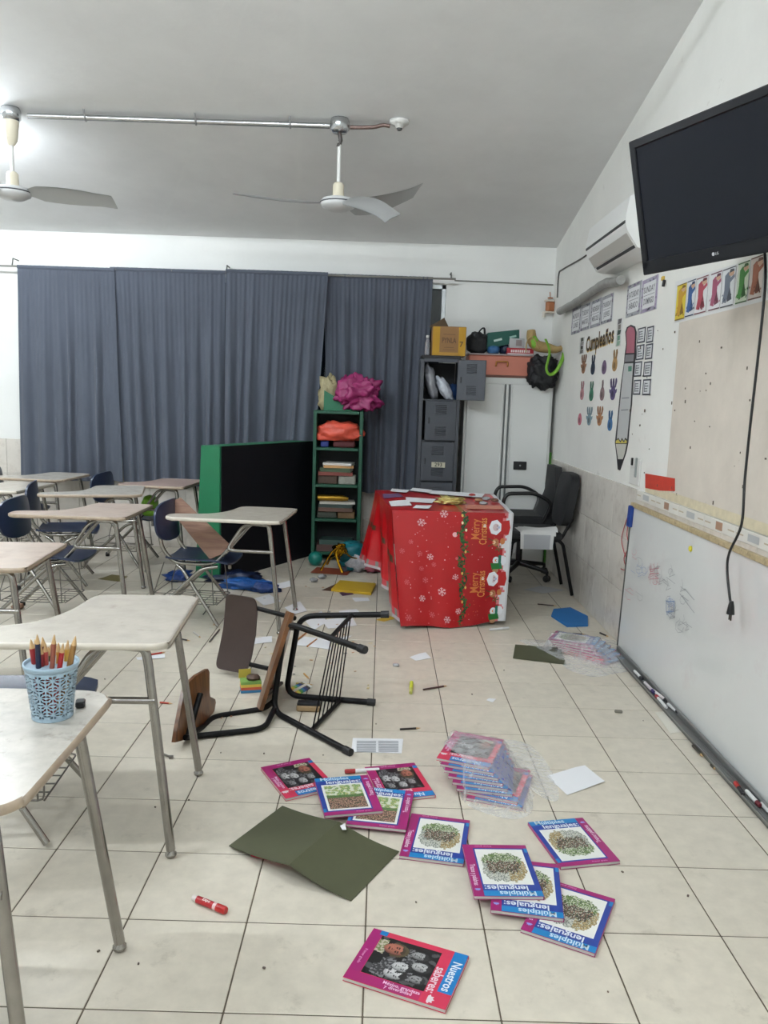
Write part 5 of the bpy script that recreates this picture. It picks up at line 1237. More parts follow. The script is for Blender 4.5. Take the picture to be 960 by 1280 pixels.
for k, (p, bgc, fc, nm) in enumerate(figs):
    def f(b, o, u, v, n, w, h, bgc=bgc, fc=fc, k=k):
        b.rect(o, u, v, 0, 0, w, h, bgc, n, 0.0004); r = random.Random(k+40)
        dk = tuple(int(c*0.65) for c in fc)
        b.rect(o, u, v, 0, h*0.97, w, h, dk, n, 0.0008); b.rect(o, u, v, 0, 0, w, h*0.03, dk, n, 0.0008)
        def pl(pts, c, off): b.prism([((0.46+(x-0.46)*1.3)*w, y*h) for x, y in pts], o+n*off, u, v, n, 0.0004, c)
        pl([(0.28, 0.46), (0.62, 0.44), (0.60, 0.80), (0.45, 0.90), (0.26, 0.82)], fc, 0.0006)       # torso of a small figure
        pl([(0.20+0.0, 0.14), (0.44, 0.10), (0.60, 0.46), (0.30, 0.48)], fc, 0.0007)
        pl([(0.50, 0.12), (0.78, 0.16), (0.62, 0.48), (0.44, 0.44)], dk, 0.0006)
        pl([(0.60, 0.60), (0.86, 0.72), (0.84, 0.80), (0.58, 0.72)], fc, 0.0007)
        c = [(0.66+0.16*math.cos(a), 0.84+0.075*math.sin(a)) for a in [2*PI*i/12 for i in range(12)]]; pl(c, (204, 168, 140), 0.0009)
        pl([(0.50, 0.86), (0.82, 0.88), (0.78, 0.94), (0.58, 0.95)], dk, 0.0012)
        for q in range(9): 
            x, y = r.uniform(0.1, 0.85), r.uniform(0.08, 0.34); pl([(x, y), (x+0.09, y+0.01), (x+0.05, y+0.06)], r.choice((fc, dk)), 0.0012)
    wall_card(p, '%s figure sheet in the row of seven coloured sheets under the television' % nm, 'poster', 'poster', 'coloured figure sheets under the television', f, X=XR-0.0035, th=0.0015)
# remote holder / slim white box on the wall
t = thing('wall_holder', 'slim white holder with two bars on the wall above the whiteboard\'s corner', 'holder', (XR-0.01, wx(795, 590).y, wx(795, 610).z))
h0, h1 = wx(791, 572), wx(800, 608)
b = MB(); b.box((XR-0.006, (h0.y+h1.y)/2, (h0.z+h1.z)/2), (0.012, abs(h0.y-h1.y), abs(h0.z-h1.z)), bev=0.003, col=(222, 222, 218)); part('plate', b, PR, t)
h0, h1 = wx(792.5, 572), wx(794.5, 582); part('dark_bar', MB().box((XR-0.016, (h0.y+h1.y)/2, (h0.z+h1.z)/2), (0.010, 0.02, abs(h0.z-h1.z)), bev=0.003), m_blk_plastic, t)
h0, h1 = wx(797.5, 572), wx(799, 597); part('grey_bar', MB().box((XR-0.016, (h0.y+h1.y)/2, (h0.z+h1.z)/2), (0.010, 0.018, abs(h0.z-h1.z)), bev=0.003), mat('grey_bar', (150, 156, 154), 0.4), t)
# small yellow and black hook near the television
h0 = wx(830, 348); b = MB(); b.box((XR-0.006, h0.y, h0.z), (0.012, 0.03, 0.022), bev=0.004, col=(212, 180, 84)); h1 = wx(832.5, 353); b.tube([(XR-0.010, h1.y, h1.z+0.012), (XR-0.014, h1.y, h1.z-0.022)], 0.008, 8, (34, 34, 36)); solo('hook', b, PR, 'small yellow and black hook on the wall left of the coloured sheets', 'hook')
# corner ornament
q = at(688, 383, 7.33)
t = thing('wall_ornament', 'small brown and white hanging ornament in the corner above the cabinet', 'ornament', (q.x, 7.34, q.z-0.09))
b = MB(); b.tube([(q.x+0.02*math.cos(a), 7.35+0.012*math.sin(a), q.z+0.075) for a in [k*PI/4 for k in range(8)]], 0.006, 6, closed=True); b.tube([(q.x, 7.36, q.z+0.08), (q.x, 7.385, q.z+0.13)], 0.004, 6)
part('ring', b, mat('orange_brown_wood', (176, 112, 72), 0.5), t)
b = MB(); b.box((q.x, 7.35, q.z), (0.075, 0.05, 0.09), rotz(0.4), 0.012); part('body', b, mat('orange_brown_wood'), t)
b = MB(); b.box((q.x, 7.35, q.z+0.05), (0.09, 0.06, 0.016), rotz(0.4), 0.004); b.box((q.x, 7.35, q.z-0.05), (0.09, 0.06, 0.016), rotz(0.4), 0.004)
for s in (-1, 1): b.box((q.x+s*0.05, 7.35, q.z-0.07), (0.02, 0.03, 0.05), rotz(0.4), 0.004)
part('trim', b, mat('cream_trim', (222, 214, 200), 0.5), t)

# ---------------------------------------------------------------- air conditioner with its wrapped pipe and cable
m_ac = mat('white_ac_plastic', (232, 233, 231), 0.35); m_ac_d = mat('ac_slot', (52, 54, 56), 0.5); m_ac_g = mat('ac_vent_grey', (190, 188, 182), 0.4)
AY1, AY0, AZ0, AZ1 = 5.42, 4.55, 2.30, 2.60
t = thing('air_conditioner', 'white split air conditioner on the right wall, partly hidden by the television', 'air conditioner', (1.4, (AY0+AY1)/2, AZ0))
prof = [(0.0, AZ0), (0.0, AZ1), (0.16, AZ1), (0.195, AZ1-0.02), (0.212, AZ1-0.12), (0.208, AZ0+0.125), (0.195, AZ0+0.095), (0.135, AZ0+0.012), (0.09, AZ0)]
b = MB(); b.prism([(-p[0], p[1]) for p in prof], (XR, AY0, 0), (1, 0, 0), (0, 0, 1), (0, 1, 0), AY1-AY0); part('body', b, m_ac, t)
def acq(d0, z0, d1, z1, ya, yb, m, name, off=0.002):
    n = V(-(z0-z1), 0, -(d0-d1)).normalized(); n = n if n.x < 0 else -n
    if n.z > 0 and name != 'groove': n.z = -n.z
    p = [V(XR-d0, ya, z0), V(XR-d0, yb, z0), V(XR-d1, yb, z1), V(XR-d1, ya, z1)]; b = MB()
    b.add([q+n*off for q in p]+[q-n*0.002 for q in p], [(0, 1, 2, 3), (7, 6, 5, 4), (0, 4, 5, 1), (1, 5, 6, 2), (2, 6, 7, 3), (3, 7, 4, 0)]); part(name, b, m, t)
acq(0.2115, AZ0+0.155, 0.2095, AZ0+0.140, AY0+0.01, AY1-0.004, m_ac_d, 'groove')
acq(0.193, AZ0+0.092, 0.150, AZ0+0.033, AY0+0.03, AY1-0.02, m_ac_g, 'louvre')
acq(0.148, AZ0+0.030, 0.138, AZ0+0.016, AY0+0.03, AY1-0.05, m_ac_d, 'air_slot')
m_wrap = mat('silver_pipe_wrap', (166, 166, 162), 0.5, 0.2, var=0.15, scale=30, bump=0.6, bscale=40)
pp = [wx(776, 350, 1.44), wx(768, 353, 1.45), wx(757, 354, 1.455), wx(738, 366, 1.455), wx(720, 378, 1.455), wx(700, 389, 1.455)]
b = MB(); b.tube(spline(pp, 10), 0.031, 12, rfun=lambda t: 0.9+0.12*abs(math.sin(t*30))); solo('pipe', b, m_wrap, 'grey wrapped pipe running from the air conditioner down to the corner', 'pipe')
pp = [wx(742, 312, XR-0.006), wx(727, 323, XR-0.006), wx(703, 337, XR-0.006), wx(698.5, 343, XR-0.006), wx(696.5, 372, XR-0.008)]
b = MB(); b.tube(spline(pp, 5), 0.006, 6); solo('cable', b, m_darkwire, 'thin dark cable from the air conditioner to the corner of the room', 'cable')
b = MB(); q0 = at(694, 385, YB-0.006); b.tube([(q0.x, YB-0.006, q0.z), (q0.x-0.005, YB-0.006, 1.66)], 0.004, 6); solo('cable', b, m_wire, 'thin vertical cable in the corner behind the tan bag', 'cable')

# ---------------------------------------------------------------- television on its bracket, with hanging power cord
m_tvb = mat('black_tv_bezel', (18, 20, 26), 0.3, spec=0.25); m_scr = mat('dark_tv_screen', (22, 25, 33), 0.16, spec=0.18); m_tvback = mat('tv_back', (26, 27, 30), 0.6)
TVL = V(0.944, 3.370, 2.492); tr = V(0.3858, -0.9226, -0.003).normalized()
tl_ = V(0.2238+0.0, 0.0961, -0.97)            # placeholder direction refined below
tn_ = V(-math.sin(1.174), -math.cos(1.174), 0); tu = V(0, 0, 1)*math.cos(0.241)+tn_*math.sin(0.241); tr = V(math.cos(1.174), -math.sin(1.174), 0)
tn_ = tr.cross(tu); tn_ = tn_ if tn_.y < 0 else -tn_
TW, TH = 0.80, 0.52
tvc = TVL+tr*TW/2-tu*TH/2
R = Matrix((tr, tn_*-1, tu)).transposed()
tv = thing('television', 'black flat television tilted forward on the right wall above the whiteboard', 'television', tvc-tu*TH/2)
BZ, BB = 0.033, 0.055
b = MB()
for c, s in (((0, TH/2-BZ/2), (TW, BZ)), ((0, -TH/2+BB/2), (TW, BB)), ((-TW/2+BZ/2, 0), (BZ, TH-BZ)), ((TW/2-BZ/2, 0), (BZ, TH-BZ))):
    b.box(tvc+R @ V(c[0], 0.012, c[1]), (s[0], 0.03, s[1]), R, 0.004)
part('bezel', b, m_tvb, tv)
part('screen', MB().box(tvc+R @ V(0, 0.010, (BB-BZ)/2), (TW-2*BZ+0.004, 0.012, TH-BZ-BB+0.004), R), m_scr, tv)
part('back_cover', MB().box(tvc+R @ V(0, 0.052, 0), (TW-0.06, 0.05, TH-0.06), R, 0.02), m_tvback, tv)
lp = onplane(895, 317, TVL, tn_)
b = MB(); lo = lp+tn_*0.004
b.add([lo+tr*(-0.010+0.0065*math.cos(a))+tu*(0.0065*math.sin(a))-tn_*0.0005 for a in [2*PI*k/16 for k in range(16)]], [tuple(range(16))], (206, 208, 212))
b.text('L', lo+tr*(-0.010), tr, tu, tn_, 0.007, (60, 62, 70), 0.01, off=0.0005); b.text('LG', lo+tr*0.0085, tr, tu, tn_, 0.0135, (206, 208, 212), 0.01)
part('logo', b, PR, tv, label='pale LG lettering and round mark')
br = thing('tv_bracket', 'dark wall bracket behind the television', 'bracket', (XR-0.01, tvc.y+0.1, tvc.z-0.15))
k0 = tvc+R @ V(0.05, 0.085, 0); wy_ = k0.y+0.25
part('wall_plate', MB().box((XR-0.006, wy_, k0.z), (0.012, 0.12, 0.26), bev=0.002), m_blackpaint, br)
part('arm', MB().tube(fillet([k0, mixp(k0, V(XR-0.02, wy_, k0.z), 0.6)+V(0, 0, 0.01), V(XR-0.012, wy_, k0.z)], 0.03), 0.02, 8), m_blackpaint, br)
part('mount_plate', MB().box(k0-(R @ V(0, 0.004, 0)), (0.22, 0.008, 0.22), R, 0.002), m_blackpaint, br)
b = MB()
cp = [wx(955, 300, 1.43), wx(957, 345, 1.43), wx(953, 395, 1.43), wx(946, 460, 1.43), wx(938, 530, 1.425), wx(931, 600, 1.42), wx(927, 655, 1.415), wx(912, 690, 1.41), wx(909, 712, 1.41), wx(912, 745, 1.41), wx(914, 757, 1.41)]
cord = thing('power_cord', 'black power cord hanging from the television down in front of the whiteboard', 'cord', (cp[-1].x, cp[-1].y, cp[-1].z-0.05))
b.tube(spline(cp, 6), 0.0052, 8); part('cable', b, m_blk_plastic, cord)
pe = cp[-1]; part('plug', MB().tube([pe+V(0, 0, 0.018), pe+V(0, 0, 0.0), pe+V(0, 0, -0.035)], 0.014, 10, rfun=lambda t: 0.55+0.6*t), m_blk_plastic, cord)
for s in (-1, 1): part('prong', MB().box(pe+V(0, s*0.007, -0.047), (0.006, 0.0025, 0.026)), mat('prong_metal', (90, 86, 80), 0.35, 0.8), cord)

# ---------------------------------------------------------------- whiteboard leaning on the floor against the wall
m_wb = mat('whiteboard_enamel', (222, 224, 222), 0.16, var=0.03, scale=3, dirt=((212, 204, 204), 3.0, 0.6, 0.85), coat=0.3)
m_frame_wood = mat('board_top_rail', (186, 168, 132), 0.5, var=0.22, scale=40, dirt=((130, 112, 88), 30.0, 0.55, 0.7))
WY1, WY0 = 4.66, 2.10
wb0, wb1 = V(1.452, 0, 0.012), V(1.478, 0, 0.885)
wu = V(0, -1, 0); wv = (wb1-wb0); WHt = wv.length; wv.normalize(); wn = V(-wv.z, 0, wv.x)     # wn faces the room
WR = Matrix((wu, -wn, wv)).transposed()
def wbp(a, h, o=0.0): return V(wb0.x, WY1, wb0.z)+wu*a+wv*h+wn*o
WL = WY1-WY0
wb = thing('whiteboard', 'large whiteboard standing on the floor against the right wall with faint marker scribbles', 'whiteboard', (1.46, (WY0+WY1)/2, 0))
part('panel', MB().box(wbp(WL/2, WHt/2, -0.006), (WL, 0.010, WHt-0.01), WR, 0.001), m_wb, wb)
part('top_rail', MB().box(wbp(WL/2, WHt-0.006, -0.004), (WL+0.004, 0.024, 0.026), WR, 0.002), m_frame_wood, wb)
part('side_rail', MB().box(wbp(0.004, WHt/2, -0.004), (0.010, 0.018, WHt-0.02), WR, 0.002), mat('dark_side_rail', (92, 92, 90), 0.4, 0.5), wb)
b = MB(); m_tray = mat('grey_aluminium_tray', (150, 152, 150), 0.35, 0.7)
tx = wb0.x-0.002
b.box((tx-0.030, (WY0+WY1)/2-0.02, 0.010), (0.062, WL-0.06, 0.004)); b.box((tx-0.059, (WY0+WY1)/2-0.02, 0.013), (0.004, WL-0.06, 0.018), bev=0.001); b.box((tx-0.010, (WY0+WY1)/2-0.02, 0.022), (0.016, WL-0.06, 0.026), bev=0.004)
for k in range(3): b.box((tx-0.026-0.009*k, (WY0+WY1)/2-0.02, 0.0126), (0.0025, WL-0.06, 0.0025))
for yy in (WY0+0.2, (WY0+WY1)/2, WY1-0.3): b.box((tx-0.03, yy, 0.004), (0.05, 0.03, 0.008))
part('marker_tray', b, m_tray, wb)
# scribbles, each colour one print on the board
PW = V(wb0.x, WY1, wb0.z)
def wbpx(x, y): return onplane(x, y, PW, wn)+wn*0.0012
def stroke(bm, pts, w=0.004, col=(60, 70, 110)):
    P_ = [wbpx(x, y) for x, y in pts]
    for p, q in zip(P_, P_[1:]):
        d = (q-p); 
        if d.length < 1e-5: continue
        s = wn.cross(d).normalized()*w/2; e = d.normalized()*w*0.4; bm.add([p-e+s, p-e-s, q+e-s, q+e+s], [(3, 2, 1, 0)], col)
rw = random.Random(9)
def scrib(bm, x, y, w, h, n, col, wd=0.0035):
    for k in range(n):
        px, py = x+rw.uniform(-w, w), y+rw.uniform(-h, h); s = rw.uniform(2.5, 5.5); a = rw.uniform(0, 6.28)
        t = rw.random()
        if t < 0.4: pts = [(px+s*math.cos(i*0.9+a), py+1.5*s*math.sin(i*0.9+a)) for i in range(6)]
        elif t < 0.7: pts = [(px-s, py-s), (px+s, py+s*0.5)]
        else: pts = [(px, py-1.6*s), (px+s*0.3, py), (px-s*0.4, py+1.6*s), (px+s, py+s)]
        stroke(bm, pts, wd, col)
sets = {'red_writing': ((196, 134, 142), [(793, 692, 3, 8, 4), (818, 718, 6, 14, 9), (790, 742, 4, 4, 4)]), 'blue_writing': ((138, 158, 190), [(798, 715, 8, 6, 9), (838, 757, 3, 6, 10)]), 'black_writing': ((152, 154, 158), [(800, 700, 3, 5, 3), (824, 722, 4, 12, 6), (834, 740, 5, 14, 8), (838, 768, 5, 8, 7), (852, 745, 8, 14, 8), (852, 785, 4, 14, 8), (860, 790, 3, 8, 4), (836, 710, 3, 5, 2), (800, 746, 2, 6, 2)])}
for nm, (c, lst) in sets.items():
    bm = MB()
    for (x, y, w, h, n) in lst: scrib(bm, x, y, w, h, max(2, int(n*0.7)), c, 0.0024)
    if nm == 'blue_writing': stroke(bm, [(833, 752), (843.5, 751.5), (842.5, 764), (833, 765), (833, 752)], 0.005, c)
    if nm == 'red_writing':
        for k in range(3): stroke(bm, [(812, 712+k*6), (824, 710+k*6.5)], 0.0035, c); stroke(bm, [(814+k*4, 704), (813+k*4, 730)], 0.0035, c)
    if nm == 'black_writing': stroke(bm, [(850, 742), (868, 766)], 0.0035, c); stroke(bm, [(856, 736), (868, 750)], 0.0035, c)
    part(nm, bm, PR, wb, stuff=True)
b = MB(); b.box(wbp(0.018, WHt-0.075, 0.010), (0.050, 0.022, 0.125), WR, 0.004)
solo('eraser', b, mat('blue_block', (26, 62, 140), 0.45), 'blue block hanging at the upper left corner of the whiteboard', 'eraser')
q = wbpx(864, 686); b = MB(); b.lathe([(0.0, 0.0), (0.014, 0.0), (0.014, 0.006), (0.010, 0.010), (0.0, 0.010)], 14, q-wn*0.001, Matrix((wu, wv, wn)).transposed()); solo('magnet', b, mat('yellow_magnet', (214, 200, 60), 0.4), 'round yellow magnet on the whiteboard', 'magnet')
m_yarn = mat('red_yarn', (170, 70, 76), 0.8)
for pts in ([(785, 645), (780, 660), (777, 675), (780, 690), (784, 702), (781, 712), (776, 711)], ):
    b = MB(); b.tube(spline([wx(x, y, 1.482) for x, y in pts], 5), 0.0028, 6); b.tube(spline([wx(x+2-0.3*i, y+3, 1.480) for i, (x, y) in enumerate(((784, 648), (782, 664), (784, 680), (779, 694), (781, 704)))], 5), 0.0028, 6)
    solo('yarn', b, m_yarn, 'red yarn dangling beside the left end of the whiteboard', 'yarn')
# ---------------------------------------------------------------- textbooks on the floor
BW, BH, BT = 0.205, 0.27, 0.011
DB, LB, MG, PKR, BLU = (36, 64, 150), (22, 128, 192), (158, 26, 106), (206, 52, 84), (22, 122, 190)
m_pages = mat('book_pages', (196, 196, 190), 0.7)
m_cover = print_mat('book_cover_print', 0.28, coat=0.25)
def picture(b, x0, y0, x1, y1, fn, n, nu=54, nv=50):
    for j in range(nv):
        for i in range(nu):
            c = fn((i+0.5)/nu, (j+0.5)/nv)
            b.add([(x0+(x1-x0)*i/nu, y0+(y1-y0)*j/nv, n), (x0+(x1-x0)*(i+1)/nu, y0+(y1-y0)*j/nv, n), (x0+(x1-x0)*(i+1)/nu, y0+(y1-y0)*(j+1)/nv, n), (x0+(x1-x0)*i/nu, y0+(y1-y0)*(j+1)/nv, n)], [(0, 1, 2, 3)], c)
rp = random.Random(21)
def crowd(u, v):                       # loose wash of trees, people and water on white paper
    d = abs((u-0.5)/0.46)**3+abs((v-0.52)/0.42)**3 + 0.35*noise.noise(V(u*9, v*9, 1)) + 0.25*noise.noise(V(u*26, v*26, 2))
    if d > 0.95: return (234, 234, 228)
    q = noise.noise(V(u*24, v*24, 4)); s = rp.random()
    if s < 0.20: return (196, 198, 182)
    if v+0.14*noise.noise(V(u*12, 7, 2)) < 0.36: return ((84, 112, 58), (112, 138, 80), (62, 84, 46), (150, 168, 116), (70, 90, 60))[int(rp.random()*5)] if q > -0.3 else (204, 208, 188)
    if v+0.10*noise.noise(V(u*13, 3, 1)) < 0.68 and ((u-0.5)/0.36)**2+0.5*noise.noise(V(u*12, v*12, 6)) < 0.9: return ((92, 72, 62), (52, 54, 42), (150, 116, 100), (78, 90, 54), (40, 42, 36), (126, 88, 78), (60, 60, 50))[int(rp.random()*7)]
    if u < 0.42: return ((170, 140, 92), (150, 134, 92), (190, 172, 128), (120, 110, 80))[int(rp.random()*4)]
    return ((140, 146, 140), (180, 182, 174), (112, 118, 108), (206, 206, 198))[int(rp.random()*4)]
def field(u, v):                       # the other edition: field with a reddish crowd below
    s = rp.random(); q = noise.noise(V(u*9+5, v*14, 8))
    if u < 0.04 or u > 0.96 or v < 0.04 or v > 0.95: return (232, 232, 226)
    if v > 0.55: return (214, 216, 198) if q > 0.1 else ((120, 160, 90), (168, 186, 130), (96, 140, 80), (196, 186, 120))[int(s*4)]
    if v > 0.45: return ((70, 110, 60), (96, 124, 70))[int(s*2)]
    return ((110, 76, 66), (60, 46, 44), (164, 128, 110), (88, 90, 60), (186, 150, 130))[int(s*5)]
FACES = [(0.25, 0.30, 0.150, (176, 108, 90), True), (0.62, 0.52, 0.120, (200, 200, 200), False), (0.82, 0.47, 0.135, (206, 206, 206), False), (0.50, 0.80, 0.115, (186, 186, 186), False), (0.24, 0.70, 0.10, (160, 160, 160), False), (0.80, 0.82, 0.095, (150, 150, 150), False)]
def portraits(u, v):                   # generic monochrome portraits, one in colour
    gr = rp.random()
    for (cx, cy, r, c, colr) in FACES:
        x, y = (u-cx)/r, (v-cy)/(r*1.25)
        d = x*x+y*y
        if d < 0.92:
            k = 0.98-0.45*max(0, x*0.8+0.1)**1.5-0.30*max(0, d-0.45)
            for s in (-1, 1):
                if ((x-s*0.36)/0.17)**2+((y-0.12)/0.07)**2 < 1: k *= 0.30
                if abs(x-s*0.38) < 0.20 and abs(y-0.30-0.05*s*x) < 0.045: k *= 0.45
            if abs(x-0.08) < 0.07 and -0.28 < y < 0.10: k *= 0.80
            if abs(x) < 0.14 and abs(y+0.28) < 0.05: k *= 0.60
            if (x/0.30)**2+((y+0.52)/0.075)**2 < 1: k *= 0.45
            if y > 0.62+0.2*noise.noise(V(x*3, 1, cx*9)): return (70, 58, 44) if colr else (44, 44, 46)
            k *= 0.94+0.10*gr; return tuple(int(max(0, min(255, q*k))) for q in c)
        if d < 1.5 and y > -0.2: return (84, 74, 52) if colr else (38+int(14*gr), 38+int(14*gr), 40+int(14*gr))
        if y < -0.75 and abs(x) < 1.5+0.3*y and y > -2.2:
            w = noise.noise(V(u*26, v*26, cx*7)); return ((118, 128, 84) if w > 0 else (186, 178, 160)) if colr else ((120, 120, 122) if w > 0.1 else (56, 56, 58))
    q = noise.noise(V(u*7, v*7, 11)); return (22, 22, 25) if q < 0.15 else (78, 78, 80)
def flower(b, x, y, s, z, col):        # small leaf emblem
    for k in range(5):
        a = PI/2+(k-2)*0.72; d = (math.cos(a), math.sin(a)); n = (-d[1]*0.26, d[0]*0.26)
        b.add([(x, y-s*0.5, z), (x+(d[0]*0.6+n[0])*s, y-s*0.3+(d[1]*0.6+n[1])*s, z), (x+d[0]*s, y-s*0.3+d[1]*s, z), (x+(d[0]*0.6-n[0])*s, y-s*0.3+(d[1]*0.6-n[1])*s, z)], [(3, 2, 1, 0)], col)
X_, Y_, Z_ = V(1, 0, 0), V(0, 1, 0), V(0, 0, 1)
def slab(b, z0, z1, col):
    b.box((0, 0, (z0+z1)/2), (BW, BH, z1-z0), bev=0.0004, col=col)
def rc(b, x0, y0, x1, y1, c, z): b.rect((-BW/2, -BH/2, z), X_, Y_, x0*BW, y0*BH, x1*BW, y1*BH, c)
def cover_lenguajes(pic):
    b = MB(); slab(b, BT-0.0012, BT, MG); z = BT+0.0002
    rc(b, 0.004, 0.003, 0.85, 0.997, DB, z); rc(b, 0.85, 0.003, 0.996, 0.997, MG, z); rc(b, 0.004, 0.003, 0.996, 0.075, MG, z+0.0001); rc(b, 0.004, 0.90, 0.85, 0.997, LB, z+0.0001)
    rc(b, 0.004, 0.075, 0.055, 0.16, LB, z+0.0002)
    rc(b, 0.085, 0.10, 0.825, 0.79, (238, 238, 234), z+0.0003)
    picture(b, -BW/2+BW*0.10, -BH/2+BH*0.11, -BW/2+BW*0.81, -BH/2+BH*0.78, pic, z+0.0005)
    b.text('Múltiples', (-BW/2+BW*0.10, BH*0.447, z+0.0002), X_, Y_, Z_, 0.030, (206, 228, 242), 0.02, 'L')
    b.text('lenguajes:', (-BW/2+BW*0.82, BH*0.352, z+0.0002), X_, Y_, Z_, 0.034, (226, 232, 242), 0.02, 'R')
    b.text('Trazos y palabras', (BW*0.425, BH*0.11, z+0.0002), Y_, -X_, Z_, 0.022, (236, 206, 226), 0.02, wmax=BH*0.40)
    b.text('Primer grado', (BW*0.18, -BH*0.462, z+0.0002), X_, Y_, Z_, 0.010, (230, 150, 196), 0.01)
    flower(b, BW*0.425, BH*0.385, 0.010, z+0.0007, (150, 160, 226)); return b
def cover_saberes():
    b = MB(); slab(b, BT-0.0012, BT, PKR); z = BT+0.0002
    rc(b, 0.004, 0.86, 0.76, 0.997, BLU, z); rc(b, 0.0045, 0.003, 0.09, 0.10, MG, z); rc(b, 0.004, 0.09, 0.09, 0.17, BLU, z+0.0001)
    rc(b, 0.09, 0.003, 0.996, 0.12, MG, z); rc(b, 0.84, 0.003, 0.996, 0.62, (164, 30, 104), z+0.0001); rc(b, 0.84, 0.62, 0.996, 0.74, (186, 40, 94), z+0.0001)
    picture(b, -BW/2+BW*0.10, -BH/2+BH*0.125, -BW/2+BW*0.83, -BH/2+BH*0.75, portraits, z+0.0004, 66, 78)
    b.text('Nuestros', (-BW/2+BW*0.19, BH*0.428, z+0.0002), X_, Y_, Z_, 0.035, (226, 236, 246), 0.02, 'L', wmax=BW*0.54)
    b.text('saberes:', (-BW/2+BW*0.36, BH*0.305, z+0.0002), X_, Y_, Z_, 0.036, (240, 210, 220), 0.02, 'L', wmax=BW*0.46)
    b.text('México, grandeza', (BW*0.385, BH*0.05, z+0.0003), Y_, -X_, Z_, 0.015, (240, 200, 226), 0.02, wmax=BH*0.36)
    b.text('y diversidad', (BW*0.440, BH*0.03, z+0.0003), Y_, -X_, Z_, 0.015, (240, 200, 226), 0.02, wmax=BH*0.28)
    b.text('Primer grado', (BW*0.06, -BH*0.445, z+0.0003), X_, Y_, Z_, 0.011, (236, 170, 206), 0.01)
    flower(b, BW*0.42, BH*0.335, 0.016, z+0.0006, (240, 226, 230)); return b
def make_book(kind, label, loc, rot):
    t = thing('textbook', label, 'book', loc, rot, 'textbooks scattered on the floor')
    cv = cover_saberes() if kind == 's' else cover_lenguajes(crowd if kind == 'a' else field)
    part('front_cover', cv, m_cover, t, False)
    b = MB(); b.box((0.0006, 0, BT/2), (BW-0.004, BH-0.003, BT-0.0026)); part('pages', b, m_pages, t, False)
    b = MB(); b.box((0, 0, 0.0006), (BW, BH, 0.0012), col=MG if kind != 's' else PKR); b.box((-BW/2+0.0007, 0, BT/2), (0.0014, BH, BT-0.002), col=MG if kind != 's' else PKR); part('back_cover', b, m_cover, t, False)
    return t
protos = {}
def book(kind, TL, TR, BR, BL, label, z=0.0005, tilt=(0, 0)):
    P_ = [fl(x, y, z+BT) for x, y in (TL, TR, BR, BL)]
    c = sum(P_, V(0, 0, 0))/4; u = (P_[1]-P_[0])+(P_[2]-P_[3]); v = (P_[0]-P_[3])+(P_[1]-P_[2])
    a = math.atan2(u.y, u.x); a2 = math.atan2(v.y, v.x)-PI/2; d = (a2-a+PI) % (2*PI)-PI; a = a+d/2
    loc, rot = (c.x, c.y, z), (tilt[0], tilt[1], a)
    if kind in protos: return dup(protos[kind], loc, rot, label)
    protos[kind] = make_book(kind, label, loc, rot); return protos[kind]
book('s', (585, 1192), (553, 1262), (429, 1223), (471, 1161), 'portrait-covered pink textbook nearest the camera, alone at the bottom of the picture')
book('a', (577, 1078), (499, 1070), (516, 1017), (588, 1026), 'blue and magenta textbook lying alone just right of the open olive folder')
zb_ = BT+0.0008
book('a', (742, 1190), (650, 1159), (690, 1103), (765, 1122), 'blue textbook at the right, lowest of the three overlapping ones')
book('a', (697, 1144), (609, 1135), (622, 1078), (702, 1079), 'middle one of the three overlapping blue textbooks', z=zb_+0.0005)
book('a', (675, 1116), (588, 1120), (583, 1059), (660, 1057), 'topmost of the three overlapping blue textbooks, fully visible', z=2*zb_+0.0005)
book('a', (659, 1028), (729, 1022), (775, 1076), (701, 1083), 'blue and magenta textbook lying right way up, below the white sheet')
book('s', (424, 984), (355, 997), (326, 960), (386, 947), 'portrait-covered textbook furthest left, in front of the toppled chair')
book('s', (545, 990), (473, 991), (455, 966), (522, 958), 'portrait-covered textbook at the top right of the cluster under the red-capped marker')
book('b', (455, 986), (516, 986), (503, 1038), (432, 1028), 'textbook with a field on its cover, half covered by its twin in the cluster', z=zb_+0.0005)
book('b', (395, 973), (460, 968), (477, 1013), (405, 1021), 'textbook with a field on its cover, topmost in the cluster above the olive folder', z=2*zb_+0.0005)
book('s', (432, 1036), (362, 1030), (331, 1068), (390, 1098), 'textbook hidden under the open olive folder, only its pink corner showing')

# olive folders
m_olive = mat('olive_card', (72, 74, 50), 0.62, var=0.07, scale=20)
F = [fl(286, 1057, 0.010), fl(353, 1007, 0.012), fl(424, 1027, 0.062), fl(361, 1081, 0.058), fl(499, 1064, 0.004), fl(439, 1126, 0.003)]
def bil(a, b_, c, d, u, v): return a*(1-u)*(1-v)+b_*u*(1-v)+c*u*v+d*(1-u)*v
t = thing('folder', 'large open olive green folder lying tented over a textbook on the floor', 'folder', fl(390, 1066))
def card(fn, nm, th=0.0016):
    b = MB(); b.grid(fn, 12, 12); b.grid(lambda u, v: fn(1-u, v)-V(0, 0, th), 12, 12)
    for f in (lambda u, v: fn(u, 0)-V(0, 0, th*(1-v)), lambda u, v: fn(u, 1)-V(0, 0, th*v), lambda u, v: fn(0, u)-V(0, 0, th*v), lambda u, v: fn(1, u)-V(0, 0, th*(1-v))): b.grid(f, 12, 1)
    part(nm, b, m_olive, t)
card(lambda u, v: bil(F[1], F[2], F[3], F[0], u, v)+V(0, 0, -0.006*math.sin(PI*u)), 'left_leaf')
card(lambda u, v: bil(F[2], F[4], F[5], F[3], u, v)+V(0, 0, -0.008*math.sin(PI*u)), 'right_leaf')
q = [fl(425, 1032, 0.064), fl(431, 1029, 0.062), fl(433, 1037, 0.060), fl(428, 1037, 0.062)]
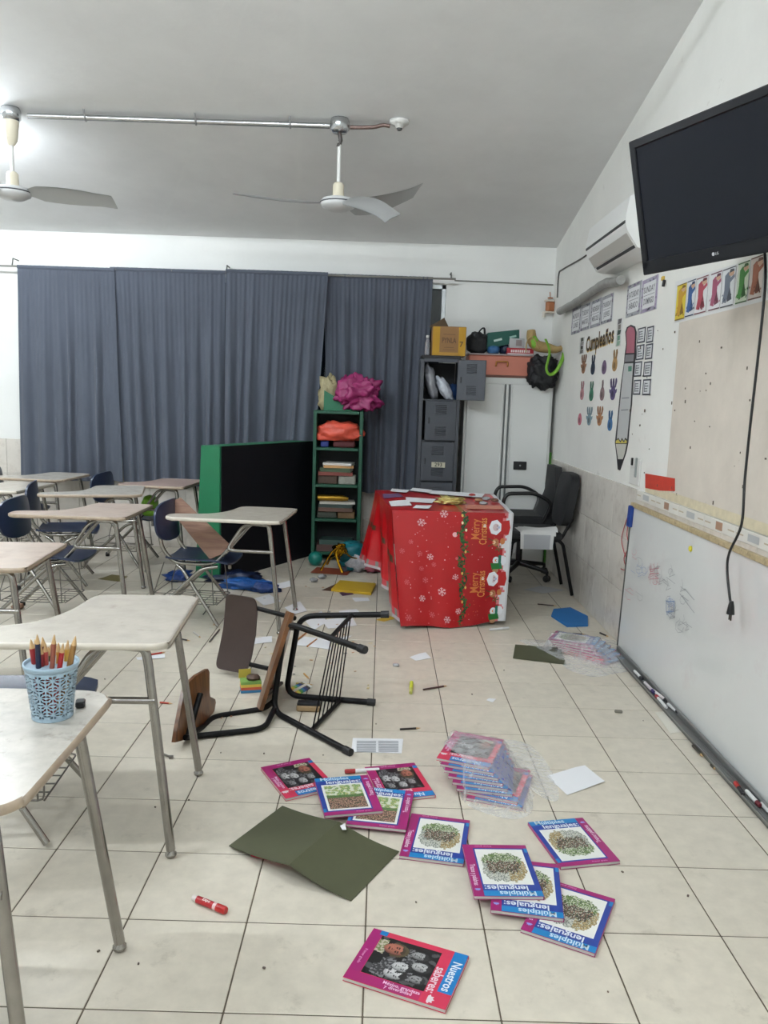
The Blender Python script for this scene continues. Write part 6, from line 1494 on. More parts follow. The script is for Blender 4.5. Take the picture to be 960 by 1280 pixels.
b = MB(); b.add(q+[p-V(0, 0, 0.001) for p in q], [(3, 2, 1, 0), (4, 5, 6, 7), (0, 1, 5, 4), (1, 2, 6, 5), (2, 3, 7, 6), (3, 0, 4, 7)]); part('torn_edge', b, m_white_paper, t, label='white torn spot at the crease')
sheet('folder', ((644, 806), (700, 810), (708, 831), (641, 823)), 0.002, m_olive, 'flat olive folder on the floor beside the plastic-wrapped pile near the whiteboard', 'folder', seed=2, curl=0.002)

# plastic-wrapped packs of textbooks
m_film = bpy.data.materials.new('clear_plastic_film'); m_film.use_nodes = True
def film():
    nt = m_film.node_tree; N, L = nt.nodes, nt.links
    for n in list(N): N.remove(n)
    o = N.new('ShaderNodeOutputMaterial'); mx = N.new('ShaderNodeMixShader'); tr_ = N.new('ShaderNodeBsdfTransparent'); gl = N.new('ShaderNodeBsdfPrincipled')
    gl.inputs['Base Color'].default_value = (0.72, 0.74, 0.75, 1); gl.inputs['Roughness'].default_value = 0.16
    fr = N.new('ShaderNodeFresnel'); fr.inputs['IOR'].default_value = 1.45
    nz = N.new('ShaderNodeTexNoise'); nz.inputs['Scale'].default_value = 38; nz.inputs['Detail'].default_value = 3; g_ = N.new('ShaderNodeNewGeometry'); L.new(g_.outputs['Position'], nz.inputs['Vector'])
    bp = N.new('ShaderNodeBump'); bp.inputs['Strength'].default_value = 0.8; bp.inputs['Distance'].default_value = 0.014; L.new(nz.outputs['Fac'], bp.inputs['Height'])
    L.new(bp.outputs['Normal'], gl.inputs['Normal']); L.new(bp.outputs['Normal'], fr.inputs['Normal'])
    ad = N.new('ShaderNodeMath'); ad.operation = 'MULTIPLY_ADD'; ad.use_clamp = True; L.new(fr.outputs['Fac'], ad.inputs[0]); ad.inputs[1].default_value = 0.34; ad.inputs[2].default_value = 0.04
    L.new(ad.outputs[0], mx.inputs['Fac']); L.new(tr_.outputs[0], mx.inputs[1]); L.new(gl.outputs[0], mx.inputs[2]); L.new(mx.outputs[0], o.inputs['Surface'])
film()
def bag(name, pts, hts, label, seed, top):
    """crumpled film over a pile: outline in pixels on the floor, heights follow `top`"""
    base = [fl(x, y, 0.0015) for x, y in pts]; c = sum(base, V(0, 0, 0))/len(base); ring = spline(base, 4, True); k = len(ring)
    def fn(u, v):
        i = int(u*k) % k; p = ring[i]; q = c+(p-c)*(1-v)
        q = V(q.x, q.y, 0); h = top(q); e = min(1, v*3.0)
        z = max(0.0015+0.010*e*(0.5+noise.noise(V(q.x*16, q.y*16, seed))), h+0.003) if v > 0.02 else 0.0015
        z += 0.010*e*max(0, noise.noise(V(q.x*24, q.y*24, seed+3))); return V(q.x, q.y, z)
    b = MB(); b.grid(fn, k, 14); solo(name, b, m_film, label, 'plastic bag')
# pack one: a fanned pile of eight books in the middle of the floor
PB = fl(618, 1010, 0); pack = []
for k in range(8):
    z = 0.0008+k*(BT+0.0008); c = V(PB.x+0.012-0.010*k+0.030*(k < 2), PB.y+0.145+0.020*k, z); a = math.radians(-6-2.0*k+(-12 if k < 2 else 0))
    lab = ['lowest textbook of the bagged pile in the middle of the floor', 'second textbook from the bottom of the bagged pile, turned to the right', 'third textbook from the bottom of the bagged pile in the middle', 'fourth textbook from the bottom of the bagged pile in the middle', 'fourth textbook from the top of the bagged pile in the middle', 'third textbook from the top of the bagged pile in the middle', 'second textbook from the top of the bagged pile in the middle', 'topmost textbook of the bagged pile in the middle of the floor'][k]
    dup(protos['s' if k in (1, 7) else 'a'], c, a+PI, lab, 'textbooks in the bag in the middle of the floor'); pack.append((c, a+PI))
def pile_top(pack, pad=0.012):
    def f(q):
        h = 0.0
        for c, a in pack:
            d = q-V(c.x, c.y, 0); x = d.x*math.cos(a)+d.y*math.sin(a); y = -d.x*math.sin(a)+d.y*math.cos(a)
            if abs(x) < BW/2+pad and abs(y) < BH/2+pad: h = max(h, c.z+BT)
        return h
    return f
bag('plastic_bag', [(548, 945), (562, 932), (590, 922), (640, 925), (668, 935), (690, 965), (699, 995), (690, 1002), (668, 994), (664, 1016), (640, 1024), (600, 1014), (578, 1000), (572, 975), (555, 962)], None, 'clear crumpled plastic bag wrapped round the textbook pile in the middle of the floor', 3, pile_top(pack))
# pack two: a slid pile beside the whiteboard
P2 = fl(748, 824, 0); pack2 = []
for k in range(6):
    z = 0.0008+k*(BT+0.0008); c = V(P2.x-0.019*k-0.01, P2.y+0.04+0.024*k, z); a = math.radians(-140+5*k)
    lab = ['lowest textbook of the bagged pile beside the whiteboard', 'second textbook from the bottom of the bagged pile beside the whiteboard', 'third textbook from the bottom of the bagged pile beside the whiteboard', 'third textbook from the top of the bagged pile beside the whiteboard', 'second textbook from the top of the bagged pile beside the whiteboard', 'topmost textbook of the bagged pile beside the whiteboard'][k]
    dup(protos['s' if k == 1 else 'a'], c, a, lab, 'textbooks in the bag beside the whiteboard'); pack2.append((c, a))
bag('plastic_bag', [(650, 800), (690, 800), (712, 797), (740, 796), (775, 803), (797, 822), (794, 836), (770, 842), (742, 846), (712, 838), (700, 828), (672, 812)], None, 'clear plastic bag round the textbook pile beside the whiteboard, trailing left over the folder', 8, pile_top(pack2))

# sheets of paper and card on the floor
GS = 'loose papers on the classroom floor'
sheet('sheet', ((441, 923), (504, 924), (502, 942), (439, 940)), 0.001, m_white_paper, 'printed white sheet lying flat in front of the toppled chair', 'paper', GS, seed=1, curl=0.001)
b = MB()
for k in range(7):
    for s in range(2):
        xa, xb = (446, 470) if s == 0 else (473, 498); y = 926+k*2.1; q = [fl(xa, y, 0.0045), fl(xb, y+0.1, 0.0045), fl(xb, y+0.9, 0.0045), fl(xa, y+0.8, 0.0045)]; b.add(q, [(3, 2, 1, 0)], (150, 152, 158))
o = [x for x in bpy.data.objects if x.get('label', '').startswith('printed white sheet lying flat')][0]; part('print_lines', b, PR, o)
sheet('sheet', ((683, 970), (731, 959), (756, 978), (709, 994)), 0.001, m_white_paper, 'blank white sheet right of the bagged pile in the middle of the floor', 'paper', GS, seed=5, curl=0.010)
sheet('sheet', ((512, 822), (532, 816), (539, 823), (520, 826)), 0.001, m_white_paper, 'small white sheet on the open floor in front of the red table', 'paper', GS, seed=6, curl=0.008)
sheet('sheet', ((819, 891), (834, 890), (857, 915), (838, 917)), 0.001, mat('yellowed_paper', (222, 218, 206), 0.7), 'pale sheet tucked against the marker tray of the whiteboard', 'paper', GS, seed=7, curl=0.002)
m_yellow = mat('yellow_card', (206, 168, 40), 0.5)
b = MB(); q = [fl(414, 736, 0.02), fl(425, 725, 0.02), fl(470, 729, 0.02), fl(464, 741, 0.02)]; r0 = [V(p.x, p.y, 0.0012) for p in q]
b.add(q+r0, [(3, 2, 1, 0), (4, 5, 6, 7), (0, 1, 5, 4), (1, 2, 6, 5), (2, 3, 7, 6), (3, 0, 4, 7)]); solo('folder', b, m_yellow, 'yellow folder on the floor left of the red table', 'folder')
sheet('folder', ((402, 738), (420, 730), (448, 731), (436, 741)), 0.0005, mat('dark_brown_card', (84, 56, 44), 0.6), 'dark brown card under the yellow folder', 'folder', seed=4, curl=0.0)
sheet('folder', ((388, 716), (396, 709), (440, 712), (434, 719)), 0.003, mat('brick_red_card', (150, 70, 44), 0.55), 'brick red card on the floor under the gold streamer', 'folder', seed=8, curl=0.004)
sheet('card', ((424, 741), (438, 739), (442, 743), (428, 745)), 0.001, mat('purple_card', (74, 40, 84), 0.55), 'small purple card in front of the yellow folder', 'card', seed=3, curl=0.002)
sheet('sheet', ((424, 764), (446, 762), (452, 768), (424, 770)), 0.001, m_white_paper, 'white sheet seen behind the upper legs of the toppled chair', 'paper', GS, seed=12)
m_yc = mat('yellow_card2', (208, 170, 60), 0.5)
sheet('card', ((470, 775), (486, 770), (496, 773), (480, 777)), 0.001, m_yc, 'yellow card at the foot of the red table near the toppled chair legs', 'card', seed=2, curl=0.001)
for k, (pts, lab) in enumerate([(((380, 775), (402, 764), (408, 778), (392, 788)), 'white sheet behind the seat of the toppled chair'), (((402, 776), (440, 770), (446, 782), (410, 786)), 'white sheet right of the one behind the toppled seat'), (((366, 806), (380, 797), (412, 799), (414, 812)), 'white sheet with pencils seen through the toppled chair frame'), (((318, 748), (336, 744), (352, 752), (330, 757)), 'crumpled-looking sheet above the toppled backrest'), (((304, 800), (340, 796), (340, 803), (308, 806)), 'narrow white strip left of the toppled chair seat'), (((356, 760), (375, 752), (384, 764), (366, 768)), 'white sheet behind the upper corner of the toppled seat'), (((440, 748), (460, 747), (462, 751), (444, 752)), 'narrow pale scrap near the yellow folder'), (((408, 799), (440, 795), (432, 800), (412, 803)), 'thin pale scrap near the rack of the toppled chair'), (((320, 726), (336, 725), (338, 728), (322, 729)), 'white scrap beside the blue crumpled plastic'), (((344, 730), (362, 727), (366, 733), (350, 736)), 'white scrap behind the legs of the desk by the black panel'), (((170, 822), (206, 819), (206, 823), (172, 825)), 'long white strip under the cream desk beside the red pencil'), (((100, 856), (112, 852), (116, 858), (104, 860)), 'white crumpled scrap seen right of the pencil cup'), (((608, 876), (612, 873), (620, 874), (616, 878)), 'tiny white scrap on the tiles right of the red pencil')]):
    sheet('sheet', pts, 0.0012+0.0006*(k % 3), m_white_paper, lab, 'paper', GS, seed=k+20, curl=0.006)
# blue hexagon
hx = [fl(x, y, 0.012) for x, y in ((689, 769), (692, 761), (713, 759), (735, 770), (735, 781), (709, 782))]; b = MB(); k = 6
b.add(hx+[V(p.x, p.y, 0.001) for p in hx], [tuple(range(6))[::-1], tuple(range(6, 12))]+[(i, (i+1) % 6, 6+(i+1) % 6, 6+i) for i in range(6)]); solo('hexagon', b, mat('blue_foam', (34, 108, 174), 0.6, var=0.06, scale=20), 'flat blue foam hexagon on the floor between the red table and the wall', 'foam shape')

# pencils, markers, crayons
def pencil(p, q, r, col, label, name='pencil', cat='pencil', tip=(60, 50, 44), wood=True, group='pencils and crayons scattered on the floor', z=None):
    P, Q = (fl(p[0], p[1], r+0.001), fl(q[0], q[1], r+0.001)) if z is None else (V(p), V(q))
    d = (Q-P); L_ = d.length; d.normalize(); t = thing(name, label, cat, ((P+Q)/2) if z is not None else V((P.x+Q.x)/2, (P.y+Q.y)/2, 0), 0, group)
    m = mat('pencil_%d_%d_%d' % col, col, 0.35)
    part('body', MB().tube([P, Q-d*min(0.022, L_*0.3)], r, 6), m, t)
    part('tip', MB().tube([Q-d*min(0.022, L_*0.3), Q-d*0.005, Q], r, 6, rfun=lambda s: (0.98, 0.35, 0.08)[min(2, int(s*2+0.1))]), mat('bare_wood', (204, 168, 120), 0.6) if wood else m, t)
    return t
pencil((529, 862), (559, 857), 0.0048, (70, 40, 38), 'dark red pencil lying on the open floor right of the yellow highlighter')
pencil((500, 911.5), (526, 910), 0.0045, (44, 36, 34), 'dark pencil lying left of the bagged pile, above the printed sheet')
pencil((178, 820), (207, 815), 0.0045, (176, 50, 44), 'red pencil on the floor seen under the cream desk')
pencil((200, 878), (216, 879.5), 0.0045, (176, 60, 40), 'short red pencil on the floor left of the writing tablet')
pencil((214, 796), (238, 801), 0.0045, (60, 54, 52), 'dark pencil on the floor right of the cream desk corner')
pencil((262, 802), (275, 786), 0.0045, (60, 54, 52), 'dark pencil leaning towards the toppled backrest from the left')
pencil((242, 790), (251, 797), 0.005, (210, 206, 200), 'white crayon on the floor left of the toppled backrest')
pencil((672, 755), (696, 757.5), 0.0045, (66, 46, 36), 'brown pencil on the floor in front of the visitor chair')
pencil((716, 792), (732, 793), 0.0055, (60, 50, 48), 'dark crayon below the blue hexagon')
pencil((750, 791), (761, 796), 0.0055, (56, 48, 46), 'dark crayon right of the one below the blue hexagon')
pencil((371, 800), (384, 790), 0.0048, (190, 130, 70), 'tan pencil lying on the white sheet behind the toppled chair')
pencil((384, 808), (397, 798), 0.0048, (176, 120, 66), 'second tan pencil on the sheet behind the toppled chair')
pencil((380, 842), (387, 849), 0.0048, (200, 150, 80), 'short ochre pencil above the colourful box in the toppled chair frame')
pencil((370, 854), (392, 856), 0.004, (206, 186, 90), 'yellow pencil lying across the colourful pencil box')
pencil((438, 770), (458, 771), 0.0045, (206, 180, 90), 'yellow pencil right of the toppled chair legs')
pencil((254, 768), (262, 757), 0.004, (70, 66, 62), 'dark stick in front of the blue crumpled plastic')
pencil((420, 805), (444, 802), 0.004, (206, 200, 150), 'pale yellow pencil right of the toppled chair rack')
pencil((190, 792), (197, 789), 0.004, (176, 60, 50), 'tiny red crayon under the cream desk')
pencil((866, 932), (879, 946), 0.006, (66, 62, 54), 'dark stick lying along the outside of the marker tray')
pencil((889, 956), (895, 962), 0.006, (66, 62, 54), 'short dark stub along the outside of the marker tray')
b = MB(); P, Q = fl(513.5, 866, 0.009), fl(514.5, 853, 0.009); b.tube([P, P*0.62+Q*0.38], 0.0085, 8, (186, 186, 96)); b.tube([P*0.62+Q*0.38, Q], 0.0098, 8, (206, 212, 60)); solo('highlighter', b, PR, 'yellow highlighter on the floor left of the dark red pencil', 'highlighter')
def marker(P, Q, cap, label, r=0.0085, body=(222, 222, 222), group=None, printcol=(60, 60, 66), capl=0.42):
    d = Q-P; L_ = d.length; d.normalize(); t = thing('marker', label, 'marker', V((P.x+Q.x)/2, (P.y+Q.y)/2, min(P.z, Q.z)-r*1.15), 0, group)
    b = MB(); b.tube([P, P+d*0.006, P+d*0.0061, Q-d*L_*capl], r, 10, rfun=lambda s: 0.85 if s < 0.3 else 1, col=body); up = V(0, 0, 1); s_ = d.cross(up).normalized()
    part('barrel', b, PR, t)
    b = MB(); b.tube([Q-d*L_*capl, Q-d*0.004, Q], r*1.12, 10, rfun=lambda s: 1 if s < 0.9 else 0.8, col=cap); part('cap', b, PR, t); return t
GM = 'dry-erase markers in the whiteboard tray'
t = thing('marker', 'red marker with a white band lying alone on the floor at the lower left', 'marker', fl(261, 1131))
P, Q = fl(241.5, 1122, 0.0105), fl(282.5, 1138.5, 0.0105); d = (Q-P).normalized(); Lm = (Q-P).length
b = MB(); b.tube([P, P+d*0.004, P+d*Lm*0.13], 0.0085, 12, (222, 214, 208)); b.tube([P+d*Lm*0.13, P+d*Lm*0.66], 0.0103, 12, (168, 30, 38)); b.tube([P+d*Lm*0.64, P+d*Lm*0.74], 0.0106, 12, (226, 196, 196))
n = V(0, -0.25, 1).normalized(); b.text('Expo', P+d*Lm*0.42+n*0.0100, d, n.cross(d), n, 0.013, (236, 220, 216), 0.02, off=0.0008)
part('barrel', b, PRG, t); b = MB(); b.tube([P+d*Lm*0.73, Q-d*0.004, Q], 0.0112, 12, (176, 34, 32), rfun=lambda s: 1 if s < 0.9 else 0.85); part('cap', b, PRG, t)
marker(fl(474, 962, 0.0095), fl(431, 964.5, 0.0095), (150, 34, 34), 'white marker with a red cap lying behind the cluster of textbooks', 0.008, capl=0.3)
marker(fl(612, 787, 0.0095), fl(636, 785, 0.0095), (206, 206, 206), 'white marker with a dark ring on the floor at the tablecloth\'s right corner', 0.008, capl=0.35)
TX = wb0.x-0.032
def tm(x, y): return fl(x, y, 0.0235)
for k, (p, q, cap, lab, bd) in enumerate([((793, 838.5), (803, 849), (34, 34, 40), 'white marker with a black tip at the far end of the tray, left one', (222, 222, 222)), ((799, 836.5), (808, 846), (180, 182, 184), 'white marker at the far end of the tray, right one', (222, 222, 222)), ((806, 853), (818, 866), (50, 40, 90), 'pale marker with a dark blue cap in the far part of the tray', (214, 206, 210)), ((812, 851.5), (821, 861), (110, 28, 44), 'short dark red marker in the far part of the tray', (110, 28, 44)), ((815, 862), (836, 878), (40, 40, 44), 'long white marker with a black cap in the tray near the wall side', (226, 220, 220)), ((833, 884.5), (820, 869.5), (150, 34, 44), 'white marker with a red cap in the middle of the tray', (222, 222, 222)), ((835, 880), (849, 891.5), (40, 42, 44), 'white marker with a black tip nearest the empty part of the tray', (222, 222, 222)), ((929, 993), (919, 978), (170, 44, 40), 'black marker with a red cap in the near part of the tray', (34, 34, 38)), ((933, 988.5), (950, 1007), (96, 26, 36), 'white marker with a dark red end in the near part of the tray', (226, 226, 224)), ((952, 1004), (966, 1019), (36, 38, 42), 'white marker at the right edge of the picture in the tray', (214, 214, 214))]):
    marker(tm(*p), tm(*q), cap, lab, 0.0080, bd, GM, capl=0.22 if k not in (7,) else 0.45)
q = fl(773, 891, 0); b = MB(); b.box((q.x, q.y, 0.007), (0.036, 0.016, 0.012), rotz(-0.1), 0.003); solo('rubber_eraser', b, mat('grey_eraser', (120, 116, 106), 0.7), 'small grey eraser on the tiles left of the marker tray', 'eraser')
q = fl(386, 888, 0); t = thing('board_eraser', 'wooden board eraser with black felt lying under the toppled chair frame', 'eraser', (q.x, q.y, 0)); R = rotz(-0.02)
part('wood_back', MB().box((q.x, q.y, 0.016), (0.112, 0.05, 0.030), R, 0.006), mat('tan_wood', (158, 132, 96), 0.5, var=0.12, scale=30), t); part('felt', MB().box((q.x, q.y, 0.036), (0.106, 0.046, 0.012), R, 0.003), m_black_cloth, t)
q = fl(495, 833, 0); b = MB(); b.blob((q.x, q.y, 0.008), (0.020, 0.014, 0.010), 0.3, 3, 7, 12, 8, flatb=0.001); solo('crumb', b, m_debris[2], 'small grey crumpled scrap on the tiles between the sheet and the highlighter', 'scrap')
# small multicoloured carton left of the toppled seat and coloured pencil packet inside its frame
t = thing('crayon_box', 'small colourful open carton on the floor left of the toppled chair seat', 'box', fl(312, 862))
q = fl(312, 866, 0); cols = [(60, 130, 176), (196, 90, 60), (216, 190, 80), (120, 160, 80)]
b = MB()
for k, c in enumerate(cols): b.box((q.x, q.y+0.03, 0.008+0.014*k), (0.10, 0.07, 0.014), rotz(0.25), 0.001, c)
part('body', b, PR, t); b = MB(); b.blob((q.x+0.012, q.y+0.03, 0.068), (0.036, 0.026, 0.016), 0.3, 2, 5, 14, 8); part('contents', b, mat('brown_contents', (76, 56, 44), 0.6), t)
b = MB(); b.box((q.x-0.035, q.y+0.065, 0.075), (0.06, 0.004, 0.045), rotz(0.3), col=(190, 170, 70)); part('flap', b, PR, t)
cs = [(206, 70, 50), (226, 140, 60), (226, 210, 90), (96, 160, 80), (60, 130, 170), (40, 60, 120), (50, 50, 56), (214, 214, 206)]
t = thing('pencil_packet', 'flat packet of coloured pencils lying inside the toppled chair frame', 'packet', fl(374, 861))
P_ = [fl(358, 862, 0.008), fl(380, 851, 0.008), fl(391, 858, 0.008), fl(368, 871, 0.008)]
b = MB()
for k, c in enumerate(cs):
    u0, u1 = k/8, (k+1)/8; q = [bil(*P_, u0, 0.0), bil(*P_, u1, 0.0), bil(*P_, u1, 0.95), bil(*P_, u0, 0.95)]; b.add(q+[V(p.x, p.y, 0.001) for p in q], [(3, 2, 1, 0), (0, 1, 5, 4), (1, 2, 6, 5), (2, 3, 7, 6), (3, 0, 4, 7)], c)
part('body', b, PR, t); b = MB(); q = [bil(*P_, 0.05, 0.35)+V(0, 0, 0.001), bil(*P_, 0.95, 0.35)+V(0, 0, 0.001), bil(*P_, 0.95, 0.6)+V(0, 0, 0.001), bil(*P_, 0.05, 0.6)+V(0, 0, 0.001)]; b.add(q, [(3, 2, 1, 0)], (222, 214, 200)); part('label_band', b, PR, t)
# blue crumpled plastic under the desk by the black panel
m_bluep = mat('blue_crumpled_plastic', (24, 62, 130), 0.35, var=0.25, scale=20, bump=0.5, bscale=40); m_bluep2 = mat('bright_blue_plastic', (34, 92, 168), 0.35, var=0.2, scale=20, bump=0.5, bscale=40); m_navyp = mat('navy_crumpled_plastic', (20, 34, 66), 0.4, var=0.3, scale=20)
for k, (x, y, rx, ry, m, lab) in enumerate([(290, 727, 0.20, 0.13, m_navyp, 'navy crumpled plastic lying in front of the overturned bookcase'), (303, 736, 0.19, 0.10, m_bluep2, 'bright blue crumpled sheet in front of the navy plastic'), (330, 741, 0.10, 0.07, m_bluep, 'blue crumpled scrap right of the bright blue sheet'), (222, 726, 0.10, 0.12, m_bluep, 'dark blue crumpled plastic under the navy seat of the desk by the black panel')]):
    q = fl(x, y, 0); b = MB(); b.blob((q.x, q.y+0.05, 0.02), (rx, ry, 0.045), 0.6, 2.5, 101+k, 26, 12, flatb=0.0015); solo('plastic_sheet', b, m, lab, 'plastic sheet', 'crumpled blue plastic on the floor')
# ball, streamer, bags in front of the green shelf
q = fl(394, 707, 0); b = MB(); b.lathe([(0.0, 0.0)]+[(0.062*math.sin(PI*k/14), 0.062-0.062*math.cos(PI*k/14)) for k in range(1, 14)]+[(0.0, 0.124)], 24, (q.x, q.y+0.0, 0.0005)); solo('ball', b, mat('teal_rubber', (16, 118, 106), 0.45), 'teal ball on the floor in front of the green shelf', 'ball')
m_teal = mat('teal_plastic_bag', (16, 106, 116), 0.4, var=0.15, scale=16, bump=0.4, bscale=30)
q = fl(446, 700, 0); b = MB(); b.blob((q.x-0.03, 6.62, 0.16), (0.13, 0.10, 0.085), 0.35, 2, 111, 24, 14, p=0.85); b.blob((q.x-0.03, 6.62, 0.06), (0.11, 0.09, 0.065), 0.3, 2, 112, 20, 12, flatb=0.001); solo('bag', b, m_teal, 'teal plastic bag on the floor between the green shelf and the red table', 'bag')
m_goldfoil = mat('shiny_gold_streamer', (180, 134, 30), 0.2, 1.0)
t = thing('streamer', 'shiny gold foil streamer draped over the clutter in front of the green shelf', 'streamer', fl(415, 712))
g0 = at(424, 683, 6.45)
for k, px in enumerate([[(426, 683), (416, 689), (408, 701), (401, 713)], [(426, 683), (420, 690), (423, 703), (428, 716)], [(425, 684), (432, 690), (438, 696), (446, 698)], [(424, 684), (418, 695), (412, 700), (409, 706)], [(427, 682), (430, 687), (425, 695), (424, 700)]]):
    n_ = len(px); pts = [at(x, y, 6.45-0.06*i) for i, (x, y) in enumerate(px)]
    for p in pts: p.z = max(p.z, 0.012)
    part('strand', MB().tube(spline(pts, 6), 0.014-0.0015*k, 6, rfun=lambda s: 0.75+0.35*math.sin(s*19)**2, flat=0.5), m_goldfoil, t)
b = MB(); b.blob(at(425, 687, 6.5), (0.06, 0.05, 0.05), 0.5, 3, 121, 16, 10); part('bunch', b, m_goldfoil, t)
m_ctrash = mat('clear_crumpled_wrap', (176, 176, 182), 0.25, var=0.3, scale=30, bump=0.5, bscale=50); m_greytr = mat('grey_crumpled_paper', (150, 150, 150), 0.6, var=0.2, scale=30)
for k, (x, y, rx, ry, rz_, m, lab) in enumerate([(447, 716, 0.10, 0.09, 0.09, m_ctrash, 'crumpled clear wrapping between the gold streamer and the red tablecloth'), (466, 716, 0.09, 0.10, 0.06, mat('dusty_pink_wrap', (176, 90, 104), 0.5, var=0.2, scale=20), 'dusty pink crumpled wrapping beside the red tablecloth hem'), (433, 715, 0.04, 0.04, 0.03, mat('dark_grey_scrap', (74, 74, 86), 0.5), 'dark grey crumpled scrap right of the gold streamer'), (402, 724, 0.03, 0.025, 0.02, m_greytr, 'small pale crumpled scrap left of the yellow folder'), (392, 728, 0.03, 0.02, 0.018, m_greytr, 'grey crumpled scrap further left of the yellow folder'), (490, 742, 0.05, 0.05, 0.10, mat('whitish_figure_wrap', (176, 170, 182), 0.4, var=0.3, scale=40), 'whitish crumpled wrap leaning at the tablecloth corner'), (452, 694, 0.05, 0.05, 0.06, mat('skin_pink_scrap', (176, 120, 104), 0.6), 'pinkish crumpled scrap behind the teal bag'), (12+9, 762, 0.04, 0.03, 0.02, mat('brown_scrap', (140, 106, 84), 0.6), 'brown scrap on the floor at the far left under the desks')]):
    q = fl(x, y, 0); b = MB(); b.blob((q.x, q.y+ry*0.6, rz_*0.9), (rx, ry, rz_), 0.5, 2.4, 131+k, 20, 12, flatb=0.001); solo('crumpled_wrap', b, m, lab, 'wrapping')
m_olives = mat('olive_scrap', (124, 114, 66), 0.6)
sheet('card', ((122, 724), (140, 719), (160, 721), (150, 727)), 0.002, m_olives, 'olive card on the floor under the middle desks', 'card', seed=4, curl=0.004)
# metal bolt and small bits
b = MB(); P, Q = fl(197, 940, 0.006), fl(214, 946.5, 0.006); b.tube([P, Q], 0.0045, 8); b.box(P, (0.012, 0.014, 0.011)); b.box(Q, (0.014, 0.014, 0.011)); solo('bolt', b, mat('grey_bolt', (110, 106, 100), 0.4, 0.6), 'grey metal rod with knobs on the floor below the writing tablet', 'rod')
rs = random.Random(77); GC = 'tiny crumbs on the floor tiles'
b = MB()
for (x, y) in [(123, 1189), (144, 1116), (173, 1205), (276, 941), (194, 1009), (116, 987), (131, 849), (236, 1000), (330, 942), (404, 944), (590, 868), (630, 838), (778, 1090), (804, 901), (700, 1050), (520, 1128), (860, 1120), (760, 1240), (330, 1210), (470, 905)]:
    q = fl(x, y, 0.002); r = rs.uniform(0.003, 0.006); b.box((q.x, q.y, 0.003), (r*1.5, r, 0.004), rotz(rs.uniform(0, 3)), 0.001, rs.choice(((96, 84, 72), (130, 110, 96), (84, 70, 64))))
o = solo('crumbs', b, PR, 'scattered tiny dark crumbs on the floor tiles', 'crumbs', None, 'stuff')
# litter of bits under the desks
b = MB()
for k in range(70):
    x, y = rs.uniform(250, 480), rs.uniform(722, 900)
    if y > 830 and rs.random() < 0.7: continue
    q = fl(x, y, 0.002); L_ = rs.uniform(0.006, 0.03); b.box((q.x, q.y, 0.003), (L_, rs.uniform(0.003, 0.012), 0.003), rotz(rs.uniform(0, 3)), 0.001, rs.choice(((190, 150, 110), (206, 206, 200), (150, 100, 70), (120, 120, 120), (214, 196, 150))))
solo('litter', b, PR, 'pencil shavings and paper bits strewn behind the toppled chair', 'litter', None, 'stuff')

# ---------------------------------------------------------------- pencil cup on the nearest desk
cz_ = DZ; cc = fl(62.5, 898, cz_); cx_, cy_ = cc.x, cc.y+0.015
cup = thing('pencil_cup', 'pale blue openwork plastic cup full of pencils on the nearest desk', 'cup', (cx_, cy_, cz_))
m_cup = mat('pale_blue_plastic', (160, 184, 200), 0.42); CHt, RB, RTp = 0.130, 0.0445, 0.0590
NU, NV = 220, 72
flw = [(i*1.0+0.5*(j % 2), j*0.158+0.15) for j in range(5) for i in range(11)]
def hole(u, v):
    if v < 0.07 or v > 0.86: return False
    for (fx, fy) in flw:
        dx = ((u*11-fx+5.5) % 11-5.5)*0.40; dy = (v-fy)*0.40*5.5*0.98
        r = math.hypot(dx, dy)
        if 0.05 < r < 0.205:
            a = (math.atan2(dy, dx)/(2*PI/8)) % 1.0; w = 0.32*(1-abs((r-0.13)/0.09)**2)
            if abs(a-0.5) < w: return True
    return False
def cupw(u, v, t=0.0):
    a = 2*PI*u; r = RB+(RTp-RB)*v-t; return V(cx_+r*math.cos(a), cy_+r*math.sin(a), cz_+0.0005+CHt*v)
b = MB(); b.grid(lambda u, v: cupw(u, v), NU, NV, lambda u, v: 'skip' if hole(u, v) else None); b.grid(lambda u, v: cupw(1-u, v, 0.0022), NU, NV, lambda u, v: 'skip' if hole(1-u, v) else None)
part('wall', b, m_cup, cup)
b = MB(); b.lathe([(0.0, 0.0), (RB-0.001, 0.0), (RB+0.001, 0.004), (RB-0.003, 0.006), (0.0, 0.005)], 40, (cx_, cy_, cz_+0.0002)); part('bottom', b, m_cup, cup)
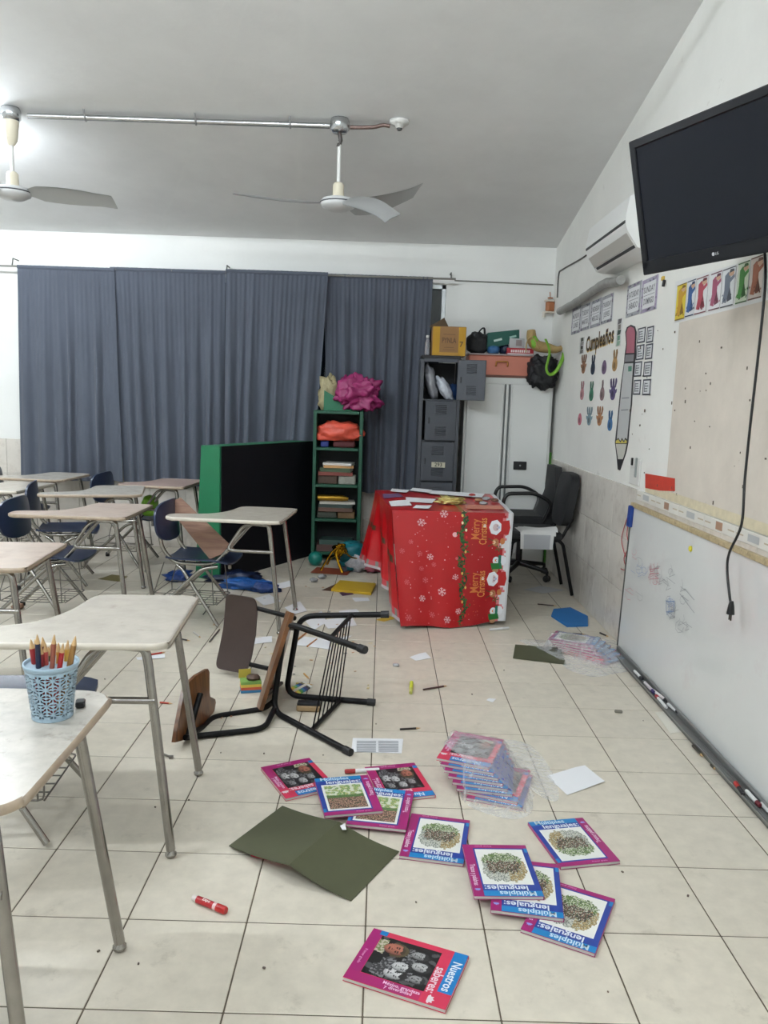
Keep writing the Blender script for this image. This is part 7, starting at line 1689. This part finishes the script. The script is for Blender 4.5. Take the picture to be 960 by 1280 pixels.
b = MB(); b.lathe([(RTp-0.003, CHt-0.012), (RTp-0.0005, CHt-0.012), (RTp+0.0025, CHt-0.002), (RTp+0.002, CHt+0.001), (RTp-0.002, CHt+0.001), (RTp-0.0035, CHt-0.006)], 48, (cx_, cy_, cz_)); part('rim', b, m_cup, cup)
GPc = 'pencils in the pale blue cup'
pcs = [(38.5, 799, (150, 40, 44), 'red', 'at the left'), (43.5, 799, (40, 36, 44), 'dark grey', 'left of the navy one'), (46.5, 793, (30, 34, 62), 'navy', 'tallest at the left'), (53, 796, (96, 48, 40), 'brown', 'right of the navy one'), (56.5, 803, (176, 70, 60), 'light red', 'beside the brown one'), (51, 806, (140, 34, 38), 'dark red', 'short in front'), (63, 806, (44, 76, 44), 'dark green', 'in the middle'), (68, 793, (150, 84, 66), 'red-brown', 'tall in the middle'), (71, 807, (212, 206, 196), 'white', 'in the middle'), (73, 803, (206, 140, 60), 'orange', 'behind the white one'), (79, 804, (170, 36, 40), 'bright red', 'right of the middle'), (85, 800, (206, 160, 70), 'ochre yellow', 'at the right'), (94.5, 795, (150, 110, 60), 'tan', 'leaning to the right'), (92, 812, (110, 40, 44), 'maroon', 'short at the right edge'), (60, 808, (96, 110, 60), 'olive', 'left of the dark green one')]
for k, (x, y, c, nm, wh) in enumerate(pcs):
    yy = cy_+0.030*math.sin(k*2.4)
    top_ = at(x, y, yy); e = V((x-68)/27*0.030, yy-cy_, 0); base = V(cx_+e.x*0.75, cy_+e.y*0.8, cz_+0.010)
    dd = V(top_.x-cx_, top_.y-cy_, 0)
    if dd.length > 0.052: dd = dd*(0.052/dd.length)
    pencil(base, V(cx_+dd.x, cy_+dd.y, top_.z) if abs((x-68)) < 24 else top_, 0.0058 if k % 3 else 0.0066, c, '%s pencil %s of the pale blue cup' % (nm, wh), group=GPc, z=1)
q = fl(98, 852, DZ); b = MB(); b.box((cx_+0.042, cy_+0.060, cz_+0.008), (0.022, 0.03, 0.015), rotz(0.3), 0.006); solo('sharpener', b, m_blk_plastic, 'small black sharpener half hidden behind the pale blue cup', 'sharpener')
